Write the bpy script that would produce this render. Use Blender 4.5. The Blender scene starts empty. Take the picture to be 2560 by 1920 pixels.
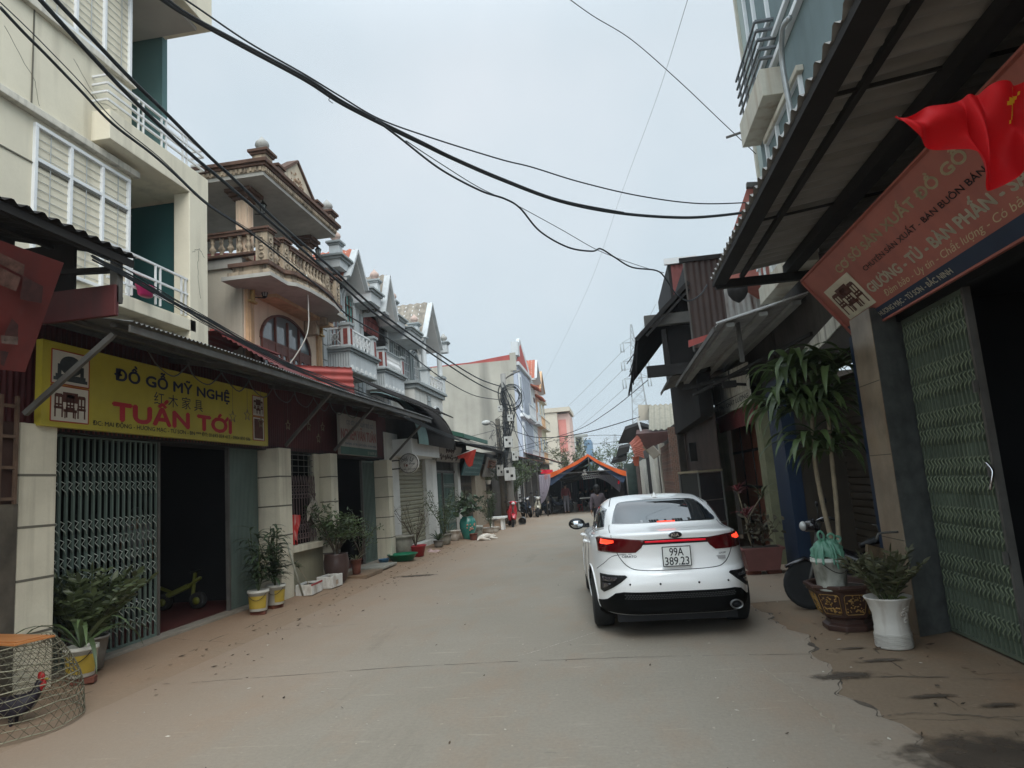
import bpy, math, random
from mathutils import Vector, Matrix
from mathutils.geometry import delaunay_2d_cdt
from mathutils.bvhtree import BVHTree

# ------------------------------------------------------------------ camera
SC = bpy.context.scene
COL = SC.collection
H = 1.72
F, ROLL, PITCH, YAW = 1700.0, math.radians(4.3), math.radians(8.47), math.radians(7.84)
fw = Vector((-math.sin(YAW)*math.cos(PITCH), math.cos(YAW)*math.cos(PITCH), math.sin(PITCH)))
r0 = Vector((math.cos(YAW), math.sin(YAW), 0))
u0 = r0.cross(fw)
cu = u0*math.cos(ROLL) + r0*math.sin(ROLL)
cr = r0*math.cos(ROLL) - u0*math.sin(ROLL)
CP = Vector((0, 0, H))
cam_d = bpy.data.cameras.new('camera')
cam = bpy.data.objects.new('camera', cam_d)
COL.objects.link(cam)
cam.matrix_world = Matrix.Translation(CP) @ Matrix((cr, cu, -fw)).transposed().to_4x4()
cam_d.sensor_width = 36.0
cam_d.lens = 36.0*F/2560.0
cam_d.clip_start = 0.05
cam_d.clip_end = 3000
SC.camera = cam

HAZE = 0.0008
# ------------------------------------------------------------------ world, sun, exposure
SUN_EL, SUN_AZ = math.radians(45), math.radians(150)
W = bpy.data.worlds.new('World')
SC.world = W
W.use_nodes = True
nt = W.node_tree
nt.nodes.clear()
wo = nt.nodes.new('ShaderNodeOutputWorld')
bg = nt.nodes.new('ShaderNodeBackground')
sky = nt.nodes.new('ShaderNodeTexSky')
sky.sky_type = 'NISHITA'
sky.sun_disc = False
sky.sun_elevation = SUN_EL
sky.sun_rotation = SUN_AZ
sky.air_density = 1.6
sky.dust_density = 4.0
sky.ozone_density = 1.5
tc = nt.nodes.new('ShaderNodeTexCoord')
nz = nt.nodes.new('ShaderNodeTexNoise')
nz.inputs['Scale'].default_value = 1.9
nz.inputs['Detail'].default_value = 4
cl = nt.nodes.new('ShaderNodeValToRGB')
cl.color_ramp.elements[0].position = .3
cl.color_ramp.elements[0].color = (4.15, 5.15, 5.75, 1)
cl.color_ramp.elements[1].position = .75
cl.color_ramp.elements[1].color = (5.95, 6.4, 6.8, 1)
mx = nt.nodes.new('ShaderNodeMix')
mx.data_type = 'RGBA'
mx.inputs[0].default_value = .93
nt.links.new(tc.outputs['Generated'], nz.inputs['Vector'])
nt.links.new(nz.outputs['Fac'], cl.inputs['Fac'])
nt.links.new(sky.outputs[0], mx.inputs[6])
nt.links.new(cl.outputs[0], mx.inputs[7])
# overcast dome: the zenith is brighter than the band seen above the roofs
spz = nt.nodes.new('ShaderNodeSeparateXYZ'); nt.links.new(tc.outputs['Generated'], spz.inputs[0])
zr_ = nt.nodes.new('ShaderNodeMapRange'); zr_.interpolation_type = 'SMOOTHSTEP'
for i_, v_ in enumerate((.55, 1.0, 1.0, 3.0)): zr_.inputs[i_+1].default_value = v_
nt.links.new(spz.outputs[2], zr_.inputs[0])
sc_ = nt.nodes.new('ShaderNodeVectorMath'); sc_.operation = 'SCALE'
nt.links.new(mx.outputs[2], sc_.inputs[0]); ys_ = nt.nodes.new('ShaderNodeMapRange'); ys_.interpolation_type = 'SMOOTHSTEP'      # sky brightened behind the camera, added to light the car's rear
for i_, v_ in enumerate((.1, -.9, 1.0, 2.1)): ys_.inputs[i_+1].default_value = v_
nt.links.new(spz.outputs[1], ys_.inputs[0])
mm_ = nt.nodes.new('ShaderNodeMath'); mm_.operation = 'MULTIPLY'
nt.links.new(zr_.outputs[0], mm_.inputs[0]); nt.links.new(ys_.outputs[0], mm_.inputs[1])
nt.links.new(mm_.outputs[0], sc_.inputs['Scale'])
nt.links.new(sc_.outputs[0], bg.inputs[0])
bg.inputs[1].default_value = .112
nt.links.new(bg.outputs[0], wo.inputs[0])

sl = bpy.data.lights.new('sun', 'SUN')
sl.energy = 1.5
sl.angle = math.radians(40)
sl.color = (1, .96, .9)
so = bpy.data.objects.new('sun', sl)
COL.objects.link(so)
sd = Vector((math.sin(SUN_AZ)*math.cos(SUN_EL), math.cos(SUN_AZ)*math.cos(SUN_EL), math.sin(SUN_EL)))
so.rotation_euler = sd.to_track_quat('Z', 'Y').to_euler()
so.location = (6, -6, 25)
SC.view_settings.view_transform = 'Standard'
SC.view_settings.look = 'None'
SC.view_settings.exposure = 0.25
SC.view_settings.gamma = 1.0
SC.render.film_transparent = False

# ------------------------------------------------------------------ placing helpers: pixel of the photograph -> point at a real depth
def ray(x, y): return fw*F + cr*(x-1280) + cu*(960-y)
def on_x(x, y, X): d = ray(x, y); return CP + d*(X/d.x)
def on_y(x, y, Y): d = ray(x, y); return CP + d*(Y/d.y)
def on_z(x, y, Z=0.0): d = ray(x, y); return CP + d*((Z-H)/d.z)

# ------------------------------------------------------------------ materials
MC = {}
def mat(name, col, rough=.85, var=.22, sc=1.6, bump=.12, bs=26, streak=0.0, scol=None, metal=0.0, spec=.35,
        coat=0.0, emit=0.0, island=0.0, thin=0.0, trans=0.0, sscale=(5, 5, .35)):
    if name in MC: return MC[name]
    m = bpy.data.materials.new(name)
    MC[name] = m
    m.use_nodes = True
    t = m.node_tree
    b = t.nodes['Principled BSDF']
    L = t.links.new
    N = t.nodes.new
    b.inputs['Roughness'].default_value = rough
    b.inputs['Metallic'].default_value = metal
    b.inputs['Specular IOR Level'].default_value = spec
    b.inputs['Coat Weight'].default_value = coat
    if coat: b.inputs['Coat Roughness'].default_value = .04
    co = N('ShaderNodeTexCoord')
    n1 = N('ShaderNodeTexNoise')
    n1.inputs['Scale'].default_value = sc
    n1.inputs['Detail'].default_value = 6
    n1.inputs['Roughness'].default_value = .62
    L(co.outputs['Object'], n1.inputs['Vector'])
    r = N('ShaderNodeMapRange')
    r.inputs[1].default_value = .3; r.inputs[2].default_value = .7
    r.inputs[3].default_value = 1-var; r.inputs[4].default_value = 1+var*.6
    L(n1.outputs['Fac'], r.inputs[0])
    mul = N('ShaderNodeVectorMath'); mul.operation = 'SCALE'
    mul.inputs[0].default_value = col[:3]
    L(r.outputs[0], mul.inputs['Scale'])
    out = mul.outputs[0]
    if island:
        g = N('ShaderNodeNewGeometry')
        r2 = N('ShaderNodeMapRange')
        r2.inputs[3].default_value = 1-island; r2.inputs[4].default_value = 1+island
        L(g.outputs['Random Per Island'], r2.inputs[0])
        m2 = N('ShaderNodeVectorMath'); m2.operation = 'SCALE'
        L(out, m2.inputs[0]); L(r2.outputs[0], m2.inputs['Scale'])
        out = m2.outputs[0]
    if streak:
        mp = N('ShaderNodeMapping'); mp.inputs['Scale'].default_value = sscale
        L(co.outputs['Object'], mp.inputs['Vector'])
        n2 = N('ShaderNodeTexNoise'); n2.inputs['Scale'].default_value = 1.0; n2.inputs['Detail'].default_value = 5
        L(mp.outputs[0], n2.inputs['Vector'])
        r3 = N('ShaderNodeMapRange'); r3.inputs[1].default_value = .5; r3.inputs[2].default_value = .72
        r3.inputs[3].default_value = 0; r3.inputs[4].default_value = streak
        L(n2.outputs['Fac'], r3.inputs[0])
        mixn = N('ShaderNodeMix'); mixn.data_type = 'RGBA'
        L(r3.outputs[0], mixn.inputs[0]); L(out, mixn.inputs[6])
        s = scol or (col[0]*.3, col[1]*.3, col[2]*.28)
        mixn.inputs[7].default_value = (*s, 1)
        out = mixn.outputs[2]
    L(out, b.inputs['Base Color'])
    if bump:
        n3 = N('ShaderNodeTexNoise'); n3.inputs['Scale'].default_value = bs; n3.inputs['Detail'].default_value = 5
        L(co.outputs['Object'], n3.inputs['Vector'])
        bp = N('ShaderNodeBump'); bp.inputs['Strength'].default_value = bump; bp.inputs['Distance'].default_value = .02
        L(n3.outputs['Fac'], bp.inputs['Height']); L(bp.outputs[0], b.inputs['Normal'])
    if emit:
        b.inputs['Emission Color'].default_value = (*col[:3], 1)
        b.inputs['Emission Strength'].default_value = emit
    if thin:   # translucent thin leaf / cloth
        tr = N('ShaderNodeBsdfTranslucent'); L(out, tr.inputs[0])
        ms = N('ShaderNodeMixShader'); ms.inputs[0].default_value = thin
        L(b.outputs[0], ms.inputs[1]); L(tr.outputs[0], ms.inputs[2])
        L(ms.outputs[0], t.nodes['Material Output'].inputs[0])
    if trans:
        tb = N('ShaderNodeBsdfTransparent'); tb.inputs[0].default_value = (1, 1, 1, 1)
        ms = N('ShaderNodeMixShader'); ms.inputs[0].default_value = trans
        L(b.outputs[0], ms.inputs[1]); L(tb.outputs[0], ms.inputs[2])
        L(ms.outputs[0], t.nodes['Material Output'].inputs[0])
    return m

# ------------------------------------------------------------------ mesh builder
ORG = {}    # object -> world matrix of its local space
class MB:
    def __init__(s): s.v = []; s.f = []; s.mi = []; s.sm = []; s.cur = 0; s.S = False
    def add(s, vs, fs, smooth=None):
        o = len(s.v); s.v += [Vector(p) for p in vs]
        for f in fs: s.f.append([i+o for i in f]); s.mi.append(s.cur); s.sm.append(s.S if smooth is None else smooth)
        return s
    def box(s, x0, x1, y0, y1, z0, z1):
        x0, x1 = sorted((x0, x1)); y0, y1 = sorted((y0, y1)); z0, z1 = sorted((z0, z1))
        return s.add([(x0,y0,z0),(x1,y0,z0),(x1,y1,z0),(x0,y1,z0),(x0,y0,z1),(x1,y0,z1),(x1,y1,z1),(x0,y1,z1)],
                     [(0,3,2,1),(4,5,6,7),(0,1,5,4),(1,2,6,5),(2,3,7,6),(3,0,4,7)], False)
    def bar(s, a, b, w, h=None, up=(0,0,1)):
        a, b = Vector(a), Vector(b); h = h or w; d = (b-a).normalized(); up = Vector(up)
        if abs(d.dot(up)) > .98: up = Vector((1,0,0))
        r = d.cross(up).normalized(); u = r.cross(d)
        vs = [p + r*(sx*w/2) + u*(sz*h/2) for p in (a, b) for sx, sz in ((-1,-1),(1,-1),(1,1),(-1,1))]
        return s.add(vs, [(0,1,2,3),(7,6,5,4),(0,4,5,1),(1,5,6,2),(2,6,7,3),(3,7,4,0)], False)
    def tube(s, pts, r, n=6, cap=True):
        pts = [Vector(p) for p in pts]; k = len(pts); vs = []; pu = None
        for i, p in enumerate(pts):
            d = (pts[min(i+1,k-1)] - pts[max(i-1,0)])
            if d.length < 1e-9: d = Vector((0,0,1))
            d.normalize()
            if pu is None:
                pu = Vector((0,0,1)) if abs(d.z) < .9 else Vector((1,0,0))
            sd_ = d.cross(pu).normalized(); pu = sd_.cross(d).normalized()
            rr = r[i] if isinstance(r, (list, tuple)) else r
            vs += [p + (sd_*math.cos(2*math.pi*j/n) + pu*math.sin(2*math.pi*j/n))*rr for j in range(n)]
        fs = [(i*n+j, i*n+(j+1)%n, (i+1)*n+(j+1)%n, (i+1)*n+j) for i in range(k-1) for j in range(n)]
        if cap: fs += [tuple(range(n))[::-1], tuple(range((k-1)*n, k*n))]
        return s.add(vs, fs, True)
    def lathe(s, c, prof, n=18, smooth=True, M3=None, sq=1.0):
        c = Vector(c); vs = []
        for r, z in prof:
            for j in range(n):
                a = 2*math.pi*(j+.5)/n; p = Vector((r*math.cos(a), r*math.sin(a)*sq, z))
                if M3: p = M3 @ p
                vs.append(c+p)
        k = len(prof)
        fs = [(i*n+j, i*n+(j+1)%n, (i+1)*n+(j+1)%n, (i+1)*n+j) for i in range(k-1) for j in range(n)]
        fs += [tuple(range(n))[::-1], tuple(range((k-1)*n, k*n))]
        return s.add(vs, fs, smooth)
    def prism(s, poly, ax, a, b, smooth=False):
        def P(p, t): return {'x': (t, p[0], p[1]), 'y': (p[0], t, p[1]), 'z': (p[0], p[1], t)}[ax]
        n = len(poly); vs = [P(p, a) for p in poly] + [P(p, b) for p in poly]
        fs = [tuple(range(n)), tuple(range(n, 2*n))[::-1]]
        s.add(vs, fs, False); o = len(s.v) - 2*n
        for i in range(n):
            j = (i+1) % n; s.f.append([o+i, o+n+i, o+n+j, o+j]); s.mi.append(s.cur); s.sm.append(smooth)
        return s
    def grid(s, fn, nu, nv, smooth=True):
        vs = [fn(i/nu, j/nv) for i in range(nu+1) for j in range(nv+1)]
        fs = [(i*(nv+1)+j, (i+1)*(nv+1)+j, (i+1)*(nv+1)+j+1, i*(nv+1)+j+1) for i in range(nu) for j in range(nv)]
        return s.add(vs, fs, smooth)
    def sheet(s, o, a, b, pitch=.076, amp=.011, seg=6, nu=1, fn=None, th=.0):
        """corrugated sheet: o corner, a = along the ridges, b = across the waves"""
        o, a, b = Vector(o), Vector(a), Vector(b); n = max(2, int(b.length/pitch)); nrm = a.cross(b).normalized()
        def P(u, v):
            p = o + a*u + b*v + nrm*(amp*math.sin(2*math.pi*n*v))
            return fn(p, u, v) if fn else p
        return s.grid(P, nu, n*seg, True)
    def ball(s, c, r, n=10, m=6, sx=1, sy=1, sz=1):
        c = Vector(c)
        prof = [(max(1e-4, math.sin(math.pi*i/m))*r, -math.cos(math.pi*i/m)*r*sz) for i in range(m+1)]
        M3 = Matrix.Diagonal((sx, sy, 1))
        return s.lathe(c, prof, n, True, M3)
    def xf(s, M):
        s.v = [M @ p for p in s.v]; return s
    def mirror(s, ax=0):
        n = len(s.v); k = len(s.f)
        for p in s.v[:n]:
            q = p.copy(); q[ax] = -q[ax]; s.v.append(q)
        for i in range(k): s.f.append([a+n for a in s.f[i]][::-1]); s.mi.append(s.mi[i]); s.sm.append(s.sm[i])
        return s
    def build(s, name, mats, parent=None, bevel=0, label=None, cat=None, group=None, kind=None, base=None, solid=0):
        if not isinstance(mats, (list, tuple)): mats = [mats]
        me = bpy.data.meshes.new(name); o = bpy.data.objects.new(name, me); COL.objects.link(o)
        if parent is not None:
            Wm = ORG[parent]; o.parent = parent
            if parent.type == 'MESH': pass
        else:
            if base is None:
                xs = [p.x for p in s.v]; ys = [p.y for p in s.v]; zs = [p.z for p in s.v]
                base = ((min(xs)+max(xs))/2, (min(ys)+max(ys))/2, min(zs))
            Wm = Matrix.Translation(base); o.location = base
        ORG[o] = Wm; I = Wm.inverted()
        me.from_pydata([tuple(I @ p) for p in s.v], [], s.f)
        for m in mats: me.materials.append(m)
        me.polygons.foreach_set('material_index', s.mi); me.polygons.foreach_set('use_smooth', s.sm); me.update()
        if solid:
            md = o.modifiers.new('solid', 'SOLIDIFY'); md.thickness = solid; md.offset = 0
        if bevel:
            md = o.modifiers.new('bevel', 'BEVEL'); md.width = bevel; md.segments = 2; md.limit_method = 'ANGLE'
        tag(o, label, cat, group, kind)
        return o

def tag(o, label=None, cat=None, group=None, kind=None):
    if label: o['label'] = label
    if cat: o['category'] = cat
    if group: o['group'] = group
    if kind: o['kind'] = kind
    return o
def thing(name, label, cat, loc=(0,0,0), group=None, kind=None):
    o = bpy.data.objects.new(name, None); COL.objects.link(o); o.location = loc; o.empty_display_size = .2
    ORG[o] = Matrix.Translation(loc); return tag(o, label, cat, group, kind)
def kids(o): return [c for c in bpy.data.objects if c.parent == o]
def copy_tree(o, parent=None):
    c = o.copy(); COL.objects.link(c); c.parent = parent
    for ch in kids(o): copy_tree(ch, c)
    return c
def box(name, m, parent, *b, bevel=0, **k): return MB().box(*b).build(name, m, parent, bevel=bevel, **k)

# ------------------------------------------------------------------ lettering
HORN = dict(zip('ƠỚỜỞỠỢƯỨỪỬỮỰơớờởỡợưứừửữự', 'OÓÒỎÕỌUÚÙỦŨỤoóòỏõọuúùủũụ'))
def text(mb, s, o, u, v, w=None, h=.1, bold=0.0, shear=0.0, off=.004, center=False, cw=None):
    """write s with its lower-left corner at o, along unit u, up v, scaled to width w and height h"""
    cu_ = bpy.data.curves.new('t', 'FONT'); cu_.body = s; cu_.size = 1; cu_.offset = 0; cu_.shear = shear; cu_.resolution_u = 3
    ob = bpy.data.objects.new('t', cu_); COL.objects.link(ob)
    horns = [i for i, c in enumerate(s) if c in HORN]; plain = ''.join(HORN.get(c, c) for c in s); hx = []
    for i in horns:      # right edge of every horned vowel
        cu_.body = plain[:i+1]; dg = bpy.context.evaluated_depsgraph_get(); m_ = bpy.data.meshes.new_from_object(ob.evaluated_get(dg))
        hx.append((max(p.co.x for p in m_.vertices), .70 if s[i].isupper() else .50)); bpy.data.meshes.remove(m_)
    cu_.body = plain
    dg = bpy.context.evaluated_depsgraph_get(); me = bpy.data.meshes.new_from_object(ob.evaluated_get(dg))
    bpy.data.objects.remove(ob); bpy.data.curves.remove(cu_)
    if not len(me.vertices): bpy.data.meshes.remove(me); return
    xs = [p.co.x for p in me.vertices]; ys = [p.co.y for p in me.vertices]
    x0, x1, y0, y1 = min(xs), max(xs), min(ys), max(ys)
    sy = h/max(1e-6, y1-y0); sx = (w/max(1e-6, x1-x0)) if w else sy
    o, u, v = Vector(o), Vector(u).normalized(), Vector(v).normalized(); n = u.cross(v).normalized()*off
    if center: o = o - u*((x1-x0)*sx/2)
    for du, dv, k in ([(0,0,0)] if not bold else [(-bold,0,0),(bold,0,1),(0,-bold*.7,2),(0,bold*.7,3)]):
        mb.add([o + u*((p.co.x-x0)*sx+du*h*1.3) + v*((p.co.y-y0)*sy+dv*h*1.3) + n*(1+.06*k) for p in me.vertices], [tuple(f.vertices) for f in me.polygons], False)
        for X_, Y_ in hx:
            q_ = [(X_-.09,Y_-.07),(X_-.03,Y_-.12),(X_+.05,Y_-.03),(X_+.07,Y_+.07),(X_+.01,Y_+.07),(X_-.01,Y_+.0)]
            mb.add([o + u*((a_-x0)*sx+du*h*1.3) + v*((b_-y0)*sy+dv*h*1.3) + n*(1+.06*k+.02) for a_, b_ in q_], [(0,1,2,5),(5,2,3,4)], False)
    bpy.data.meshes.remove(me)

def catmull(P, n):
    out = []
    k = len(P)
    for i in range(k-1):
        p0, p1, p2, p3 = P[max(i-1,0)], P[i], P[i+1], P[min(i+2,k-1)]
        for j in range(n):
            t = j/n
            out.append([.5*((2*b)+(-a+c)*t+(2*a-5*b+4*c-d)*t*t+(-a+3*b-3*c+d)*t**3) for a, b, c, d in zip(p0, p1, p2, p3)])
    out.append(list(P[-1])); return out
def spl(P, n=6): return [Vector(p) for p in catmull([list(p) for p in P], n)]
def sag(a, b, s, n=14):
    a, b = Vector(a), Vector(b)
    return [a.lerp(b, i/n) + Vector((0, 0, -4*s*(i/n)*(1-i/n))) for i in range(n+1)]
# ------------------------------------------------------------------ ground
def ground_mat(name, base, tint, dirt, cracks):
    m = bpy.data.materials.new(name); m.use_nodes = True; t = m.node_tree; N = t.nodes.new; L = t.links.new
    b = t.nodes['Principled BSDF']; b.inputs['Roughness'].default_value = .88; b.inputs['Specular IOR Level'].default_value = .12
    co = N('ShaderNodeTexCoord')
    def noise(sc, det=5, rough=.6, mp=None, dist=0):
        n = N('ShaderNodeTexNoise'); n.inputs['Scale'].default_value = sc; n.inputs['Detail'].default_value = det; n.inputs['Roughness'].default_value = rough
        n.inputs['Distortion'].default_value = dist
        if mp:
            q = N('ShaderNodeMapping'); q.inputs['Scale'].default_value = mp; L(co.outputs['Object'], q.inputs['Vector']); L(q.outputs[0], n.inputs['Vector'])
        else: L(co.outputs['Object'], n.inputs['Vector'])
        return n.outputs['Fac']
    def rng(x, a, b_, c=0., d=1.):
        r = N('ShaderNodeMapRange'); L(x, r.inputs[0])
        for i, v in enumerate((a, b_, c, d)): r.inputs[i+1].default_value = v
        return r.outputs[0]
    def mixc(f, a, c):
        q = N('ShaderNodeMix'); q.data_type = 'RGBA'; L(f, q.inputs[0])
        if isinstance(a, tuple): q.inputs[6].default_value = (*a, 1)
        else: L(a, q.inputs[6])
        if isinstance(c, tuple): q.inputs[7].default_value = (*c, 1)
        else: L(c, q.inputs[7])
        return q.outputs[2]
    def math_(op, a, b_=None):
        q = N('ShaderNodeMath'); q.operation = op
        for i, v in enumerate((a, b_)):
            if v is None: continue
            if isinstance(v, (int, float)): q.inputs[i].default_value = v
            else: L(v, q.inputs[i])
        return q.outputs[0]
    c = mixc(rng(noise(.35), .35, .68), base, tint)
    c = mixc(rng(noise(1.3, 7, .68, (1, .45, 1)), .48, .72, 0, .55), c, dirt)
    c = mixc(rng(noise(30, 3), .35, .75, 0, .30), c, tuple(x*.62 for x in base))
    c = mixc(rng(noise(2.2, 8, .75, (1, 3.5, 1)), .66, .74, 0, .55), c, tuple(min(1, x*1.55) for x in base))
    c = mixc(rng(noise(.8, 6, .7, (1, .25, 1), .6), .60, .70, 0, .45), c, tuple(x*.66 for x in base))
    c = mixc(rng(noise(17, 2), .71, .75, 0, .6), c, tuple(min(1, x*1.8) for x in base))
    c = mixc(rng(noise(3.5, 6, .75, (.35, 3.0, 1), .3), .60, .70, 0, .6), c, tuple(min(1, x*1.45) for x in base))
    c = mixc(rng(noise(7, 4, .7, (.6, 2.4, 1), .3), .66, .74, 0, .5), c, tuple(x*.6 for x in base))
    sp = N('ShaderNodeSeparateXYZ'); L(co.outputs['Object'], sp.inputs[0])
    wob = rng(noise(1.1, 5), .2, .8, -.10, .10); wob2 = rng(noise(.5, 5), .2, .8, -.35, .35)
    # dust lying towards the edges
    if cracks:
        for x0, s_ in cracks['dust']:
            d = math_('ADD', sp.outputs[0], wob2); c = mixc(rng(d, x0, x0+s_, 0, .62), c, dirt)
        for y0, sl in cracks['y']:
            v = math_('ADD', math_('ADD', sp.outputs[1], wob), math_('MULTIPLY', sp.outputs[0], sl))
            v = math_('ABSOLUTE', math_('SUBTRACT', v, y0)); brk = rng(noise(3.1, 3), .42, .55)
            c = mixc(math_('MULTIPLY', rng(v, .003, .010, .75, 0), brk), c, tuple(x*.42 for x in base))
        for x1, sl in cracks['x']:
            v = math_('ADD', math_('ADD', sp.outputs[0], wob), math_('MULTIPLY', sp.outputs[1], sl))
            v = math_('ABSOLUTE', math_('SUBTRACT', v, x1)); brk = rng(noise(2.3, 3), .5, .58)
            c = mixc(math_('MULTIPLY', rng(v, .003, .012, 1, 0), brk), c, tuple(x*.4 for x in base))
    L(c, b.inputs['Base Color'])
    bp = N('ShaderNodeBump'); bp.inputs['Strength'].default_value = .35; bp.inputs['Distance'].default_value = .012
    hh = math_('ADD', noise(45, 6), math_('MULTIPLY', noise(5, 6), 1.4)); L(hh, bp.inputs['Height']); L(bp.outputs[0], b.inputs['Normal'])
    return m
M_road = ground_mat('road_concrete', (.245,.214,.172), (.285,.250,.205), (.285,.196,.134), dict(dust=[(-2.2,-2.6),(.5,2.2)], y=[], x=[]))
M_verge = ground_mat('verge_concrete', (.185,.138,.096), (.225,.160,.108), (.265,.150,.086), dict(dust=[], y=[(5.2,.05),(6.1,.02),(4.4,-.04)], x=[(2.2,.0)]))
M_pave = ground_mat('pavement_concrete', (.245,.188,.136), (.272,.205,.146), (.275,.175,.112), dict(dust=[(-4.5,-1.2)], y=[(7.9,.1)], x=[(-5.2,.01)]))
M_base = ground_mat('base_soil', (.18,.14,.10), (.20,.15,.11), (.22,.14,.09), None)
MB().grid(lambda u, v: Vector((-300+600*u, -40+900*v, -.010)), 4, 4).build('ground', M_base, kind='structure', base=(0,0,0))
rnd = random.Random(5)
def wob(y, a, s): return a*(math.sin(y*s)+.6*math.sin(y*s*2.7+1)+.4*math.sin(y*s*6.1+2)+.25*math.sin(y*s*13.3))
def strip(name, fa, fb, z, m, y0=-8, y1=130, n=700):
    g = MB()
    def P(u, v):
        y = y0+(y1-y0)*u**1.6; a, b = fa(y), fb(y); return Vector((a+(b-a)*v, y, z))
    return g.grid(P, n, 4, False).build(name, m, kind='structure', base=(0,0,0))
strip('verge', lambda y: 1.2, lambda y: 5.2, -.004, M_verge)
def hL(x): return .10*max(0, min(1, (-4.75-x)/1.2))
g = MB(); g.grid(lambda u, v: Vector((-4.5-3.0*v, -8+138*u**1.6, -.004+hL(-4.5-3.0*v))), 200, 12); g.build('pavement', M_pave, kind='structure', base=(0,0,0))
strip('road', lambda y: -4.95+wob(y, .07, 1.1), lambda y: (1.66+wob(y, .075, 1.9)) if y < 9.5 else 2.9, 0.0, M_road)
def wet_mat():
    m = mat('wet_stain', (.070,.052,.038), .6, .4, 3, .2, 20); t = m.node_tree; N = t.nodes.new; L = t.links.new; b = t.nodes['Principled BSDF']
    co = N('ShaderNodeTexCoord'); sp = N('ShaderNodeVectorMath'); sp.operation = 'LENGTH'; mp = N('ShaderNodeMapping'); mp.inputs['Location'].default_value = (-1,-1,0); mp.inputs['Scale'].default_value = (2,2,0)
    L(co.outputs['Generated'], mp.inputs[0]); L(mp.outputs[0], sp.inputs[0]); nz = N('ShaderNodeTexNoise'); nz.inputs['Scale'].default_value = 7; nz.inputs['Detail'].default_value = 8; L(co.outputs['Object'], nz.inputs[0])
    a = N('ShaderNodeMath'); a.operation = 'MULTIPLY_ADD'; L(nz.outputs[0], a.inputs[0]); a.inputs[1].default_value = 1.5; L(sp.outputs['Value'], a.inputs[2])
    r = N('ShaderNodeMapRange'); L(a.outputs[0], r.inputs[0])
    for i, v in enumerate((1.05, 1.55, .85, 0)): r.inputs[i+1].default_value = v
    L(r.outputs[0], b.inputs['Alpha']); return m
M_wet = wet_mat()
def stain(px, r, sx, seed):
    c = on_z(*px) + Vector((0, 0, .004+.0004*seed)); g = MB(); r *= 1.6; g.grid(lambda u, v: c+Vector(((u*2-1)*r*sx, (v*2-1)*r, 0)), 2, 2, False); g.build('damp_patch', M_wet, kind='structure')
for a in (((2480,1890),.30,1.5,1), ((2115,1690),.10,2.4,2), ((2205,1652),.05,3.5,3), ((2330,1742),.04,4,4), ((2130,1622),.03,4,5), ((1040,1440),.14,3.0,6), ((900,1470),.05,5,7), ((2500,1765),.04,3,8)): stain(*a)
g = MB(); q = random.Random(17)
for i in range(120):
    x, y = q.uniform(-4.6, 2.4), 4.0+q.random()**1.5*13; s_ = q.uniform(.004, .014); a = q.uniform(0, 3)
    p = Vector((x, y, .003)); d = Vector((math.cos(a), math.sin(a), 0))*s_*q.uniform(1,2.2); e = Vector((-d.y, d.x, 0))*.5
    g.add([p-d, p+e, p+d, p-e, p+Vector((0,0,s_*.5))], [(0,1,4),(1,2,4),(2,3,4),(3,0,4)], False)
g.build('pale_grit', mat('pale_grit', (.40,.36,.30), .9, .3, 3, 0, island=.3), kind='stuff', base=(0,0,0), label='pale specks of grit scattered on the concrete road', cat='grit')
g = MB(); q = random.Random(31); edge = lambda y: 1.66+wob(y, .075, 1.9)
g.grid(lambda u, v: Vector((edge(3.6+5.6*u)-.02+v*(.008+.035*max(0, math.sin(u*23)+.5*math.sin(u*61+1)+.5*math.sin(u*140))), 3.6+5.6*u, .0015-.004*v)), 420, 2, False); g.build('broken_edge', mat('damp_edge', (.085,.066,.050), .8, .5, 6, .3, 30), kind='structure')
def ground_crack(name, px, w, col, seed, wobble=.02):
    q = random.Random(seed); P = [on_z(x, y, .0025) for x, y in px]; P = spl(P, 14); g = MB(); vs = []
    for i, p in enumerate(P):
        d = (P[min(i+1, len(P)-1)]-P[max(i-1, 0)]).normalized(); n_ = Vector((-d.y, d.x, 0)); p = p+n_*q.uniform(-wobble, wobble)*.5; ww = w*q.uniform(.25, 1.3); vs += [p-n_*ww, p+n_*ww]
    g.add(vs, [(2*i, 2*i+2, 2*i+3, 2*i+1) for i in range(len(P)-1) if q.random() > .16], False); g.build(name, mat(name+'_mat', col, .9, .3, 9, 0), kind='structure')
ground_crack('pale_crack', [(1292,1640),(1325,1632),(1352,1624),(1400,1608),(1440,1596),(1490,1580)], .005, (.46,.42,.36), 2)
ground_crack('slab_joint', [(480,1706),(700,1690),(1000,1668),(1320,1652),(1700,1640),(2060,1634)], .0045, (.085,.072,.056), 3)
ground_crack('slab_joint', [(560,1585),(760,1570),(900,1560)], .004, (.10,.082,.062), 4)
ground_crack('slab_joint', [(2080,1700),(2230,1690),(2560,1700)], .006, (.075,.055,.04), 5, .03)
ground_crack('slab_joint', [(2190,1790),(2330,1782),(2560,1800)], .005, (.075,.055,.04), 6, .03)
ground_crack('tyre_scuff', [(1900,1660),(2000,1740),(2060,1790),(2110,1850)], .008, (.30,.25,.19), 7, .03)
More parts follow.
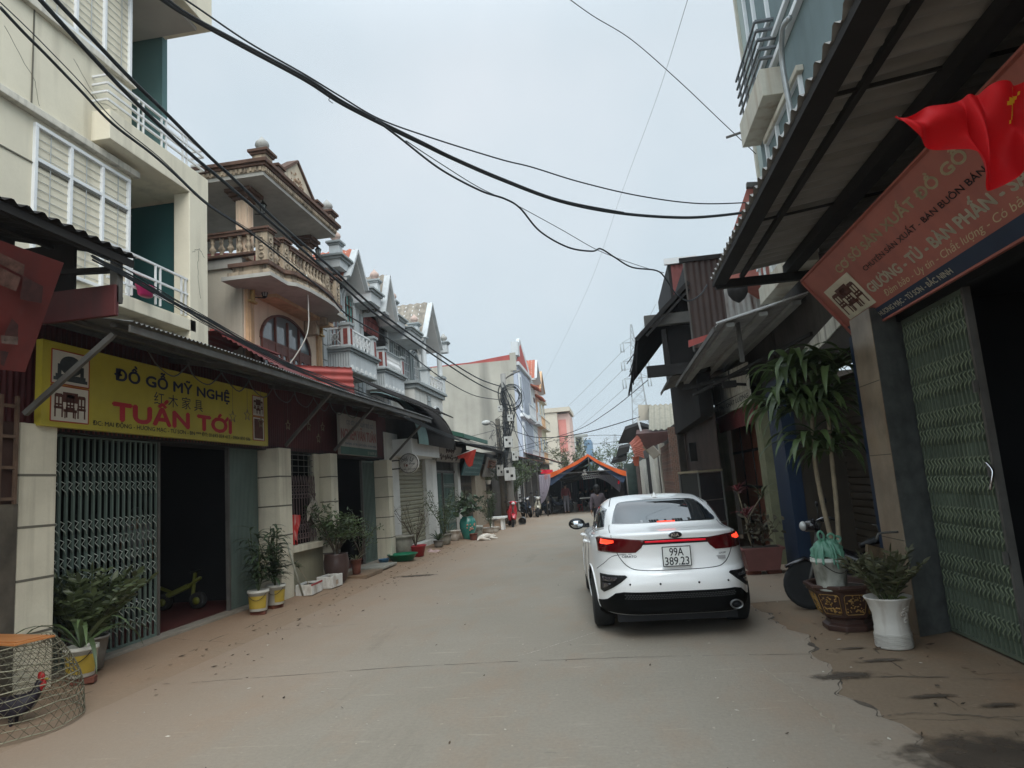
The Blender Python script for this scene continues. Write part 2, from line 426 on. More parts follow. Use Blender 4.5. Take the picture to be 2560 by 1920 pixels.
# dead leaves and crumbs
g = MB(); q = random.Random(3)
for i in range(250):
    if i < 150: x, y = -5.2+abs(q.gauss(0,.55)), q.uniform(6.2, 22)
    elif i < 200: x, y = q.uniform(1.7, 3.0), q.uniform(4.2, 11)
    else: x, y = q.uniform(-5, 1.8), q.uniform(4.2, 18)
    a = q.uniform(0, 6.3); L_ = q.uniform(.018, .05) if i < 200 else q.uniform(.008,.022); w = L_*.3; d = Vector((math.cos(a), math.sin(a), 0)); e = Vector((-d.y, d.x, 0)); p = Vector((x, y, .006+hL(x)))
    g.add([p-d*L_, p+e*w+Vector((0,0,.008)), p+d*L_+Vector((0,0,.01)), p-e*w], [(0,1,2,3)], False)
g.build('fallen_leaves', mat('dead_leaf', (.06,.040,.025), .9, .3, 3, 0, island=.7), kind='stuff', base=(0,0,0), label='dry brown leaves and crumbs scattered over the road', cat='leaf litter')
# ------------------------------------------------------------------ white sedan
M_paint = mat('car_paint', (.88,.88,.87), .28, .03, 1, 0, coat=.8, spec=.5)
M_glass = mat('car_glass', (.012,.016,.02), .04, 0, 1, 0, spec=.9, coat=1.0)
M_blk = mat('black_plastic', (.007,.007,.008), .5, .1, 3, .03)
M_tyre = mat('tyre_rubber', (.018,.018,.018), .85, .2, 8, .1)
M_rim = mat('alloy_rim', (.35,.35,.36), .3, .1, 8, 0, metal=.9)
M_chrome = mat('chrome', (.6,.6,.62), .12, 0, 1, 0, metal=1)
M_tail = mat('tail_lens', (.085,.002,.004), .12, .1, 6, 0, spec=.4, coat=.4)
M_lit = mat('brake_light_lit', (1,.05,.02), .2, 0, 1, 0, emit=1.5)
M_lit2 = mat('brake_light_dim', (.8,.01,.03), .2, 0, 1, 0, emit=.22)
M_white = mat('plate_white', (.72,.73,.70), .45, .06, 20, 0)
M_ink = mat('black_ink', (.015,.015,.018), .6, .05, 5, 0)

def make_car(loc, yaw, roll):
    root = thing('parked_car', 'white four-door sedan seen from behind with red brake lights lit and plate 99A 389.23', 'car')
    R = [(.40,.24,.66,.20,4.40,.22,5),(.10,.26,.82,.20,4.56,.22,5),(.05,.36,.875,.26,4.62,.30,5),(.015,.47,.893,.36,4.63,.40,4.6),
         (0,.58,.903,.50,4.64,.52,4.4),(.02,.68,.905,.66,4.60,.64,4.2),(.065,.735,.90,.76,4.56,.72,4.2),(.085,.86,.892,.88,4.50,.80,4.2),
         (.07,.98,.875,.955,4.40,.85,4.2),(.05,1.055,.845,1.0,4.28,.89,4),(.045,1.10,.815,1.02,4.15,.92,4),(.09,1.118,.79,1.035,4.0,.94,3.8),
         (.32,1.125,.785,1.05,3.6,.98,3.6),(.56,1.165,.775,1.065,3.30,1.02,3.5),(.84,1.27,.74,1.19,2.98,1.16,3.5),(1.12,1.365,.695,1.31,2.66,1.30,3.4),
         (1.40,1.425,.60,1.405,2.42,1.39,3.2),(1.62,1.452,.50,1.447,2.25,1.43,3),(1.85,1.468,.30,1.468,2.1,1.458,2.6),(2.0,1.472,.1,1.472,2.06,1.470,2)]
    RR = catmull(R, 5); N = 168; mb = MB(); mb.S = True; rows = []
    for q in RR:
        yr, zr, w, zm, yf, zf, e = q; row = []
        for j in range(N):
            t = 2*math.pi*j/N; c, s_ = math.cos(t), math.sin(t)
            x = w*math.copysign(abs(c)**(2/e), c); k = math.copysign(abs(s_)**(2/e), s_)
            y = (yr+yf)/2 + k*(yf-yr)/2; z = zm + (zf-zm)*max(0,k)**2 + (zr-zm)*max(0,-k)**2
            if k > .55: x *= 1-.10*(k-.55)/.45
            if k < -.6: x *= 1-.035*(-k-.6)/.4
            row.append((x, y, z))
        rows.append(row)
    vs = [p for r in rows for p in r]; K = len(rows); fs = []
    wheels = [(1.0,), (3.70,)]
    for i in range(K-1):
        for j in range(N):
            a, b, c, d = i*N+j, i*N+(j+1)%N, (i+1)*N+(j+1)%N, (i+1)*N+j
            cx = sum(vs[t][0] for t in (a,b,c,d))/4; cy = sum(vs[t][1] for t in (a,b,c,d))/4; cz = sum(vs[t][2] for t in (a,b,c,d))/4
            if abs(cx) > .5 and any((cy-w[0])**2+(cz-.33)**2 < .365**2 for w in wheels): continue
            fs.append((a,b,c,d))
    fs_all = [(i*N+j, i*N+(j+1)%N, (i+1)*N+(j+1)%N, (i+1)*N+j) for i in range(K-1) for j in range(N)]
    fs.append(tuple(range((K-1)*N, K*N)))
    mb.add(vs, fs, True)
    body = mb.build('body', M_paint, root)
    bvh = BVHTree.FromPolygons([Vector(p) for p in vs], fs_all + [tuple(range((K-1)*N, K*N))])
    def hit(a, b, side, off):
        if side == 'r': o, d = Vector((a, -2, b)), Vector((0, 1, 0))
        elif side == 'L': o, d = Vector((-3, a, b)), Vector((1, 0, 0))
        elif side == 'R': o, d = Vector((3, a, b)), Vector((-1, 0, 0))
        elif side == 'f': o, d = Vector((a, 7, b)), Vector((0, -1, 0))
        else: o, d = Vector((a, b, 3)), Vector((0, 0, -1))
        h = bvh.ray_cast(o, d)
        if h[0] is None: return None
        n = h[1]
        if n.dot(d) > 0: n = -n
        return h[0] + n*off
    def decal(poly, side, off, m, name, parent=root, step=.03, skirt=.02, rnd_=False):
        # close outline, densify, triangulate with interior points, project to the body
        P = []
        src = catmull([list(p) for p in poly] + [list(poly[0])], 4)[:-1] if rnd_ else poly
        for i in range(len(src)):
            a, b = Vector(src[i]), Vector(src[(i+1) % len(src)]); n = max(1, int((b-a).length/step))
            P += [a.lerp(b, t/n) for t in range(n)]
        x0, x1 = min(p.x for p in P), max(p.x for p in P); y0, y1 = min(p.y for p in P), max(p.y for p in P)
        inn = []
        gx = x0+step*.5
        while gx < x1:
            gy = y0+step*.5
            while gy < y1: inn.append(Vector((gx, gy))); gy += step
            gx += step
        r = delaunay_2d_cdt(P+inn, [], [list(range(len(P)))], 1, 1e-5)
        V = [hit(p.x, p.y, side, off) for p in r[0]]
        keep = [f for f in r[2] if all(V[i] is not None for i in f)]
        ec = {}
        for f in keep:
            for i in range(len(f)):
                k = tuple(sorted((f[i], f[(i+1) % len(f)]))); ec[k] = ec.get(k, 0)+1
        VV = [v if v is not None else Vector((0,0,.5)) for v in V]
        lo = [hit(p.x, p.y, side, -skirt) or Vector((0,0,.5)) for p in r[0]]
        n0 = len(VV); o = MB(); o.add(VV+lo, list(map(tuple, keep)), True)
        for (a, b), c in ec.items():
            if c == 1: o.f.append([a, b, b+n0, a+n0]); o.mi.append(0); o.sm.append(False)
        return o.build(name, m, parent)
    def seam(pts, side, m, name, r=.0035, parent=root, smooth=True):
        q = catmull([list(p) for p in pts], 6) if smooth else pts
        V = [hit(p[0], p[1], side, 0) for p in q]; V = [v for v in V if v is not None]
        if len(V) > 1: return MB().tube(V, r, 5).build(name, m, parent)
    # glass
    decal([(-.60,1.17),(-.35,1.175),(0,1.178),(.35,1.175),(.60,1.17),(.575,1.24),(.53,1.33),(.46,1.395),(.25,1.413),(0,1.418),(-.25,1.413),(-.46,1.395),(-.53,1.33),(-.575,1.24)],
          'r', .004, M_glass, 'rear_window', rnd_=True)
    for s_, nm in (('L', 'side_window'), ('R', 'side_window')):
        decal([(.98,1.13),(1.30,1.325),(1.62,1.365),(2.02,1.375),(2.02,1.08),(1.5,1.08)], s_, .004, M_glass, nm)
        decal([(2.10,1.08),(2.10,1.375),(2.4,1.35),(2.72,1.25),(3.05,1.09)], s_, .004, M_glass, nm)
        seam([(.95,1.115),(1.5,1.066),(2.2,1.062),(3.1,1.065)], s_, M_chrome, 'window_trim', .006)
        seam([(1.28,.42),(1.2,.8),(1.35,.98),(1.62,1.05)], s_, M_ink, 'door_seam')
        seam([(2.08,.3),(2.07,.8),(2.06,1.06)], s_, M_ink, 'door_seam')
        seam([(3.1,.3),(3.15,.8),(3.1,1.04)], s_, M_ink, 'door_seam')
        sx = -1 if s_ == 'L' else 1
        for yy in (1.55, 2.62):
            p = hit(yy, .93, s_, .012)
            MB().tube([p+Vector((-.01*sx,-.10,0)), p+Vector((.028*sx,-.07,.004)), p+Vector((.032*sx,.05,.006)), p+Vector((-.01*sx,.09,.004))], [.012,.017,.017,.012], 8).build('door_handle', M_paint, root)
        # mirror
        g = MB(); mb0 = Vector((sx*(.98 if sx < 0 else .93), 2.83, 1.075))
        g.ball(mb0, .125, 16, 10, .98, .62, .66); mr = g.build('wing_mirror', M_blk, root)
        MB().ball(mb0+Vector((0,-.022,-.002)), .108, 16, 8, .96, .6, .6).build('mirror_glass', mat('mirror_glass', (.5,.53,.56), .03, 0, 1, 0, metal=1), mr)
        MB().tube([(sx*.80,2.86,1.05),(sx*.93,2.84,1.04)], [.035,.025], 8).build('mirror_arm', M_blk, mr)
    decal([(-.60,1.02),(.60,1.02),(.52,1.38),(-.52,1.38)], 'f', .004, M_glass, 'windscreen')
    # lamps
    LT = [(-.795,.90),(-.80,1.03),(-.76,1.055),(-.55,1.055),(-.31,1.035),(-.36,.955),(-.42,.905)]
    for sg in (1, -1):
        tl = decal([(x*sg, z) for x, z in LT], 'r', .006, M_tail, 'tail_light')
        decal([(x*sg, z) for x, z in ((-.755,1.03),(-.765,.985),(-.70,.985),(-.635,1.005),(-.635,1.03))], 'r', .010, M_lit, 'brake_lamp', tl)
        seam([(x*sg, z) for x, z in ((-.60,1.01),(-.535,1.005),(-.50,.955),(-.43,.955),(-.375,1.02))], 'r', M_lit2, 'light_guide', .004, tl, False)
        seam([(x*sg, z) for x, z in ((-.78,.93),(-.6,.93),(-.42,.93))], 'r', M_lit2, 'light_guide', .003, tl, False)
        decal([(x*sg, z) for x, z in ((-.795,.665),(-.55,.675),(-.53,.66),(-.60,.60),(-.77,.475),(-.80,.49))], 'r', .006, M_blk, 'bumper_vent')
        decal([(x*sg, z) for x, z in ((-.77,.64),(-.63,.645),(-.65,.61),(-.77,.595))], 'r', .011, mat('vent_lens', (.05,.045,.05), .1, .3, 9, 0, coat=1), 'reflector')
        decal([(x*sg, z) for x, z in ((-.77,.575),(-.69,.58),(-.74,.53),(-.775,.52))], 'r', .011, MC['vent_lens'], 'reflector')
    decal([(-.33,1.037),(0,1.040),(.33,1.037),(.34,.985),(0,.985),(-.34,.985)], 'r', .004, M_blk, 'light_bar_housing')
    decal([(-.32,1.024),(0,1.028),(.32,1.024),(.32,1.006),(-.32,1.006)], 'r', .008, M_lit2, 'light_bar')
    decal([(-.10,1.186),(.10,1.186),(.10,1.178),(-.10,1.178)], 'r', .007, M_lit, 'third_brake_light')
    # bumper and diffuser
    decal([(-.83,.36),(-.74,.41),(-.66,.485),(-.58,.505),(.58,.505),(.66,.485),(.74,.41),(.83,.36),(.82,.225),(-.82,.225)], 'r', .005, mat('matt_black', (.005,.005,.005), .7, .1, 3, 0, spec=.08), 'diffuser')
    seam([(-.84,.24),(-.6,.235),(0,.232),(.6,.235),(.84,.24)], 'r', MC['matt_black'], 'bumper_lip', .035)
    for zz in (.462, .446, .430):
        for k in range(-18, 19):
            pass
    g = MB()
    for r_ in range(3):
        for k in range(-20, 21):
            p = hit(k*.028+(r_ % 2)*.014, .475-r_*.018, 'r', .009)
            if p: g.box(p.x-.010, p.x+.010, p.y-.002, p.y+.002, p.z-.005, p.z+.005)
    g.build('grille_mesh', mat('grille_grey', (.03,.03,.03), .5, .1, 5, 0), root)
    seam([(-.55,.395),(0,.39),(.6,.395)], 'r', M_chrome, 'diffuser_trim', .004)
    e = MB(); c = Vector((.56,.0,.35))
    Rx = Matrix.Rotation(math.radians(90), 3, 'X')
    e.lathe(c, [(.062,-.03),(.066,.02),(.058,.024),(.05,.0),(.048,-.04)], 20, True, Rx @ Matrix.Diagonal((1,.72,1)))
    e.build('exhaust_tip', mat('dull_steel', (.22,.22,.22), .35, .2, 6, 0, metal=.8), root)
    MB().lathe(c+Vector((0,.012,0)), [(.05,0),(.001,.002)], 18, True, Rx @ Matrix.Diagonal((1,.72,1))).build('exhaust_bore', M_ink, root)
    for x in (-.51,-.20,.20,.51):
        p = hit(x, .585, 'r', .002); MB().lathe(p, [(.011,.002),(.011,-.002)], 12, True, Rx).build('parking_sensor', M_blk, root)
    # boot seams
    seam([(-.63,1.16),(-.655,1.06),(-.63,.95),(-.58,.84),(-.50,.755),(-.37,.722),(0,.715),(.37,.722),(.50,.755),(.58,.84),(.63,.95),(.655,1.06),(.63,1.16)], 'r', M_ink, 'boot_seam', .0045)
    seam([(-.80,.80),(-.88,.72)], 'L', M_ink, 'bumper_seam')
    seam([(.02,.90),(.25,.87),(.42,.78),(.62,.70)], 'L', M_ink, 'bumper_seam')
    seam([(-.585,1.35),(-.52,1.9),(-.50,2.3)], 't', M_ink, 'roof_strip', .006)
    seam([(.585,1.35),(.52,1.9),(.50,2.3)], 't', M_ink, 'roof_strip', .006)
    # plate
    pl = MB().box(-.145,.14,.028,.04,.752,.962).build('licence_plate', M_white, root, bevel=.003)
    t = MB(); text(t, '99A', (-.075,.028,.862), (1,0,0), (0,0,1), .145, .082, .012, off=.002)
    text(t, '389.23', (-.128,.028,.768), (1,0,0), (0,0,1), .25, .082, .012, off=.002)
    t.build('plate_characters', M_ink, pl)
    fr = MB()
    for a, b in (((-.148,.957),(.143,.957)),((.143,.957),(.143,.757)),((.143,.757),(-.148,.757)),((-.148,.757),(-.148,.957))):
        fr.bar((a[0],.030,a[1]), (b[0],.030,b[1]), .010, .008)
    fr.build('plate_frame', M_blk, pl)
    p = hit(.0, 1.078, 'r', .004)
    bd = MB(); Rb = Rx @ Matrix.Diagonal((1,.5,1)); bd.lathe(p, [(.072,-.004),(.072,.008),(.066,.010)], 24, True, Rb).build('badge', M_chrome, root)
    bd = [k for k in kids(root) if k.name.startswith('badge')][-1]
    MB().lathe(p+Vector((0,-.006,0)), [(.064,.0),(.064,.006)], 24, True, Rb).build('badge_field', M_ink, bd)
    t = MB(); text(t, 'KIA', p+Vector((-.04,-.014,-.016)), (1,0,0), (0,0,1), .08, .032, .02, off=.001); t.build('badge_letters', M_chrome, bd)
    def word(s, x, z, w, h, m, sh=0):
        t = MB(); text(t, s, (x,0,z), (1,0,0), (0,0,1), w, h, .02, shear=sh, off=0)
        for q in t.v:
            hh = hit(q.x, q.z, 'r', .005)
            if hh: q.y = hh.y
        t.build('lettering', m, root)
    word('CERATO', -.565, .852, .15, .024, M_ink); word('LUXURY', .455, .850, .085, .018, M_ink, .2)
    p = hit(.455, .818, 'r', .003)
    MB().box(.385,.52,p.y-.003,p.y,.80,.836).build('dealer_plaque', mat('plaque_grey', (.45,.45,.46), .3, .1, 9, 0, metal=.6), root)
    MB().box(.387,.425,p.y-.006,p.y-.003,.802,.834).build('plaque_emblem', M_ink, root)
    # shark fin
    MB().add([(-.035,1.42,1.438),(.035,1.42,1.438),(.02,1.60,1.452),(-.02,1.60,1.452),(0,1.47,1.515),(0,1.44,1.505)],
             [(0,5,4,3),(1,2,4,5),(0,1,5),(3,4,2),(0,3,2,1)], False).build('roof_aerial', M_paint, root, bevel=.006)
    # wheels and wells
    g = MB()
    for wy in (1.0, 3.70):
        g.box(-.60,.60,wy-.40,wy+.40,.16,.74)
    g.box(-.64,.64,.35,4.3,.15,.24); g.build('underbody', M_ink, root)
    for wy in (1.0, 3.70):
        for sx in (-1, 1):
            Ry = Matrix.Rotation(math.radians(90*sx), 3, 'Y'); cw = Vector((sx*.765, wy, .325))
            wh = MB().lathe(cw, [(.20,-.11),(.29,-.115),(.318,-.10),(.328,-.06),(.329,0),(.328,.06),(.318,.10),(.29,.115),(.205,.11)], 36, True, Ry).build('tyre', M_tyre, root)
            rm = MB().lathe(cw, [(.21,.10),(.205,.07),(.06,.06),(.05,.085),(.001,.085)], 30, True, Ry)
            for k in range(10):
                a = 2*math.pi*k/10
                rm.bar(cw+Ry@Vector((.05*math.cos(a),.05*math.sin(a),.08)), cw+Ry@Vector((.20*math.cos(a+.08),.20*math.sin(a+.08),.10)), .028, .02, up=(1,0,0))
            rm.build('rim', M_rim, wh)
            ar = [Vector((sx*.1, wy+.375*math.cos(a), .33+.375*math.sin(a))) for a in [math.pi*(-.08+1.16*i/24) for i in range(25)]]
            q = [hit(p.y, max(.22,p.z), 'L' if sx < 0 else 'R', .0) for p in ar]; q = [p for p in q if p]
            MB().tube(q, .011, 6).build('wheel_arch_lip', M_paint, root)
            MB().lathe(Vector((sx*.66, wy, .36)), [(.40,-.16),(.40,.10)], 28, True, Ry).build('wheel_well', M_ink, root) if False else None
    root.rotation_euler = (0, roll, yaw); root.location = loc
    return root
make_car((.565, 7.50, 0.0), math.radians(4.3), math.radians(1.0))
# ------------------------------------------------------------------ shared materials
M_conc = mat('pilaster_concrete', (.60,.555,.44), .9, .18, 1.2, .2, 30, .45, (.16,.14,.10))
M_groove = mat('groove', (.13,.12,.095), .9, .1, 3, 0)
M_beige = mat('beige_render', (.70,.65,.52), .88, .10, .7, .12, 18, .55, (.30,.27,.21), sscale=(2.5,2.5,.25))
M_beige2 = mat('cream_trim', (.62,.59,.51), .85, .15, 1.5, .1, 20, .6, (.2,.19,.17), sscale=(7,7,.8))
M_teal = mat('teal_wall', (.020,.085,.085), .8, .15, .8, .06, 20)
M_wframe = mat('white_frame', (.72,.74,.75), .4, .05, 3, 0)
M_pane = mat('window_pane', (.16,.19,.20), .06, .25, .9, 0, spec=.8)
M_curt = mat('curtain', (.24,.26,.265), .25, .25, 2, 0, streak=.9, scol=(.10,.115,.12), coat=.25, sscale=(16,16,.12))
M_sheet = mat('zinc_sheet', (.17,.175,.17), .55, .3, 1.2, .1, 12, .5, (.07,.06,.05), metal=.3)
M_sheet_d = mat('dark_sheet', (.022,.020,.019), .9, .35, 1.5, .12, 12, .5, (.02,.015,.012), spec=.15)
M_sheet_r = mat('red_sheet', (.33,.065,.055), .5, .25, 1.2, .06, 12, .4, (.16,.05,.04))
M_burg = mat('burgundy_sheet', (.085,.018,.018), .55, .3, 1.4, .08, 12, .5, (.03,.012,.012))
M_steel = mat('old_steel', (.12,.115,.105), .6, .3, 3, .1, 20, .4, (.08,.045,.03), metal=.4)
M_dsteel = mat('dark_steel', (.024,.022,.021), .75, .3, 3, .1, 20, spec=.2)
M_ggate = mat('green_gate', (.105,.145,.125), .55, .22, 1.5, .05, 20, .35, (.06,.06,.045))
M_gatl = mat('gate_lattice', (.36,.40,.36), .5, .2, 3, 0)
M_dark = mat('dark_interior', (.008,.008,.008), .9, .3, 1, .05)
M_tile = mat('red_floor_tile', (.085,.025,.022), .5, .3, 2, .05)
M_railw = mat('white_rail', (.68,.69,.69), .45, .1, 4, 0)
M_wire = mat('black_cable', (.030,.035,.040), .7, .2, 4, 0)

def folding_gate(parent, X, y0, y1, z0, z1, n, side, bands, mb_=None, ml=None, frame='both', name='folding_gate', deep=.03):
    """side +1: faces +x (left side of the street)"""
    mb_ = mb_ or M_ggate; ml = ml or M_gatl; g = MB(); dy = (y1-y0)/n
    for i in range(n+1):
        y = y0+dy*i; g.box(X-.012, X+.012, y-.013, y+.013, z0, z1)
        if i < n: g.box(X-side*(deep+.012), X-side*(deep-.004), y+dy*.5-.012, y+dy*.5+.012, z0, z1)
    g.box(X-.02, X+.02, y0, y1, z1-.04, z1); g.box(X-.016, X+.016, y0, y1, z0+.0, z0+.03)
    gt = g.build(name, mb_, parent)
    l = MB(); l.S = True
    xs = X+side*.016
    for zc in bands:
        for i in range(n):
            ya, yb = y0+dy*i, y0+dy*(i+1)
            l.tube([(xs, ya+.012, zc+.075), (xs+side*.012, ya+dy*.55, zc+.05), (xs, ya+dy*.2, zc), (xs+side*.012, ya+dy*.65, zc-.045), (xs, yb-.01, zc-.085)], .0065, 4)
    if bands: l.build('lattice', ml, gt)
    f = MB()
    if frame in ('both', 'a'): f.box(X-.03, X+.03, y0-.05, y0-.01, z0, z1)
    if frame in ('both', 'b'): f.box(X-.03, X+.03, y1+.01, y1+.05, z0, z1)
    if f.v: f.build('gate_frame', M_steel, gt)
    return gt

def ornate_window(parent, X, y0, y1, z0, z1, cols, tran, side=1, bars=True, name='window', fr=None, curtain=True):
    """white framed window in a wall at X; cols = list of mullion y; tran = transom z"""
    fr = fr or M_wframe; s = side; f = MB(); w = .055
    f.box(X-.02*s, X+.05*s, y0, y1, z1-w, z1); f.box(X-.02*s, X+.05*s, y0, y1, z0, z0+w)
    for y in [y0+w/2, y1-w/2]+list(cols): f.box(X-.018*s, X+.048*s, y-w/2, y+w/2, z0+w, z1-w)
    if tran: f.box(X-.016*s, X+.046*s, y0+w, y1-w, tran-w/2, tran+w/2)
    wn = f.build(name, fr, parent, bevel=.004)
    MB().box(X-.012*s, X-.004*s, y0+w, y1-w, z0+w, z1-w).build('pane', M_pane if not curtain else M_curt, wn)
    if bars:
        b = MB(); z = z0+.12
        while z < z1-.08: b.bar((X+.010*s, y0+w, z), (X+.010*s, y1-w, z), .006); z += .125
        k = y0+.3
        while k < y1-.1: b.bar((X+.014*s, k, z0+w), (X+.014*s, k, z1-w), .010); k += .34
        b.build('window_bars', mat('pale_bars', (.42,.44,.44), .5, .1, 4, 0), wn)
    return wn
M_glaz = mat('clear_glazing', (.5,.55,.56), .03, 0, 1, 0, spec=.9, trans=.72)

# ------------------------------------------------------------------ beige house, set back above the first shops
B1 = thing('beige_house', 'beige rendered house with white barred windows and teal balcony recess at left edge', 'house', (-8.5, 8, 0))
g = MB()
g.box(-14, -7.6, 2.0, 9.88, 3.3, 14.5)
g.box(-14, -9.1, 9.88, 11.55, 3.3, 10.9)
g.box(-9.1, -7.6, 9.88, 11.55, 3.3, 5.0)
g.build('wall', M_beige, B1)
g = MB(); g.box(-7.6, -7.50, 2.0, 9.98, 7.36, 7.47); g.build('ledge', M_beige2, B1, bevel=.01)
g = MB(); g.box(-7.6, -7.52, 2.0, 9.9, 8.98, 9.10); g.build('ledge', M_beige2, B1, bevel=.01)
MB().box(-7.595, -7.585, 2, 9.88, 6.655, 6.675).build('groove', M_groove, B1)
MB().box(-7.595, -7.585, 7.84, 7.86, 7.47, 9.0).build('groove', M_groove, B1)
ornate_window(B1, -7.6, 7.90, 9.82, 5.20, 7.27, [8.56, 9.2], 6.74)
ornate_window(B1, -7.6, 7.94, 9.82, 9.12, 11.6, [8.60, 9.2], 11.2)
ornate_window(B1, -7.6, 4.2, 6.4, 5.20, 7.25, [5.0, 5.7], 6.74)
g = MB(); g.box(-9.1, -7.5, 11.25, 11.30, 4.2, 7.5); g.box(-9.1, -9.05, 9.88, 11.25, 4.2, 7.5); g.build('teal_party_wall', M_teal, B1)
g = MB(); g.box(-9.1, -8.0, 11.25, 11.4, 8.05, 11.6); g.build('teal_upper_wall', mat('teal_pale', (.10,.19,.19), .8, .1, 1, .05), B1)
MB().box(-7.6, -7.28, 11.02, 11.58, 3.3, 7.55).build('corner_column', M_beige, B1, bevel=.012)
MB().box(-9.1, -7.28, 8.98, 11.62, 7.55, 8.05).build('balcony_slab', M_beige, B1, bevel=.01)
MB().box(-9.1, -7.28, 9.0, 11.2, 4.9, 5.12).build('balcony_slab', M_beige, B1, bevel=.01)
def rail_h(parent, X, y0, y1, zs, ups, m=None, w=.035, xr=None):
    g = MB()
    for z in zs:
        g.bar((X, y0, z), (X, y1, z), w)
        if xr: g.bar((X, y1, z), (xr, y1, z), w*.9); g.bar((X, y0, z), (xr, y0, z), w*.9)
    for y in ups:
        g.bar((X+.001, y-.06, zs[0]-.15), (X+.001, y-.06, zs[-1]), w*.8); g.bar((X+.001, y+.06, zs[0]-.15), (X+.001, y+.06, zs[-1]), w*.8)
    return g.build('railing', m or M_railw, parent)
rail_h(B1, -7.33, 8.98, 11.55, [8.22, 8.36, 8.50, 8.64], [9.75, 10.35, 10.95], xr=-7.6)
rail_h(B1, -7.33, 9.02, 11.5, [5.32, 5.58, 5.86], [9.5, 10.2, 10.9])
# roof canopy above
g = MB(); g.box(-9.5, -7.0, 9.7, 11.35, 11.0, 11.75); g.build('canopy_fascia', M_beige, B1, bevel=.01)
g = MB(); g.box(-9.3, -7.2, 9.0, 11.15, 10.92, 11.0); g.build('canopy_soffit', mat('soffit_grey', (.38,.36,.33), .9, .15, 1, .05), B1)
def crack(parent, X, pts, s=1):
    g = MB(); q = random.Random(len(pts)); V_ = []
    for a, b in zip(pts, pts[1:]):
        for k in range(6): t = k/6; V_.append((X+.001*s, a[0]+(b[0]-a[0])*t+q.uniform(-.02,.02), a[1]+(b[1]-a[1])*t+q.uniform(-.02,.02)))
    g.tube(V_, .0035, 4, False); g.build('hairline_crack', M_groove, parent)
crack(B1, -7.28, [(11.1,6.4),(11.3,6.55),(11.5,6.4)]); crack(B1, -7.28, [(11.3,6.5),(11.25,6.0),(11.35,5.5)]); crack(B1, -7.6, [(7.4,8.4),(7.9,7.9),(8.0,7.5)]); crack(B1, -7.6, [(8.6,8.7),(9.1,8.3),(9.6,8.4)])
# flower trough hanging on the lower rail
fp = thing('flower_pot', 'small magenta flower pot hanging on the white balcony rail of the beige house', 'flower pot', tuple(on_x(363, 742, -7.25)))
c = on_x(363, 742, -7.25)
MB().lathe(c+Vector((0,0,0)), [(.07,0),(.10,.02),(.125,.16),(.14,.17),(.13,.18)], 14, True, Matrix.Diagonal((.8,1.5,1))).build('pot', mat('magenta_plastic', (.50,.03,.14), .4, .1, 5, 0), fp)

# ------------------------------------------------------------------ peach house with balustrades and pediment
M_peach = mat('peach_render', (.74,.57,.43), .88, .10, .9, .1, 18, .25, (.36,.25,.17))
M_peachp = mat('peach_trim', (.60,.40,.24), .8, .2, 3, .1, 20, .5, (.2,.13,.08))
M_old = mat('mouldy_stone', (.42,.34,.25), .92, .35, 3.5, .3, 16, .9, (.05,.042,.035), sscale=(9,9,1.2))
M_brn = mat('brown_moulding', (.13,.075,.055), .9, .35, 4, .2, 16, .5, (.04,.03,.025))
M_sidew = mat('grey_side_wall', (.50,.46,.38), .92, .15, .8, .2, 14, .7, (.13,.125,.11), sscale=(2.2,2.2,.18))
M_soff = mat('grey_soffit', (.40,.39,.36), .92, .2, 1.4, .1, 10, .3, (.2,.2,.18))
B2 = thing('peach_house', 'ornate peach house with stone balustrade, pillared roof terrace and carved pediment', 'house', (-9, 15, 0))
g = MB(); g.box(-14, -7.4, 13.1, 16.95, 3.0, 6.75); g.build('wall', M_peach, B2)
g = MB(); g.box(-14, -7.42, 13.04, 13.1, 3.0, 6.96); g.build('side_wall', M_sidew, B2)
def baluster_mb(g, c, h, r=.075):
    pr = [(.7,0),(.7,.06),(.45,.09),(.42,.16),(1,.32),(1,.40),(.5,.55),(.38,.68),(.7,.74),(.45,.80),(.62,.90),(.7,.94),(.7,1)]
    g.lathe(c, [(r*a, h*b) for a, b in pr], 9)
def balustrade(parent, a, b, z, h, n, m=None, mr=None, cap=.14, capm=None):
    a, b = Vector((*a, z)), Vector((*b, z)); m = m or M_old
    for i in range(n):
        g = MB(); baluster_mb(g, a.lerp(b, (i+.5)/n), h); g.build('baluster', m, parent)
    g = MB(); up = Vector((0,0,h)); g.bar(a+up+Vector((0,0,.03)), b+up+Vector((0,0,.03)), cap, .07); g.bar(a+up+Vector((0,0,.085)), b+up+Vector((0,0,.085)), cap*1.35, .04)
    g.bar(a-Vector((0,0,.02)), b-Vector((0,0,.02)), cap, .05); g.build('handrail', mr or M_brn, parent)
def pedestal(parent, x, y, z0, z1, w=.26, m=None):
    g = MB(); g.box(x-w/2, x+w/2, y-w/2, y+w/2, z0, z1)
    for s_ in (-1, 1):
        for k in range(3):
            zz = z0+(z1-z0)*(.2+.27*k)
            g.lathe((x+w/2+.002, y, zz), [(.07,-.01),(.07,.012),(.045,.02),(.045,.0)], 12, True, Matrix.Rotation(math.pi/2, 3, 'Y'))
            g.lathe((x, y-w/2-.002, zz), [(.07,-.01),(.07,.012),(.045,.02),(.045,.0)], 12, True, Matrix.Rotation(math.pi/2, 3, 'X'))
        break
    p = g.build('pedestal', m or M_old, parent)
    g = MB(); g.box(x-w*.62, x+w*.62, y-w*.62, y+w*.62, z1, z1+.05); g.box(x-w*.75, x+w*.75, y-w*.75, y+w*.75, z1+.05, z1+.10); g.build('cap', M_brn, p, bevel=.006)
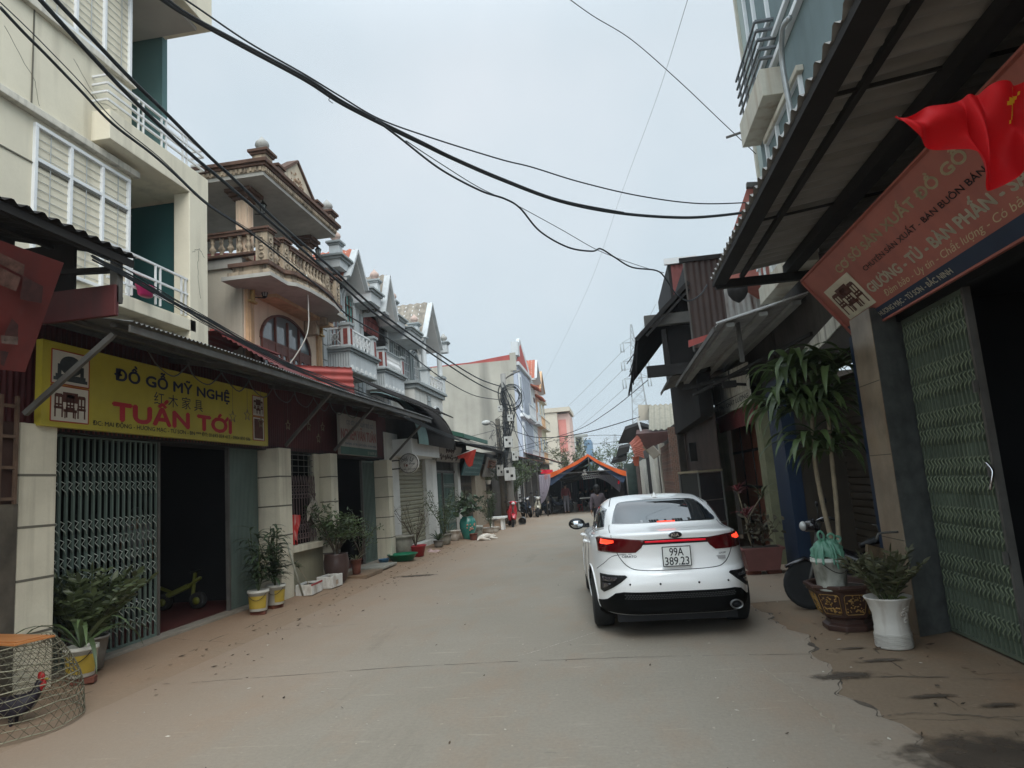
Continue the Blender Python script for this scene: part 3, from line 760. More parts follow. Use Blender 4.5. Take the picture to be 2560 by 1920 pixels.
def moulding(parent, poly, steps, name='moulding', m=None):
    """poly: plan outline of the balcony (x, y); steps: list of (grow, z0, z1)"""
    cx = sum(p[0] for p in poly)/len(poly); cy = sum(p[1] for p in poly)/len(poly)
    for i, (gr, z0, z1, mm) in enumerate(steps):
        g = MB(); q = [(x+math.copysign(gr, x-cx), y+math.copysign(gr, y-cy)) for x, y in poly]; g.prism(q, 'z', z0, z1); g.build(name, mm, parent)
# balcony: curved front plan, from the wall at x=-7.4 to x=-6.6
pl = [(-7.38,12.62),(-6.62,12.62),(-6.62,13.35),(-6.48,13.5),(-6.40,14.0),(-6.38,14.5),(-6.40,15.0),(-6.48,15.5),(-6.62,15.65),(-6.62,16.35),(-7.38,16.35)]
moulding(B2, pl, [(-.16,6.28,6.36,M_soff),(-.08,6.36,6.46,M_old),(.0,6.46,6.58,M_old),(.07,6.58,6.66,M_brn)])
for y in (16.0,):
    g = MB(); g.prism([(-7.4,5.75),(-7.4,6.3),(-6.75,6.3),(-6.8,6.15),(-7.1,6.05),(-7.2,5.85)], 'y', y-.11, y+.11) if False else g.add([], [])
    g.box(-7.4,-7.05,y-.1,y+.1,5.85,6.28); g.box(-7.05,-6.8,y-.1,y+.1,6.08,6.28); g.build('corbel', M_old, B2, bevel=.03)
pedestal(B2, -6.72, 12.72, 6.66, 7.28); pedestal(B2, -6.72, 13.42, 6.66, 7.28); pedestal(B2, -6.72, 15.6, 6.66, 7.28); pedestal(B2, -6.72, 16.25, 6.66, 7.28)
balustrade(B2, (-6.72,12.87), (-6.72,13.28), 6.7, .5, 2); balustrade(B2, (-6.62,13.56), (-6.62,15.46), 6.7, .5, 11); balustrade(B2, (-6.72,15.74), (-6.72,16.1), 6.7, .5, 2)
balustrade(B2, (-9.6,12.98), (-6.9,12.98), 7.02, .40, 13)
MB().box(-14,-7.38,12.98,16.9,6.75,6.95).build('terrace_floor', M_soff, B2)
# columns of the roofed terrace and the roof slab
for (x, y) in ((-7.42,13.2),(-7.42,16.2),(-11,13.2)):
    g = MB(); g.box(x-.13,x+.13,y-.13,y+.13,6.95,8.27)
    for k in (-.06,0,.06): g.box(x+.13,x+.145,y+k-.012,y+k+.012,7.15,8.35)
    for k in (-.06,0,.06): g.box(x+k-.012,x+k+.012,y-.145,y-.13,7.15,8.35)
    p = g.build('column', M_peach, B2)
    g = MB(); g.box(x-.18,x+.18,y-.18,y+.18,8.27,8.34); g.box(x-.24,x+.24,y-.24,y+.24,8.34,8.42); g.box(x-.30,x+.30,y-.30,y+.30,8.42,8.50); g.build('capital', M_brn, p, bevel=.01)
RX, RY0, RY1, RZ = -6.62, 12.55, 16.3, 8.24
g = MB(); g.box(-13.5, RX, RY0, RY1, RZ+.26, RZ+.34); g.build('roof_soffit', M_soff, B2)
for k, (gr, a, b, mm) in enumerate(((.02,.34,.46,M_old),(.07,.46,.52,M_brn),(.12,.52,.60,M_brn))):
    MB().box(-13.5, RX+gr, RY0-gr, RY1+gr, RZ+a, RZ+b).build('roof_cornice', mm, B2, bevel=.006)
g = MB(); n = 46
for i in range(n): y = RY0+(RY1-RY0)*(i+.5)/n; g.box(RX+.02, RX+.05, y-.025, y+.025, RZ+.36, RZ+.44)
for i in range(60): x = -13+(RX+13)*(i+.5)/60; g.box(x-.025, x+.025, RY0-.05, RY0-.02, RZ+.36, RZ+.44)
g.build('dentil_row', M_old, B2)
zr = RZ+.60
def post(parent, x, y, z, h, w=.3, fin=True, m=None, mc=None, mf=None, nm='roof_post'):
    g = MB(); g.box(x-w/2,x+w/2,y-w/2,y+w/2,z,z+h); p = g.build(nm, m or M_old, parent, bevel=.005)
    g = MB(); g.box(x-w*.62,x+w*.62,y-w*.62,y+w*.62,z+h,z+h+.05); g.box(x-w*.75,x+w*.75,y-w*.75,y+w*.75,z+h+.05,z+h+.11); g.build('cap', mc or M_brn, p, bevel=.005)
    if fin:
        g = MB(); g.lathe((x,y,z+h+.11), [(.08,0),(.11,.02),(.06,.05),(.12,.10),(.15,.16),(.13,.23),(.07,.29),(.03,.34),(.005,.37)], 12); g.build('finial', mf or mat('finial_stone', (.38,.38,.36), .9, .3, 6, .2), p)
post(B2, -6.74, 12.75, zr, .16); post(B2, -6.74, 16.1, zr, .16)
post(B2, -6.74, 13.30, zr, .10, .24, False); post(B2, -6.74, 15.3, zr, .10, .24, False)
g = MB(); g.box(-6.86,-6.66,12.8,13.3,zr,zr+.12); g.box(-6.86,-6.66,15.3,16.0,zr,zr+.12); g.build('parapet', M_old, B2)
g = MB(); g.prism([(13.4,zr),(15.1,zr),(15.1,zr+.10),(14.25,zr+.74),(13.4,zr+.10)], 'x', -6.88, -6.67); pd = g.build('pediment', mat('pediment_cream', (.55,.47,.36), .9, .2, 3, .15, 16, .5, (.15,.12,.1)), B2)
g = MB(); g.bar((-6.77,13.3,zr+.10),(-6.77,14.25,zr+.79),.06,.28,up=(1,0,0)); g.bar((-6.77,14.25,zr+.79),(-6.77,15.2,zr+.10),.06,.28,up=(1,0,0)); g.build('coping', M_brn, pd)
g = MB(); q = random.Random(4)
for i in range(40):
    a = q.uniform(0, 6.3); r = q.uniform(0, .28); g.ball((-6.67, 14.25+r*math.cos(a)*1.3, zr+.28+r*math.sin(a)*.6), q.uniform(.018,.045), 6, 4, .5)
g.build('carved_relief', mat('carving_tan', (.30,.20,.13), .9, .2, 5, .1), pd)
# wall relief: pilasters, arched door-window, hood
for y in (13.25, 16.75):
    g = MB(); g.box(-7.4,-7.33,y-.12,y+.12,3.6,6.3); g.box(-7.33,-7.315,y-.07,y-.03,3.7,5.9); g.box(-7.33,-7.315,y+.0,y+.04,3.7,5.9)
    p = g.build('pilaster', M_peachp, B2)
    g = MB(); g.box(-7.33,-7.26,y-.14,y+.14,6.0,6.05); g.box(-7.33,-7.24,y-.15,y+.15,6.3,6.38)
    for k in range(5): g.ball((-7.29,y,6.08+k*.05),.05,8,5)
    g.build('capital', mat('gilt', (.50,.33,.13), .6, .3, 6, .2), p)
g = MB(); A = [(13.72,4.0)]+[(14.95-1.23*math.cos(math.pi*t/16), 5.35+.72*math.sin(math.pi*t/16)) for t in range(17)]+[(16.18,4.0)]
g.prism(A, 'x', -7.395, -7.385); aw = g.build('arched_window', M_pane, B2)
M_redwd = mat('reddish_wood', (.13,.045,.032), .55, .2, 3, .05)
g = MB()
for i in range(16):
    a, b = A[i+1], A[i+2]; g.bar((-7.37,*a),(-7.37,*b),.05,.06,up=(1,0,0))
g.bar((-7.37,13.72,5.33),(-7.37,16.18,5.33),.05,.06)
for y in (13.75,14.35,14.95,15.55,16.15): g.bar((-7.365,y,3.6),(-7.365,y,5.35 if y in (13.75,16.15) else 5.95),.05,.06)
g.build('frame', M_redwd, aw)
for y in (14.05,14.65,15.25,15.85):
    g = MB()
    for dy in (-.13,.13):
        pts = [(y+dy-.08,3.7),(y+dy+.08,3.7)]+[(y+dy+.08*math.cos(math.pi*t/6), 5.0+.1*math.sin(math.pi*t/6)) for t in range(7)]
        g.prism(pts, 'x', -7.372, -7.366)
    g.build('leaf_pane', M_pane, aw)
    g = MB()
    for yy in (y-.26,y,y+.26): g.box(-7.382,-7.35,yy-.045,yy+.045,3.6,5.3)
    g.box(-7.381,-7.352,y-.28,y+.28,5.12,5.3); g.box(-7.381,-7.352,y-.28,y+.28,4.3,4.36); g.build('shutter_leaf', M_redwd, aw)
g = MB(); g.prism([(-7.4,6.22),(-7.4,6.62),(-6.95,6.28),(-6.95,6.20)], 'y', 13.65, 16.75); hd = g.build('window_hood', M_peachp, B2)
g = MB()
for i in range(28):
    y = 13.65+(3.1)*(i+.5)/28; g.tube([(-7.38,y,6.63),(-6.95,y,6.31)], .045, 6)
g.build('hood_tile', mat('brown_tile', (.20,.085,.05), .8, .3, 3, .1), hd)
def wall_lantern(parent, x, y, z, s=1):
    g = MB(); g.bar((x-.22*s,y,z-.1*s),(x,y,z-.14*s),.02*s); g.lathe((x,y,z-.14*s), [(.02*s,0),(.05*s,.02*s),(.03*s,.04*s)], 8); g.lathe((x,y,z+.10*s), [(.10*s,0),(.07*s,.05*s),(.02*s,.10*s),(.005,.16*s)], 8)
    for k in range(6): a = k*math.pi/3; g.bar((x+.05*s*math.cos(a),y+.05*s*math.sin(a),z-.1*s),(x+.085*s*math.cos(a),y+.085*s*math.sin(a),z+.1*s),.012*s)
    l = g.build('wall_lantern', M_dsteel, parent); MB().lathe((x,y,z-.1*s), [(.04*s,0),(.075*s,.2*s)], 8).build('lantern_glass', mat('lantern_glass', (.45,.47,.45), .2, .1, 5, 0), l)
wall_lantern(B2, -7.15, 13.5, 6.3); wall_lantern(B2, -7.2, 13.6, 8.25, .9); wall_lantern(B2, -7.2, 16.5, 8.2, .9)
MB().tube([(-12,13,9.0),(-12,13,9.6)], .015, 5).build('lightning_rod', M_dsteel, B2)
MB().tube(spl([(-6.4,14.0,6.75),(-6.38,14.0,6.0),(-6.4,13.95,5.4),(-6.6,13.8,4.9),(-6.8,13.7,4.6)]), .014, 5).build('drain_hose', mat('pale_hose', (.5,.5,.45), .6, .1, 3, 0), B2)

# ------------------------------------------------------------------ three narrow grey and white houses
M_gw = mat('grey_white_render', (.70,.70,.67), .9, .12, 1, .12, 16, .5, (.27,.27,.25))
M_gt = mat('grey_trim', (.30,.33,.335), .85, .15, 2, .1, 16, .35, (.13,.13,.13))
M_gt2 = mat('pale_grey_trim', (.52,.55,.56), .85, .12, 2, .08, 16, .35, (.22,.22,.21))
M_brick = mat('red_brick_inset', (.20,.05,.04), .9, .4, 12, .2)
M_rtile = mat('red_roof_tile', (.36,.115,.07), .8, .3, 3, .15, 16, .3, (.15,.08,.05), island=.25)
M_otile = mat('old_roof_tile', (.26,.23,.19), .95, .4, 4, .4, 10, .5, (.07,.07,.06))
def arch_panel(parent, X, y0, y1, z0, z1, trim, pane, name='arched_window', nb=4):
    r = (y1-y0)/2; c = (y0+y1)/2; k = 12
    def arc(rr): return [(c-rr*math.cos(math.pi*t/k), z1-r+rr*math.sin(math.pi*t/k)) for t in range(k+1)]
    g = MB(); g.prism([(y0,z0)]+arc(r)+[(y1,z0)], 'x', X+.002, X+.012); w = g.build(name, pane, parent)
    g = MB()
    for off, ww, hh in ((.06,.10,.10),(.17,.07,.06)):
        P = [(y0-off, z0)]+arc(r+off)+[(y1+off, z0)]
        for i in range(len(P)-1): g.bar((X+hh/2,*P[i]),(X+hh/2,*P[i+1]),hh,ww,up=(1,0,0))
    g.build('arch_trim', trim, w)
    g = MB()
    for i in range(nb+1): y = y0+(y1-y0)*i/nb; g.bar((X+.03,y,z0),(X+.03,y,z1-r+math.sqrt(max(0,r*r-(y-c)**2))),.022)
    z = z0
    while z < z1-r*.3: g.bar((X+.032,y0,z),(X+.032,y1,z),.018); z += .3
    g.build('window_grille', M_railw if nb > 3 else M_redwd, w)
def x_rail(parent, a, b, z0, z1, n, m):
    a, b = Vector((*a, z0)), Vector((*b, z0)); h = Vector((0,0,z1-z0)); g = MB(); g.bar(a, b, .03); g.bar(a+h, b+h, .045)
    for i in range(n):
        p, q_ = a.lerp(b, i/n), a.lerp(b, (i+1)/n); g.bar(p, q_+h, .016); g.bar(q_, p+h, .016); g.bar(p, p+h, .02)
        c = (p+q_+h)/2
        R3 = Matrix.Rotation(math.pi/2, 3, 'Y') if abs(a.x-b.x) < .01 else Matrix.Rotation(math.pi/2, 3, 'X')
        g.lathe(c, [(.10,-.008),(.10,.008),(.082,.008),(.082,-.008),(.10,-.008)], 10, True, R3)
    g.build('railing', m, parent)
def scallop_slab(parent, x0, x1, y0, y1, z0, z1, m, mt, soff):
    g = MB(); g.box(x0, x1, y0, y1, z0, z1-.10); g.build('balcony_slab', m, parent)
    g = MB(); g.box(x0, x1+.06, y0-.06, y1+.06, z1-.10, z1-.03); g.box(x0, x1+.12, y0-.12, y1+.12, z1-.03, z1+.03); g.build('balcony_cornice', mt, parent, bevel=.008)
    g = MB(); g.box(x0, x1-.02, y0+.02, y1-.02, z0-.02, z0); g.build('balcony_soffit', soff, parent)
    g = MB(); n = 6
    for i in range(n):
        c = y0+(y1-y0)*(i+.5)/n; w = (y1-y0)/n*.36
        P = [(c-w, z0+.04)]+[(c-w*math.cos(math.pi*t/6), z0+.04+w*.5*math.sin(math.pi*t/6)*2) for t in range(1,6)]+[(c+w, z0+.04)]
        g.prism(P, 'x', x1, x1+.012)
    g.build('scallop_relief', mat('white_relief', (.66,.67,.66), .8, .1, 3, 0), parent)
    g = MB()
    for i in range(9):
        x = x0+(x1-x0)*(i+.5)/9; g.box(x-.012, x+.012, y0-.01, y0, z0+.12, z1-.14)
    g.build('flute_relief', M_gt, parent)
def gable(parent, x0, x1, yc, hw, ze, zp, tilem, trim, soffm, th=.12):
    """steep little gable roof facing the street, ridge along x"""
    for sgn in (-1, 1):
        g = MB(); e = Vector((0, yc+sgn*hw, ze)); p = Vector((0, yc, zp)); d = (e-p); nseg = 8; wv = 12
        def P(u, v):
            q_ = p+d*u; return Vector((x0+(x1-x0)*v, q_.y, q_.z+.03+.022*math.sin(v*2*math.pi*wv)-.03*((u*nseg) % 1)))
        g.grid(P, nseg*2, wv*4); g.build('roof_tiles', tilem, parent)
        g = MB(); a, b = p, e; g.add([(x0,a.y,a.z),(x1,a.y,a.z),(x1,b.y,b.z),(x0,b.y,b.z),(x0,a.y,a.z-th),(x1,a.y,a.z-th),(x1,b.y,b.z-th),(x0,b.y,b.z-th)],
            [(0,1,2,3),(7,6,5,4),(0,4,5,1),(1,5,6,2),(2,6,7,3),(3,7,4,0)]); g.build('roof_slope', soffm, parent)
        g = MB(); g.bar((x1+.02, a.y, a.z-.02), (x1+.02, b.y, b.z-.02), .07, .2, up=(1,0,0)); g.build('verge_board', trim, parent)
def narrow_house(name, label, y0, y1, zb, ztop, xw=-7.4, xb=-6.75, style=0, top='gable', tile=None):
    B = thing(name, label, 'house', (-9, (y0+y1)/2, 0)); w = y1-y0
    g = MB(); g.box(-14, xw, y0, y1, 3.0, zb+2.25); g.build('wall', M_gw, B)
    g = MB()
    for y in (y0+.12, y1-.12):
        for k in range(9): g.box(xw, xw+.05, y-.12, y+.12, zb-2+.42*k, zb-2+.42*k+.38)
    g.build('quoin', M_gt2, B)
    scallop_slab(B, xw, xb, y0+.30, y1-.32, zb-.62, zb, M_gt2, M_gt, M_soff)
    for y in (y0+.42, y1-.44):
        g = MB(); g.box(xb-.22, xb+.02, y-.12, y+.12, zb+.03, zb+.62); p = g.build('pedestal', M_gt2, B)
        MB().box(xb-.27, xb+.07, y-.17, y+.17, zb+.62, zb+.70).build('cap', M_gt, p, bevel=.006)
        MB().box(xb+.02, xb+.03, y-.06, y+.06, zb+.10, zb+.54).build('brick_inset', M_brick, p)
        if y < (y0+y1)/2: MB().box(xb-.16, xb-.04, y-.13, y-.12, zb+.10, zb+.54).build('brick_inset', M_brick, p)
    if style == 0:
        x_rail(B, (xb-.08, y0+.55), (xb-.08, y1-.57), zb+.10, zb+.58, 6, M_railw); x_rail(B, (xw+.02, y0+.36), (xb-.22, y0+.36), zb+.10, zb+.58, 1, M_railw)
    else:
        balustrade(B, (xb-.08, y0+.55), (xb-.08, y1-.57), zb+.08, .46, 13, M_railw, M_gt, .12)
    return B
B3 = narrow_house('grey_house', 'narrow grey and white house with red-tiled gable and cross-rail balcony beside the peach house', 17.0, 19.75, 5.75, 8.6)
arch_panel(B3, -7.4, 17.45, 18.2, 5.9, 7.75, M_gt2, M_pane, nb=3); arch_panel(B3, -7.4, 18.5, 19.25, 5.9, 7.75, M_gt2, mat('green_glass', (.12,.26,.24), .1, .1, 2, 0), nb=3)
g = MB(); g.box(-7.4,-6.95,17.0,17.95,7.85,7.97); g.build('roof_ledge', M_gt, B3)
def block(parent, x0, x1, y0, y1, z0, z1):
    g = MB(); g.box(x0, x1, y0, y1, z0, z1); p = g.build('cornice_block', M_gt2, parent); g = MB(); g.box(x0, x1+.06, y0-.06, y1+.06, z1, z1+.07); g.box(x0, x1+.12, y0-.12, y1+.12, z1+.07, z1+.13); g.build('cap', M_gt, p, bevel=.006)
block(B3, -7.4, -6.75, 16.85, 17.45, 7.9, 8.12); block(B3, -7.4, -6.75, 19.2, 20.1, 7.55, 7.85)
post(B3, -6.95, 17.1, 8.25, .32, .28, True, M_gt2, M_gt, mat('pink_stone', (.5,.38,.33), .9, .2, 6, .1))
gable(B3, -9.2, -6.75, 18.0, .72, 7.75, 8.75, M_rtile, M_gt2, mat('pale_soffit', (.58,.58,.57), .9, .1, 1, .05))
MB().prism([(17.35,7.75),(18.65,7.75),(18.0,8.6)], 'x', -8.6, -7.4).build('gable_wall', M_gw, B3)
g = MB(); g.sheet((-12,19.9,9.0), (3.6,0,-.5), (0,-2.9,0), .2, .02, 4); g.build('tin_roof', M_sheet_r, B3)
B4 = narrow_house('grey_house', 'narrow grey house with slim white balusters and steep gable, second of the grey houses', 19.85, 22.5, 5.62, 8.0, style=1)
g = MB(); g.box(-7.6,-7.39,20.2,22.3,6.0,7.6); g.build('open_recess', M_dark, B4)
g = MB(); g.box(-7.39,-7.37,20.2,21.6,6.9,7.5); g.build('red_blind', M_sheet_r, B4)
g = MB()
for i in range(17): y = 20.2+.125*i; g.bar((-7.3,y,5.7),(-7.3,y,7.6),.012)
for z in (6.1,6.5,6.9,7.3): g.bar((-7.3,20.2,z),(-7.3,22.3,z),.012)
g.build('window_grille', M_dsteel, B4)
g = MB(); g.box(-7.4,-6.9,19.9,22.4,7.62,7.72); g.build('ceiling_ledge', M_gt2, B4)
block(B4, -7.4, -6.75, 21.7, 22.6, 7.35, 7.6)
post(B4, -6.95, 21.95, 7.72, .45, .26, True, M_gt2, M_gt, MC['pink_stone'])
post(B4, -6.95, 20.2, 7.95, .45, .26, True, M_gt2, M_gt, MC['pink_stone'])
gable(B4, -9.2, -6.75, 20.85, .68, 7.45, 8.85, M_otile, M_gt2, MC['pale_soffit'])
MB().prism([(20.2,7.45),(21.5,7.45),(20.85,8.6)], 'x', -8.6, -7.4).build('gable_wall', M_gw, B4)
# last of the grey houses: arched ground floor
B5 = thing('arcade_house', 'pale grey house with arched windows, big overhanging gable and arcaded ground floor', 'house', (-9, 25, 0))
g = MB(); g.box(-14,-7.4,22.6,26.9,3.0,7.6); g.build('wall', M_gw, B5)
for a, b, c_ in ((22.95,23.75,7.3),(24.15,24.95,7.25),(25.4,26.15,7.1)): arch_panel(B5, -7.4, a, b, 5.7, c_, M_gt, M_pane, nb=4)
g = MB(); g.box(-7.4,-6.5,22.8,26.9,5.35,5.5); g.box(-7.4,-6.42,22.7,27.0,5.5,5.6); g.build('balcony_cornice', M_gt, B5, bevel=.01)
g = MB(); g.box(-7.4,-6.6,22.85,26.8,4.0,5.35)
g.build('arcade_wall', mat('arcade_white', (.58,.58,.55), .9, .12, 1, .1, 16, .4, (.25,.25,.2)), B5)
for yc, r in ((23.7,.50),(25.7,.62)):
    g = MB(); P = [(yc-r,4.0)]+[(yc-r*math.cos(math.pi*t/14), 4.35+r*math.sin(math.pi*t/14)) for t in range(15)]+[(yc+r,4.0)]; g.prism(P, 'x', -6.598, -6.585); g.build('arch_opening', M_dark, B5)
    g = MB()
    for i in range(len(P)-1): g.bar((-6.57,*P[i]),(-6.57,*P[i+1]),.06,.10,up=(1,0,0))
    g.build('arch_trim', M_gt2, B5)
g = MB()
for k in range(5): g.box(-6.6,-6.55,24.45,24.85,4.1+.24*k,4.1+.24*k+.21)
g.build('quoin', M_gt, B5)
for y in (24.35, 26.7):
    g = MB(); g.box(-6.72,-6.45,y-.15,y+.15,5.6,6.2); p = g.build('pedestal', M_gt2, B5); MB().box(-6.78,-6.39,y-.21,y+.21,6.2,6.3).build('cap', M_gt, p)
    MB().lathe((-6.6,y,6.3), [(.13,0),(.10,.08),(.10,1.15),(.14,1.25),(.18,1.35)], 14).build('round_column', M_gt2, B5)
x_rail(B5, (-6.5,24.5), (-6.5,26.55), 5.66, 6.05, 5, M_railw)
block(B5, -7.4, -6.6, 22.7, 24.6, 7.1, 7.4)
post(B5, -6.8, 24.0, 7.53, .3, .3, True, M_gt2, M_gt, MC['pink_stone'])
gable(B5, -10.0, -6.5, 25.3, 1.25, 7.4, 9.05, M_otile, M_gt2, MC['pale_soffit'])
MB().prism([(24.2,7.3),(26.4,7.3),(25.3,8.8)], 'x', -8.6, -7.4).build('gable_wall', M_gw, B5)
post(B5, -6.4, 26.85, 7.3, .35, .3, True, M_gt2, M_gt, MC['finial_stone'])

# ------------------------------------------------------------------ first shop: ground floor row with pilasters
S1 = thing('furniture_shop', 'long low shopfront with banded concrete pilasters, green folding gates and a window', 'shop', (-6.5, 11, 0))
PX, GX = -5.75, -6.1
for a, b, zt in ((5.95,6.40,2.70),(11.24,11.69,2.68),(13.44,13.79,2.66),(17.04,17.42,2.62)):
    p = MB().box(GX-.15, PX, a, b, 0, zt).build('pilaster', M_conc, S1, bevel=.008)
    for z in (2.18,1.67,1.16,.64): MB().box(GX-.10, PX+.003, a-.003, b+.003, z-.012, z+.012).build('joint', M_groove, p)
MB().box(-7.0, -5.93, 6.4, 17.1, 0, .128).build('threshold', mat('threshold_concrete', (.25,.22,.18), .9, .25, 3, .2, 30), S1, bevel=.01)
MB().box(-11.5, -6.15, 6.2, 17.2, .121, .13).build('interior_floor', M_tile, S1)
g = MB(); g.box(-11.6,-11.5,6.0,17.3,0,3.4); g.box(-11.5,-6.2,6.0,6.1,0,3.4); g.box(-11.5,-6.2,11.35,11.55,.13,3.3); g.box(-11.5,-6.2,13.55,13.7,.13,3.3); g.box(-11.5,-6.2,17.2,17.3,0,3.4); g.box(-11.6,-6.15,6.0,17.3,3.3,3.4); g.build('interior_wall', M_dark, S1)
folding_gate(S1, GX, 6.52, 8.46, .13, 2.68, 19, 1, [2.28,2.06,1.62,1.42,1.22,1.02,.56,.36])
folding_gate(S1, GX, 10.22, 11.10, .13, 2.68, 22, 1, [], frame='a')
g = MB(); g.box(-6.05,-5.98,11.69,13.44,.0,.80); g.build('low_wall', mat('olive_plaster', (.28,.26,.18), .9, .15, 1.2, .1, 20, .3, (.15,.14,.10)), S1)
MB().box(-6.06,-5.86,11.70,13.62,.80,.92).build('window_sill', M_conc, S1, bevel=.01)
g = MB(); g.box(-6.05,-6.0,11.69,11.75,.92,2.68); g.box(-6.05,-6.0,13.2,13.44,.92,2.68); g.build('window_jamb', M_conc, S1)
gr = MB()
M_grl = mat('rusty_pink_iron', (.15,.105,.10), .7, .3, 5, .05)
for i in range(13): y = 11.8+i*.115; gr.bar((-6.0,y,.94),(-6.0,y,2.2),.014)
for z in (1.02,1.28,1.86,2.02): gr.bar((-6.0,11.75,z),(-6.0,13.2,z),.016)
def ring(g, x, y, z, r, w=.007, a0=0, a1=2*math.pi, n=14):
    g.tube([(x, y+r*math.cos(a0+(a1-a0)*t/n), z+r*math.sin(a0+(a1-a0)*t/n)) for t in range(n+1)], w, 4)
for i in range(12):
    y = 11.86+i*.115
    ring(gr, -5.99, y, 1.03, .085, a0=0, a1=math.pi); ring(gr, -5.99, y, 1.22, .04); ring(gr, -5.99, y, 1.86, .08, a0=math.pi, a1=2*math.pi); ring(gr, -5.99, y, 1.94, .035)
    gr.tube([(-5.99,y-.05,2.02),(-5.99,y-.02,2.12),(-5.99,y,2.22),(-5.99,y+.02,2.12),(-5.99,y+.05,2.02)], .006, 4)
    gr.tube([(-5.99,y-.05,1.28),(-5.99,y,1.40),(-5.99,y+.05,1.28)], .006, 4)
w = gr.build('window_grille', M_grl, S1)
g = MB()
for z in (2.28,2.40,2.52,2.62): g.bar((-6.03,11.75,z),(-6.03,13.2,z),.012)
for i in range(6): g.bar((-6.03,11.8+.25*i,2.2),(-6.03,11.8+.25*i,2.66),.010)
g.build('upper_bars', M_steel, S1)
folding_gate(S1, GX, 16.1, 16.95, .13, 2.6, 9, 1, [], frame='a')
g = MB(); g.sheet((-5.99,5.0,4.05), (0,0,-1.37), (0,12.75,0), .075, .009, 6); g.build('cladding', M_burg, S1)
MB().box(-6.4,-5.99,5.0,17.6,2.66,2.74).build('lintel', M_dsteel, S1)

def photo_inset(parent, o, u, v, w, h, cols, seed, frame=None):
    """small picture printed on a sign: light card with dark furniture shapes in relief"""
    o, u, v = Vector(o), Vector(u), Vector(v); n = u.cross(v).normalized(); q = random.Random(seed)
    g = MB(); g.add([o+n*.003, o+u*w+n*.003, o+u*w+v*h+n*.003, o+v*h+n*.003], [(0,1,2,3)]); c = g.build('picture_card', cols[0], parent)
    g = MB()
    def R(x0, x1, y0, y1): g.add([o+u*(w*x0)+v*(h*y0)+n*.006, o+u*(w*x1)+v*(h*y0)+n*.006, o+u*(w*x1)+v*(h*y1)+n*.006, o+u*(w*x0)+v*(h*y1)+n*.006], [(0,1,2,3)])
    if seed % 3 == 0:     # armchair set
        for cx in (.2, .5, .8):
            R(cx-.12, cx+.12, .35, .42); R(cx-.11, cx-.07, .12, .75); R(cx+.07, cx+.11, .12, .75); R(cx-.09, cx+.09, .68, .78); R(cx-.02, cx+.02, .4, .7)
            R(cx-.08, cx+.08, .45, .5)
        R(.32,.68,.28,.36); R(.35,.38,.1,.3); R(.62,.65,.1,.3); R(.3,.7,.55,.84)
    elif seed % 3 == 1:   # cabinet with round ornament
        R(.05,.95,.1,.2); R(.1,.9,.2,.3); R(.15,.25,.3,.6); R(.75,.85,.3,.6)
        for k in range(24):
            a = 2*math.pi*k/24; b = 2*math.pi*(k+1)/24; cc = o+u*(w*.5)+v*(h*.58)+n*.006
            g.add([cc, cc+u*(w*.3*math.cos(a))+v*(h*.3*math.sin(a)), cc+u*(w*.3*math.cos(b))+v*(h*.3*math.sin(b))], [(0,1,2)])
    else:                 # wardrobe / board
        R(.12,.88,.08,.92)
    g.build('picture_print', cols[1], c)
    if frame:
        g = MB(); t = .012
        for a, b in (((0,0),(1,0)),((1,0),(1,1)),((1,1),(0,1)),((0,1),(0,0))):
            g.bar(o+u*(w*a[0])+v*(h*a[1])+n*.004, o+u*(w*b[0])+v*(h*b[1])+n*.004, t, .006, up=tuple(n))
        g.build('picture_frame', frame, c)
YU, ZU, YD = Vector((0,1,0)), Vector((0,0,1)), Vector((0,-1,0))
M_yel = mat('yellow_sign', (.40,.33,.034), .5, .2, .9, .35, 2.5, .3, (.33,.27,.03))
M_navy = mat('navy_letters', (.012,.014,.04), .6, .1, 3, 0)
M_rlet = mat('red_letters', (.38,.02,.03), .6, .1, 3, 0)
M_card = mat('pale_card', (.50,.46,.38), .7, .15, 4, 0); M_card2 = mat('dark_print', (.09,.03,.02), .7, .3, 9, 0); M_blkpr = mat('black_print', (.04,.045,.045), .7, .5, 9, 0)
M_redln = mat('red_line', (.3,.05,.02), .7, .1, 3, 0)
Y1 = thing('shop_sign', 'yellow furniture shop sign with big red name TUẤN TỚI above the folding gate', 'sign', (-5.7, 8.4, 2.7))
sx = -5.70
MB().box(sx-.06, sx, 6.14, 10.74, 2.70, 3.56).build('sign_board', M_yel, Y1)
def frame_mb(X, y0, y1, z0, z1, w=.03): return MB().box(X-.07,X+.004,y0,y0+w,z0,z1).box(X-.07,X+.004,y1-w,y1,z0,z1).box(X-.07,X+.003,y0+w,y1-w,z1-w,z1).box(X-.07,X+.003,y0+w,y1-w,z0,z0+w)
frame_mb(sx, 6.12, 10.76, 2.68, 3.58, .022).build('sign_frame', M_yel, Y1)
def lettering(parent, items, name='lettering'):
    for s, o, u, v, w_, h_, m, kw in items:
        t = MB(); text(t, s, o, u, v, w_, h_, **kw)
        if t.v: t.build(name, m, parent)
lettering(Y1, [('ĐỒ GỖ MỸ NGHỆ', (sx,7.16,3.26), YU, ZU, 2.44, .25, M_navy, dict(bold=.03)),
    ('红 木 家 具', (sx,7.86,3.08), YU, ZU, 1.05, .17, M_navy, dict(bold=.0)),
    ('TUẤN TỚI', (sx,7.14,2.82), YU, ZU, 2.5, .33, M_rlet, dict(bold=.045)),
    ('ĐC: MAI ĐỘNG - HƯƠNG MẠC - TỪ SƠN - BN *** ĐT: 01693 059 417 - 0904 850 686', (sx,6.83,2.722), YU, ZU, 3.36, .085, M_ink, dict(bold=.008))])
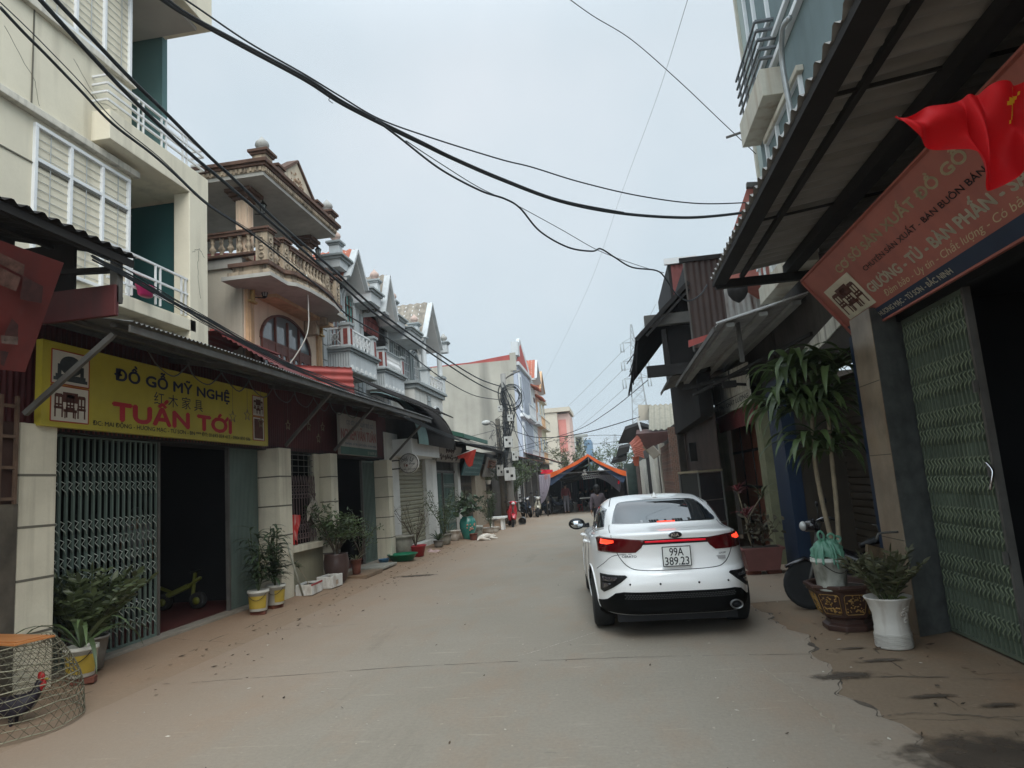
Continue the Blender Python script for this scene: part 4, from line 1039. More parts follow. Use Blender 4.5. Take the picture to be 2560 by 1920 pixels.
photo_inset(Y1, (sx,6.24,3.14), YU, ZU, .52, .36, (M_card, M_blkpr), 1, M_redln); photo_inset(Y1, (sx,6.24,2.74), YU, ZU, .52, .38, (M_card, M_card2), 3, M_redln)
photo_inset(Y1, (sx,10.28,3.16), YU, ZU, .36, .33, (M_card, M_card2), 6, M_redln); photo_inset(Y1, (sx,10.28,2.76), YU, ZU, .36, .38, (M_card, M_card2), 2, M_redln)
Y2 = thing('shop_sign', 'faded white sign with red name NGHIÊM VĂN TUÂN on burgundy cladding', 'sign', (-5.72, 15.1, 2.65))
M_fade = mat('faded_white_sign', (.33,.31,.28), .7, .2, 1.2, .05, 10, .5, (.2,.18,.16)); M_grnb = mat('green_band', (.04,.10,.075), .7, .2, 2, 0); M_fred = mat('faded_red', (.26,.10,.09), .7, .3, 6, 0); M_fblue = mat('faded_blue', (.06,.09,.16), .7, .3, 6, 0)
MB().box(-5.78,-5.72,13.92,16.22,2.66,3.55).build('sign_board', M_fade, Y2); MB().box(-5.72,-5.716,13.93,16.21,2.665,2.83).build('sign_band', M_grnb, Y2)
lettering(Y2, [('CƠ SỞ SẢN XUẤT ĐỒ GỖ', (-5.72,14.3,3.33), YU, ZU, 1.7, .15, M_fblue, {}), ('NGHIÊM VĂN TUÂN', (-5.72,13.98,3.0), YU, ZU, 2.18, .30, M_fred, dict(bold=.03)),
    ('ĐẢM BẢO - UY TÍN - CHẤT LƯỢNG - CÓ BẢO HÀNH', (-5.72,14.2,2.87), YU, ZU, 1.95, .08, M_fblue, dict(bold=.015)), ('ĐT: 0168 892 667', (-5.716,15.55,2.70), YU, ZU, .6, .07, M_fade, {})])

# ------------------------------------------------------------------ canopies on the left
CA = thing('sheet_canopy', 'long grey corrugated canopy over the yellow sign and first shopfronts', 'canopy', (-5.2, 11, 3.5))
def canopy(parent, xi, zi, xo, zo, y0, y1, m, pitch=.076, amp=.011, beams=3, bm=None, rim=True, droop=0.0):
    q = random.Random(int(y0*10))
    g = MB(); g.sheet((xi,y0,zi), (xo-xi,0,zo-zi), (0,y1-y0,0), pitch, amp, 6, 6, fn=lambda p, u, v: p+Vector((0,0,-droop*u*u+.012*math.sin(v*9)*u)))
    g.build('corrugated_sheet', m, parent)
    bm = bm or M_steel
    for k in range(beams):
        t = (k+.5)/beams; x, z = xi+(xo-xi)*t, zi+(zo-zi)*t-.045-droop*t*t; MB().box(x-.025, x+.025, y0+.05, y1-.05, z-.03, z+.02).build('purlin', bm, parent)
    if rim: MB().box(xo-.06, xo-.035, y0+.02, y1-.02, zo-.10-droop, zo-.025-droop).build('edge_beam', bm, parent)
canopy(CA, -6.15, 3.95, -4.6, 3.62, 6.02, 17.5, M_sheet, bm=M_steel)
def strut(parent, a, b, w=.05, m=None): return MB().bar(a, b, w).build('strut', m or M_steel, parent)
for a, b in ((tuple(on_x(285,835,-4.85)),tuple(on_x(62,1035,-5.72))), ((-4.78,11.35,3.60),(-5.73,11.45,2.72)), ((-4.78,13.55,3.60),(-5.73,13.62,2.72)), ((-4.72,17.2,3.56),(-5.73,17.2,2.62))):
    strut(CA, a, b)
for y in (8.6,11.4,13.6,15.4,17.2): MB().bar((-6.1,y,3.83),(-4.66,y,3.54),.05,.07).build('rafter', M_steel, CA)
CB = thing('sheet_canopy', 'dark higher corrugated canopy at the left edge above the red hanging board', 'canopy', (-5.2, 4.5, 4.2))
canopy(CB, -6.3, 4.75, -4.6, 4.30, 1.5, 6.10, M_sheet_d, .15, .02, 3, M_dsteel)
for z, y in ((4.15,5.95),(3.86,6.0)): MB().bar((-6.4,y,z+.12),(-4.72,y,z),.07,.05).build('cross_beam', M_dsteel, CB)
MB().box(-4.76,-4.68,5.9,5.98,3.80,4.25).build('hanger', M_steel, CB)
CC = thing('fascia_board', 'dark red plank fixed across between the two left canopies', 'board', (-5.2, 5.9, 3.7))
MB().box(-6.0,-4.68,5.88,5.93,3.66,3.98).build('plank', M_burg, CC, bevel=.01); MB().box(-6.4,-5.2,5.94,5.98,3.98,4.5).build('dark_backing', M_sheet_d, CC)
# red hanging board with faded pictures
RB = thing('hanging_board', 'weathered red advertising board hanging from the dark canopy at the left edge', 'sign', tuple(on_y(90, 800, 4.6)))
P = [on_y(152,655,4.75), on_y(55,928,4.75), on_y(-160,540,3.7)]
pn = (P[0]-P[1]).cross(P[2]-P[1]).normalized()
def on_board(x, y): d = ray(x, y); return CP + d*((P[1]-CP).dot(pn)/d.dot(pn))
P = [on_board(-160,545), on_board(152,655), on_board(55,928), on_board(-220,900)]
M_redb = mat('weathered_red', (.13,.022,.018), .6, .35, 1.6, .05, 12, .4, (.06,.02,.018))
g = MB(); n = (P[1]-P[0]).cross(P[3]-P[0]).normalized()*.03
g.add(P+[p-n for p in P], [(0,1,2,3),(7,6,5,4),(0,4,5,1),(1,5,6,2),(2,6,7,3),(3,7,4,0)]); g.build('board', M_redb, RB)
def patch(pts, m, name, dy=-.02):
    nn = n.normalized(); o = P[0]; V = []
    for x, y in pts:
        d = ray(x, y); t = (o-CP).dot(nn)/d.dot(nn); V.append(CP+d*t*.985)
    g = MB(); g.add(V, [tuple(range(len(V)))]); g.build(name, m, RB)
M_mark = mat('peeled_print', (.13,.065,.05), .7, .6, 14, .05); M_mk2 = mat('dark_figure', (.06,.022,.02), .7, .5, 14, .05); M_mk3 = mat('pale_figure', (.17,.12,.10), .7, .5, 14, .05)
patch([(0,632),(62,662),(58,690),(0,660)], M_mark, 'faded_print'); patch([(0,668),(52,694),(40,728),(0,712)], M_mark, 'faded_print')
patch([(58,690),(108,716),(104,758),(50,748)], M_mk2, 'dark_picture'); patch([(14,828),(30,796),(46,812),(44,852),(10,852)], M_mk2, 'dark_picture'); patch([(2,838),(46,842),(44,862),(4,858)], M_mk3, 'pale_picture')
patch([(0,876),(22,880),(10,915),(2,912)], M_mk2, 'dark_picture')
# corner wall at far left, below the board
NW = thing('corner_wall', 'dark brown stained wall with an old wooden cabinet at the far left edge', 'wall', (-6.2, 5.0, 0))
g = MB(); g.box(-6.6,-5.74,1.0,5.93,0,1.9); g.build('masonry', mat('stained_render', (.10,.085,.065), .9, .5, 2, .3, 14, .6, (.04,.035,.03)), NW)
g = MB(); g.box(-6.6,-5.76,1.0,5.93,1.9,2.7); g.box(-6.6,-6.02,1.0,5.90,2.7,3.9); g.build('boarding', mat('dark_boarding', (.045,.022,.016), .8, .4, 2, .2, 14, .5, (.02,.012,.01)), NW)
g = MB()
for z in (1.95,2.25,2.55,2.85): g.bar((-5.74,4.9,z),(-5.74,5.9,z),.03)
for y in (5.5,5.7,5.88): g.bar((-5.735,y,1.9),(-5.735,y,2.95),.03)
g.build('lattice_shelf', mat('worn_wood', (.12,.075,.05), .8, .4, 6, .1), NW)
# red awning sheets in front of the peach house
RA = thing('red_awning', 'maroon corrugated awning in front of the arched window of the peach house', 'awning', (-6.4, 12.6, 4.3))
g = MB(); a, b, c_, d = on_x(517,868,-6.9), on_x(672,800,-6.9), on_x(745,915,-5.9), on_x(600,880,-5.6)
rp = on_x(650,805,-6.7)
M_mar = mat('maroon_sheet', (.13,.022,.02), .5, .25, 1.5, .05, 12, .35, (.05,.015,.012))
g.sheet((-7.3,11.9,5.05), (0.0,2.3,-.02), (1.35,0,-.85), .12, .014, 5); g.build('awning_sheet', M_mar, RA)
g = MB(); g.sheet((-7.35,11.7,5.06), (0,2.3,0), (-.8,0,-.35), .12, .014, 5); g.build('awning_sheet', M_sheet_r, RA)
g = MB(); g.bar((-7.3,11.75,5.08),(-7.3,14.3,5.06),.12,.03); g.build('ridge_cap', M_sheet_r, RA)
RC = thing('red_awning', 'bright red sheet-metal fascia standing on the long grey canopy', 'awning', (-5.4, 13, 3.9))
a = on_x(600, 912, -5.5); b = on_x(878, 920, -5.5)
q0, q1 = on_y(590, 906, 12.2), on_y(880, 919, 14.0)
g = MB(); g.sheet(q0, q1-q0, (0.05, -.02, -.62), .13, .022, 6); g.build('fascia_sheet', M_sheet_r, RC)
g = MB(); g.sheet(q0, (-1.2, 1.2, .12), q1-q0, .13, .012, 6); g.build('top_sheet', M_sheet_r, RC)
RD = thing('dark_awning', 'black corrugated awning running below the grey house balconies', 'awning', (-5.6, 17, 4.2))
r0_, r1_ = on_x(862, 932, -5.9), on_x(1047, 1004, -5.9); g = MB(); g.sheet(r0_, (1.1, 0, -.62), r1_-r0_, .15, .02, 6); g.build('awning_sheet', M_sheet_d, RD)
# ------------------------------------------------------------------ right side, near shop
M_tan = mat('tan_marble', (.25,.195,.14), .35, .45, 2.5, .03, 10, .5, (.20,.12,.07), spec=.5, sscale=(5,5,1))
M_gmar = mat('grey_marble', (.10,.105,.10), .4, .45, 5, .03, 10, .5, (.04,.045,.042), spec=.5)
M_gg2 = mat('olive_green_gate', (.105,.128,.092), .5, .3, 2, .04, 16, .3, (.04,.05,.03))
M_gl2 = mat('gate_lattice_olive', (.19,.225,.145), .5, .3, 3, 0)
M_blue = mat('deep_blue_paint', (.010,.024,.055), .6, .2, 2, .05)
M_ygp = mat('mossy_post', (.20,.20,.12), .85, .3, 3, .15, 20, .6, (.07,.075,.03))
M_rdoor = mat('red_brown_door', (.20,.070,.038), .55, .3, 2, .05, 16, .4, (.04,.015,.01), sscale=(9,9,.5))
S2 = thing('workshop', 'dark workshop at right with marble-faced pillar and half-open green folding gate', 'shop', (4, 5, 0))
MB().box(2.75,2.78,7.30,7.88,0,3.25).build('marble_pillar', M_tan, S2)
g = MB()
for z in (.9,1.75,2.5): g.box(2.746,2.75,7.30,7.88,z-.004,z+.004)
g.build('tile_joint', M_groove, S2)
g = MB(); g.add([(2.75,7.28,0),(3.12,7.46,0),(3.12,7.46,3.25),(2.75,7.28,3.25),(2.77,7.32,0),(3.12,7.56,0),(3.12,7.56,3.25),(2.77,7.32,3.25)], [(0,1,2,3),(7,6,5,4),(0,4,5,1),(1,5,6,2),(2,6,7,3),(3,7,4,0)]); g.build('grey_pillar_side', M_gmar, S2)
gt = folding_gate(S2, 3.10, 6.16, 7.40, .02, 3.1, 17, -1, [2.95,2.78,2.5,2.33,2.05,1.88,1.6,1.43,1.15,.98,.7,.53,.25], M_gg2, M_gl2, frame='a')
for z in (.8,1.5,2.2): MB().bar((3.04,6.12,z),(3.04,6.12,z+.1),.03).build('gate_latch', M_steel, gt)
MB().tube(spl([(3.0,6.08,1.62),(3.02,6.05,1.55),(3.0,6.06,1.45),(3.0,6.08,1.40)]), .012, 6).build('padlock_chain', M_chrome, gt)
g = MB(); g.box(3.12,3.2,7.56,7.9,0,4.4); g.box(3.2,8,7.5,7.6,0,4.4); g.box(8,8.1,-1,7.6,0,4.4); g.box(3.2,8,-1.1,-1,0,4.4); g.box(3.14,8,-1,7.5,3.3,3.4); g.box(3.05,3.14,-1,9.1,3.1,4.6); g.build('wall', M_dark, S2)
MB().box(3.2,8,-1,7.5,.0,.02).build('interior_floor', mat('dirty_floor', (.08,.06,.045), .9, .3, 2, .1), S2)
# big canopy
CR = thing('sheet_canopy', 'wide dark corrugated canopy overhanging the right shop, with scalloped outer edge', 'canopy', (2.2, 5, 4.1))
M_under = mat('smoky_sheet', (.27,.255,.235), .55, .25, .9, .06, 12, .45, (.09,.075,.06), sscale=(1.2,6,4))
canopy(CR, 3.1, 4.42, 1.50, 4.20, -2.0, 9.02, M_under, .19, .030, 0, M_dsteel, rim=False)
for a, w, h, z in ((1.60,.16,.06,4.13),(1.90,.05,.05,4.20),(2.50,.15,.12,4.22)): MB().box(a-w/2,a+w/2,-2,9.0,z-h/2,z+h/2).build('purlin', M_dsteel, CR)
MB().box(1.55,3.05,8.92,9.0,4.06,4.17).build('end_beam', M_dsteel, CR)
for y in (4.6, 6.9): MB().bar((1.56,y,4.165),(3.05,y,4.34),.03,.02).build('rafter', M_dsteel, CR)
# sloping red sign
M_rs = mat('faded_red_sign', (.36,.115,.085), .6, .16, 1.2, .03, 9, .35, (.16,.06,.05)); M_gold = mat('pale_gold_letters', (.56,.47,.29), .6, .2, 6, 0); M_cream = mat('cream_letters', (.55,.50,.38), .6, .15, 6, 0)
M_bband = mat('blue_band', (.018,.030,.060), .6, .2, 3, 0)
RS = thing('shop_sign', 'long tilted red furniture shop sign with cream letters and a navy address band', 'sign', (2.6, 5, 3.1))
A0, Vv = Vector((2.90, 8.18, 3.13)), Vector((-.49, 0, .71)); sl_ = Vv.length; vN = Vv.normalized(); un = YD; nN = un.cross(vN).normalized()
g = MB(); L_ = 6.2; P4 = [A0, A0+un*L_, A0+un*L_+Vv, A0+Vv]; g.add(P4+[p-nN*.10 for p in P4], [(0,1,2,3),(7,6,5,4),(0,4,5,1),(1,5,6,2),(2,6,7,3),(3,7,4,0)]); g.build('sign_board', M_rs, RS)
def sgn(u_, v_, off=.0): return A0+un*u_+vN*v_+nN*off
g = MB(); g.add([sgn(0,0,.003), sgn(L_,0,.003), sgn(L_,.135,.003), sgn(0,.135,.003)], [(0,1,2,3)]); g.build('address_band', M_bband, RS)
g = MB(); g.bar(sgn(0,-.01,.01), sgn(L_,-.01,.01), .03, .02); g.bar(sgn(0,sl_+.01,.01), sgn(L_,sl_+.01,.01), .03, .02); g.bar(sgn(-.01,0,.01), sgn(-.01,sl_,.01), .03, .03); g.build('sign_rim', M_rs, RS)
for s, u_, v_, w_, h_, m_, kw in (('ĐC: MAI ĐỘNG - HƯƠNG MẠC - TỪ SƠN - BẮC NINH', .12, .025, 2.25, .095, M_cream, dict(bold=.02)),
        ('Đảm bảo - Uy tín - Chất lượng - Có bảo hành - Nhận đặt hàng', 1.25, .155, 3.7, .105, M_gold, dict(shear=.35)),
        ('GIƯỜNG - TỦ - BÀN PHẤN - SẬP - BÀN GHẾ', 1.08, .255, 3.75, .185, M_cream, dict(bold=.03)),
        ('CHUYÊN SẢN XUẤT - BÁN BUÔN BÁN LẺ CÁC MẶT HÀNG', 1.3, .475, 3.4, .095, M_ink, dict(bold=.01)),
        ('CƠ SỞ SẢN XUẤT ĐỒ GỖ MỸ NGHỆ', .85, .615, 3.75, .155, M_gold, dict(bold=.03))):
    t = MB(); text(t, s, sgn(u_, v_, .004), un, vN, w_, h_, off=0, **kw); t.build('lettering', m_, RS)
photo_inset(RS, sgn(.22,.185,.002), un, vN, .78, .42, (M_cream, M_card2), 3)
# red flag with yellow star
FL = thing('national_flag', 'red flag with a yellow star hanging crumpled at the upper right edge', 'flag', (2.2, 3.2, 2.9))
top = [(2240,288),(2290,274),(2330,263),(2400,243),(2420,238),(2445,232),(2465,228),(2520,215),(2550,208),(2620,190),(2720,170)]
bot = [(2240,294),(2290,345),(2330,364),(2425,370),(2450,420),(2468,463),(2485,473),(2548,442),(2556,415),(2625,405),(2720,390)]
T_, B_ = spl([on_y(x, y, 3.2) for x, y in top], 6), spl([on_y(x, y, 3.2) for x, y in bot], 6)
nT = len(T_)-1; g = MB(); star = []
def FP(u, v):
    i = u*nT; k = min(int(i), nT-1); f = i-k; a = T_[k].lerp(T_[k+1], f); b = B_[k].lerp(B_[k+1], f); p = a.lerp(b, v)
    fold = .05*math.sin(u*17+v*4)*(.3+v) + .028*math.sin(u*27-v*5) + .03*math.sin(v*6+u*7)*(1-v)
    return p + Vector((.2*fold, fold, .25*fold*v))
g.grid(FP, 100, 30)
def in_star(x, y, c=(.735,.20), r=.085):
    dx, dy = (x-c[0]), (y-c[1])*.42+.25*(x-c[0]); a = (math.atan2(dy, dx)+.4) % (2*math.pi/5); a = min(a, 2*math.pi/5-a); d = math.hypot(dx, dy)
    R1, R2 = r, r*.40; p1 = (R1, 0); p2 = (R2*math.cos(math.pi/5), R2*math.sin(math.pi/5)); x_, y_ = d*math.cos(a), d*math.sin(a)
    return (p2[0]-p1[0])*(y_-p1[1])-(p2[1]-p1[1])*(x_-p1[0]) > 0
for i in range(100):
    for j in range(30):
        if in_star((i+.5)/100, (j+.5)/30): g.mi[i*30+j] = 1
g.build('flag_cloth', [mat('flag_red', (.62,.008,.012), .7, .08, 3, .03, 60, thin=.35), mat('flag_yellow', (.72,.45,.02), .7, .08, 3, 0, thin=.3)], FL)
MB().tube([(3.05,3.6,3.05),(2.3,3.12,3.48)], .012, 6).build('flag_pole', M_steel, FL)

# ------------------------------------------------------------------ blue-framed second shop
mat('brown_shutter', (.05,.038,.026), .6, .35, 1.2, .05, 14, .4, (.02,.016,.012))
S3 = thing('shuttered_shop', 'shop with deep blue pillars and dark shutter behind the potted dracaena', 'shop', (3.2, 10, 0))
g = MB(); g.box(2.72,2.92,11.35,12.2,0,3.1); g.build('blue_pillar', M_blue, S3); MB().box(2.92,3.66,11.37,12.2,0,3.1).build('side_wall', MC['brown_shutter'], S3)
g = MB(); g.box(2.80,2.95,7.88,8.12,0,3.1); g.build('blue_pillar', M_blue, S3)
g = MB(); g.box(3.62,3.66,7.7,11.35,0,3.0)
for k in range(26): g.box(3.59,3.62,7.7,11.34,.05+.11*k,.05+.11*k+.085)
g.build('shutter', mat('brown_shutter', (.05,.038,.026), .6, .35, 1.2, .05, 14, .4, (.02,.016,.012)), S3)
g = MB(); g.box(3.0,3.4,7.6,13.4,3.05,4.6); g.box(3.2,8,7.6,7.65,0,4.6); g.build('wall', mat('sooty_wall', (.06,.052,.045), .9, .4, 1.5, .1, 14, .5, (.03,.025,.02)), S3)
M_pale = mat('grimy_white_board', (.70,.68,.60), .8, .25, 3, .05, 10, .8, (.15,.13,.1), sscale=(6,9,.7))
def wq(name, m, parent, px, X, th=.03, n=(-1,0,0)):
    P = [on_x(x, y, X) for x, y in px]; n = Vector(n); g = MB(); k = len(P)
    g.add(P+[p-n*th for p in P], [tuple(range(k)), tuple(range(k, 2*k))[::-1]]+[(i, i+k, (i+1) % k+k, (i+1) % k) for i in range(k)]); return g.build(name, m, parent)
def pq(px, Y): return [on_y(x, y, Y) for x, y in px]
wq('faded_board', M_pale, S3, [(2010,870),(2110,760),(2112,800),(2020,900)], 2.98)
# awning between the two shops
AW = thing('sheet_awning', 'light grey corrugated awning with steel beams above the dracaena', 'awning', (2.2, 12, 3.8))
for t_ in (.12,.42,.72): MB().box(1.70+1.6*t_-.06, 1.70+1.6*t_+.06, 10.1, 16.3, 3.82+.38*t_-.09, 3.82+.38*t_-.03).build('purlin', mat('pale_steel', (.30,.30,.28), .6, .25, 2, .05), AW)
canopy(AW, 3.3, 4.2, 1.70, 3.82, 10.04, 16.4, mat('pale_sheet', (.34,.33,.31), .55, .25, 1, .06, 12, .4, (.09,.08,.07)), .076, .012, 0, M_steel)
MB().box(1.7,3.3,10.0,10.04,3.80,3.815).build('edge_strip', M_railw, AW) if False else MB().bar((1.68,10.02,3.835),(3.3,10.02,4.215),.03,.02).build('edge_strip', M_railw, AW)
MB().bar((3.2,10.6,3.35),(1.75,15.9,3.60),.05,.07).build('cross_beam', M_dsteel, AW)
MB().bar((2.9,9.8,3.50),(1.8,14.5,3.30),.04,.05).build('cross_beam', M_dsteel, AW)
MB().bar((1.85,13.4,3.40),(3.0,13.4,3.25),.05,.05).build('cross_beam', M_dsteel, AW)
MB().box(2.05,2.11,10.5,10.56,3.3,3.98).build('hanger', M_steel, AW)
AW2 = thing('sheet_awning', 'second corrugated awning with red end board, just behind the light grey one', 'awning', (2.0, 17, 4.2))
a, b = on_x(1719,852,1.55), on_x(1676,957,1.55)
canopy(AW2, 2.8, 4.4, 1.58, 4.02, 16.6, 19.5, MC['pale_sheet'], .076, .012, 1, M_steel)
g = MB(); P = pq([(1721,851),(1780,833),(1780,845),(1722,868)], 12.4); g.add(P+[p+Vector((0,.03,0)) for p in P], [(0,1,2,3),(7,6,5,4),(0,4,5,1),(1,5,6,2),(2,6,7,3),(3,7,4,0)]); g.build('end_board', M_sheet_r, AW2)
SF = thing('floodlight', 'small floodlight hanging under the light grey awning', 'lamp', tuple(on_y(1823, 962, 12.3)))
c = on_y(1823, 962, 12.3); MB().box(c.x-.12,c.x+.12,c.y-.05,c.y+.05,c.z-.05,c.z+.07).build('lamp_head', M_dsteel, SF, bevel=.01); MB().bar(c,c+Vector((.02,0,.25)),.02).build('lamp_arm', M_dsteel, SF)
# signs and red door
BD = thing('shop_sign', 'streaky grey and white sign board hung above the red-brown door', 'sign', tuple(on_x(1815, 960, 2.7)))
wq('sign_board', M_pale, BD, [(1759,956),(1866,905),(1871,973),(1770,1019)], 2.66)
BE = thing('shop_sign', 'lower dirty white sign board reading UY TÍN - CHẤT LƯỢNG over red sheet', 'sign', tuple(on_x(1825, 1010, 2.7)))
wq('sign_board', M_pale, BE, [(1783,1019),(1873,973),(1876,1006),(1789,1046)], 2.70)
e0, e1 = on_x(1790,1036,2.69), on_x(1872,996,2.69); t = MB(); text(t, 'UY TÍN - CHẤT LƯỢNG', e0, (e1-e0), (0,0,1), (e1-e0).length, .17, bold=.01); t.build('lettering', M_ink, BE)
d0, d1 = on_x(1764,985,2.65), on_x(1868,938,2.65)
S4 = thing('red_door_shop', 'shopfront with tall red-brown doors between mossy posts, behind the white car', 'shop', (3.2, 16, 0))
g = MB(); g.sheet(on_x(1791,1046,2.78), on_x(1796,1084,2.78)-on_x(1791,1046,2.78), on_x(1893,1000,2.78)-on_x(1791,1046,2.78), .09, .012, 6); g.build('fascia_sheet', mat('maroon_fascia', (.20,.050,.050), .6, .25, 2, .05, 14, .4, (.08,.03,.03)), S4)
g = MB(); g.box(2.72,2.95,12.85,13.35,0,2.75); g.build('post', M_ygp, S4); g = MB(); g.box(2.72,2.95,18.0,19.0,0,2.9); g.build('post', M_ygp, S4)
g = MB(); g.box(3.05,3.1,13.35,18.0,0,2.8); dr = g.build('door', M_rdoor, S4)
g = MB()
for y in (14.3,15.5,16.7): g.box(3.03,3.05,y-.03,y+.03,0,2.7)
for z in (.5,1.3,2.1): g.box(3.035,3.05,13.35,18,z-.03,z+.03)
g.build('door_batten', M_dark, dr)
g = MB(); g.box(2.95,3.4,12.2,19.5,2.8,4.1); g.box(3.1,8,19.0,19.1,0,4.1); g.build('wall', MC['sooty_wall'], S4)
# ------------------------------------------------------------------ brown sheet-metal hut on top
M_bsh = mat('brown_rusty_sheet', (.055,.036,.030), .6, .35, 1.5, .06, 14, .5, (.025,.016,.012), sscale=(5,5,.3))
M_rust = mat('peeling_white_sheet', (.36,.36,.34), .7, .2, 2, .1, 14, 1.0, (.07,.028,.018), sscale=(7,7,.9))
HT = thing('metal_hut', 'tall brown corrugated metal hut with lean-to roof reaching over the road', 'hut', (3, 16, 4))
g = MB(); g.sheet((1.98,15.0,6.33), (0,0,-1.95), (.78,0,0), .12, .014, 5); g.build('front_sheet', M_bsh, HT)
g = MB(); g.sheet((2.76,15.0,6.33), (0,0,-1.95), (2.2,0,0), .12, .014, 5); g.build('front_sheet', M_rust, HT)
MB().bar((1.88,14.98,6.37),(5,14.98,6.37),.06,.10).build('cap_board', M_dsteel, HT)
MB().bar((1.97,14.96,6.3),(1.97,14.96,4.3),.035).build('corner_strip', M_steel, HT)
g = MB(); g.box(1.99,6,15.05,17.9,4.2,6.3); g.build('hut_core', M_dsteel, HT)
g = MB(); g.box(1.95,5,18.0,22,4.5,7.25); g.build('hut_core', M_dsteel, HT)
g = MB(); g.sheet((2.02,17.97,7.2), (0,0,-1.9), (.55,0,0), .12, .014, 5); g.build('red_sheet', mat('dull_red_sheet', (.17,.045,.04), .6, .25, 2, .05, 14, .4, (.06,.02,.02)), HT)
MB().bar((1.86,17.95,7.3),(2.7,17.95,7.3),.10,.16).build('cap_board', M_railw, HT)
g = MB(); g.sheet((2.03,15.0,5.92), (-1.26,0,-1.17), (0,6.2,0), .15, .02, 5, 4, fn=lambda p, u, v: p+Vector((0,0,-.25*v*u))); g.build('lean_to_roof', M_sheet_d, HT)
g = MB(); g.bar((2.03,14.97,5.86),(.77,14.97,4.69),.05,.09); g.bar((2.03,14.97,5.70),(1.0,14.97,4.75),.04,.05); g.build('barge_board', M_dsteel, HT)
MB().box(1.0,2.1,15.1,15.3,5.0,5.24).build('tie_beam', M_steel, HT); MB().box(.95,2.3,15.1,15.3,3.86,4.1).build('tie_beam', M_dsteel, HT)
MB().box(1.35,1.45,15.15,15.3,4.1,4.9).build('dark_stud', M_dsteel, HT)
g = MB(); q = random.Random(8)
for i in range(16):
    y = 15.1+i*.36; g.bar((.80,y,4.66),(.74-q.uniform(0,.18),y+.1,4.66-q.uniform(.15,.75)),.03,.012)
g.build('torn_strips', M_dsteel, HT)
g = MB(); g.box(2.0,2.3,15.3,21.6,2.9,5.0); g.box(1.5,2.3,15.4,15.5,4.05,5.0); g.build('dark_boards', M_sheet_d, HT)
g = MB(); g.sheet((2.28,15.2,2.95), (0,0,-2.95), (0,6.4,0), .15, .025, 5); g.build('side_sheet', M_bsh, HT)
g = MB(); g.bar((1.95,15.25,0),(1.95,15.35,4.2),.13); g.bar((2.15,21.3,0),(2.15,21.4,4.2),.16); g.build('corner_post', mat('dark_post', (.05,.042,.033), .8, .3, 4, .1), HT) if False else MB().bar((2.12,21.3,0),(2.12,21.4,4.2),.20).build('corner_post', mat('dark_post', (.05,.042,.033), .8, .3, 4, .1), HT)
MB().bar((2.2,19.0,2.5),(2.2,19.0,2.0),.25).build('meter_box', M_dsteel, HT)
DS = thing('dome_lamp', 'round black lamp hanging under the big canopy by the peeling sheet', 'lamp', tuple(on_y(1845, 735, 11)))
c = on_y(1845, 735, 11); MB().lathe(c, [(.02,-.14),(.10,-.08),(.15,0),(.16,.10),(.10,.14)], 14).build('lamp_bowl', M_dsteel, DS)
# cart with glass cabinet
CT = thing('glass_cart', 'street vendor glass cabinet with tan lid standing in front of the brown sheet wall', 'cart', (1.7, 14.3, 0))
L4, F4, R4 = on_y(1693,1180,14.6), on_y(1745,1190,13.8), on_y(1808,1183,14.2)
for p in (L4, F4, R4): p.z = 1.70
K4 = L4+R4-F4
g = MB(); g.add([L4, F4, R4, K4]+[p+Vector((0,0,.04)) for p in (L4,F4,R4,K4)], [(3,2,1,0),(4,5,6,7),(0,1,5,4),(1,2,6,5),(2,3,7,6),(3,0,4,7)]); g.build('lid', mat('tan_lid', (.24,.20,.13), .7, .2, 3, .05), CT)
c4 = (L4+F4+R4+K4)/4; g = MB()
for p in (L4,F4,R4,K4): p2 = c4.lerp(p, .93); g.bar((p2.x,p2.y,0),(p2.x,p2.y,1.70),.03)
for z in (.7,1.15): 
    for a, b in ((L4,F4),(F4,R4)): a2, b2 = c4.lerp(a,.93), c4.lerp(b,.93); g.bar((a2.x,a2.y,z),(b2.x,b2.y,z),.02)
g.build('frame', M_steel, CT)
g = MB(); q4 = [c4.lerp(p,.9) for p in (L4,F4,R4,K4)]; g.add([(p.x,p.y,.72) for p in q4]+[(p.x,p.y,1.68) for p in q4], [(0,1,5,4),(1,2,6,5),(2,3,7,6),(3,0,4,7)]); g.build('glass_box', mat('dark_glass', (.03,.03,.032), .1, .2, 3, 0, spec=.5), CT)
g = MB(); g.add([(p.x,p.y,.15) for p in q4]+[(p.x,p.y,.70) for p in q4], [(0,1,5,4),(1,2,6,5),(2,3,7,6),(3,0,4,7),(4,5,6,7)]); g.build('cupboard', mat('maroon_panel', (.09,.02,.018), .6, .2, 3, .05), CT)
# ------------------------------------------------------------------ brick shop row further on
def brick_mat():
    m = bpy.data.materials.new('raw_brick'); m.use_nodes = True; t = m.node_tree; b = t.nodes['Principled BSDF']; b.inputs['Roughness'].default_value = .9
    c = t.nodes.new('ShaderNodeTexCoord'); mp = t.nodes.new('ShaderNodeMapping'); mp.inputs['Rotation'].default_value = (math.pi/2, 0, math.pi/2); br = t.nodes.new('ShaderNodeTexBrick')
    br.inputs['Color1'].default_value = (.20,.095,.065,1); br.inputs['Color2'].default_value = (.13,.075,.055,1); br.inputs['Mortar'].default_value = (.22,.19,.15,1); br.inputs['Scale'].default_value = 4
    t.links.new(c.outputs['Object'], mp.inputs[0]); t.links.new(mp.outputs[0], br.inputs[0]); t.links.new(br.outputs[0], b.inputs['Base Color']); return m
M_bw = brick_mat()
S5 = thing('brick_shop', 'low brick shop with pale pillars and narrow dark shutters beyond the metal hut', 'shop', (2.6, 34, 0))
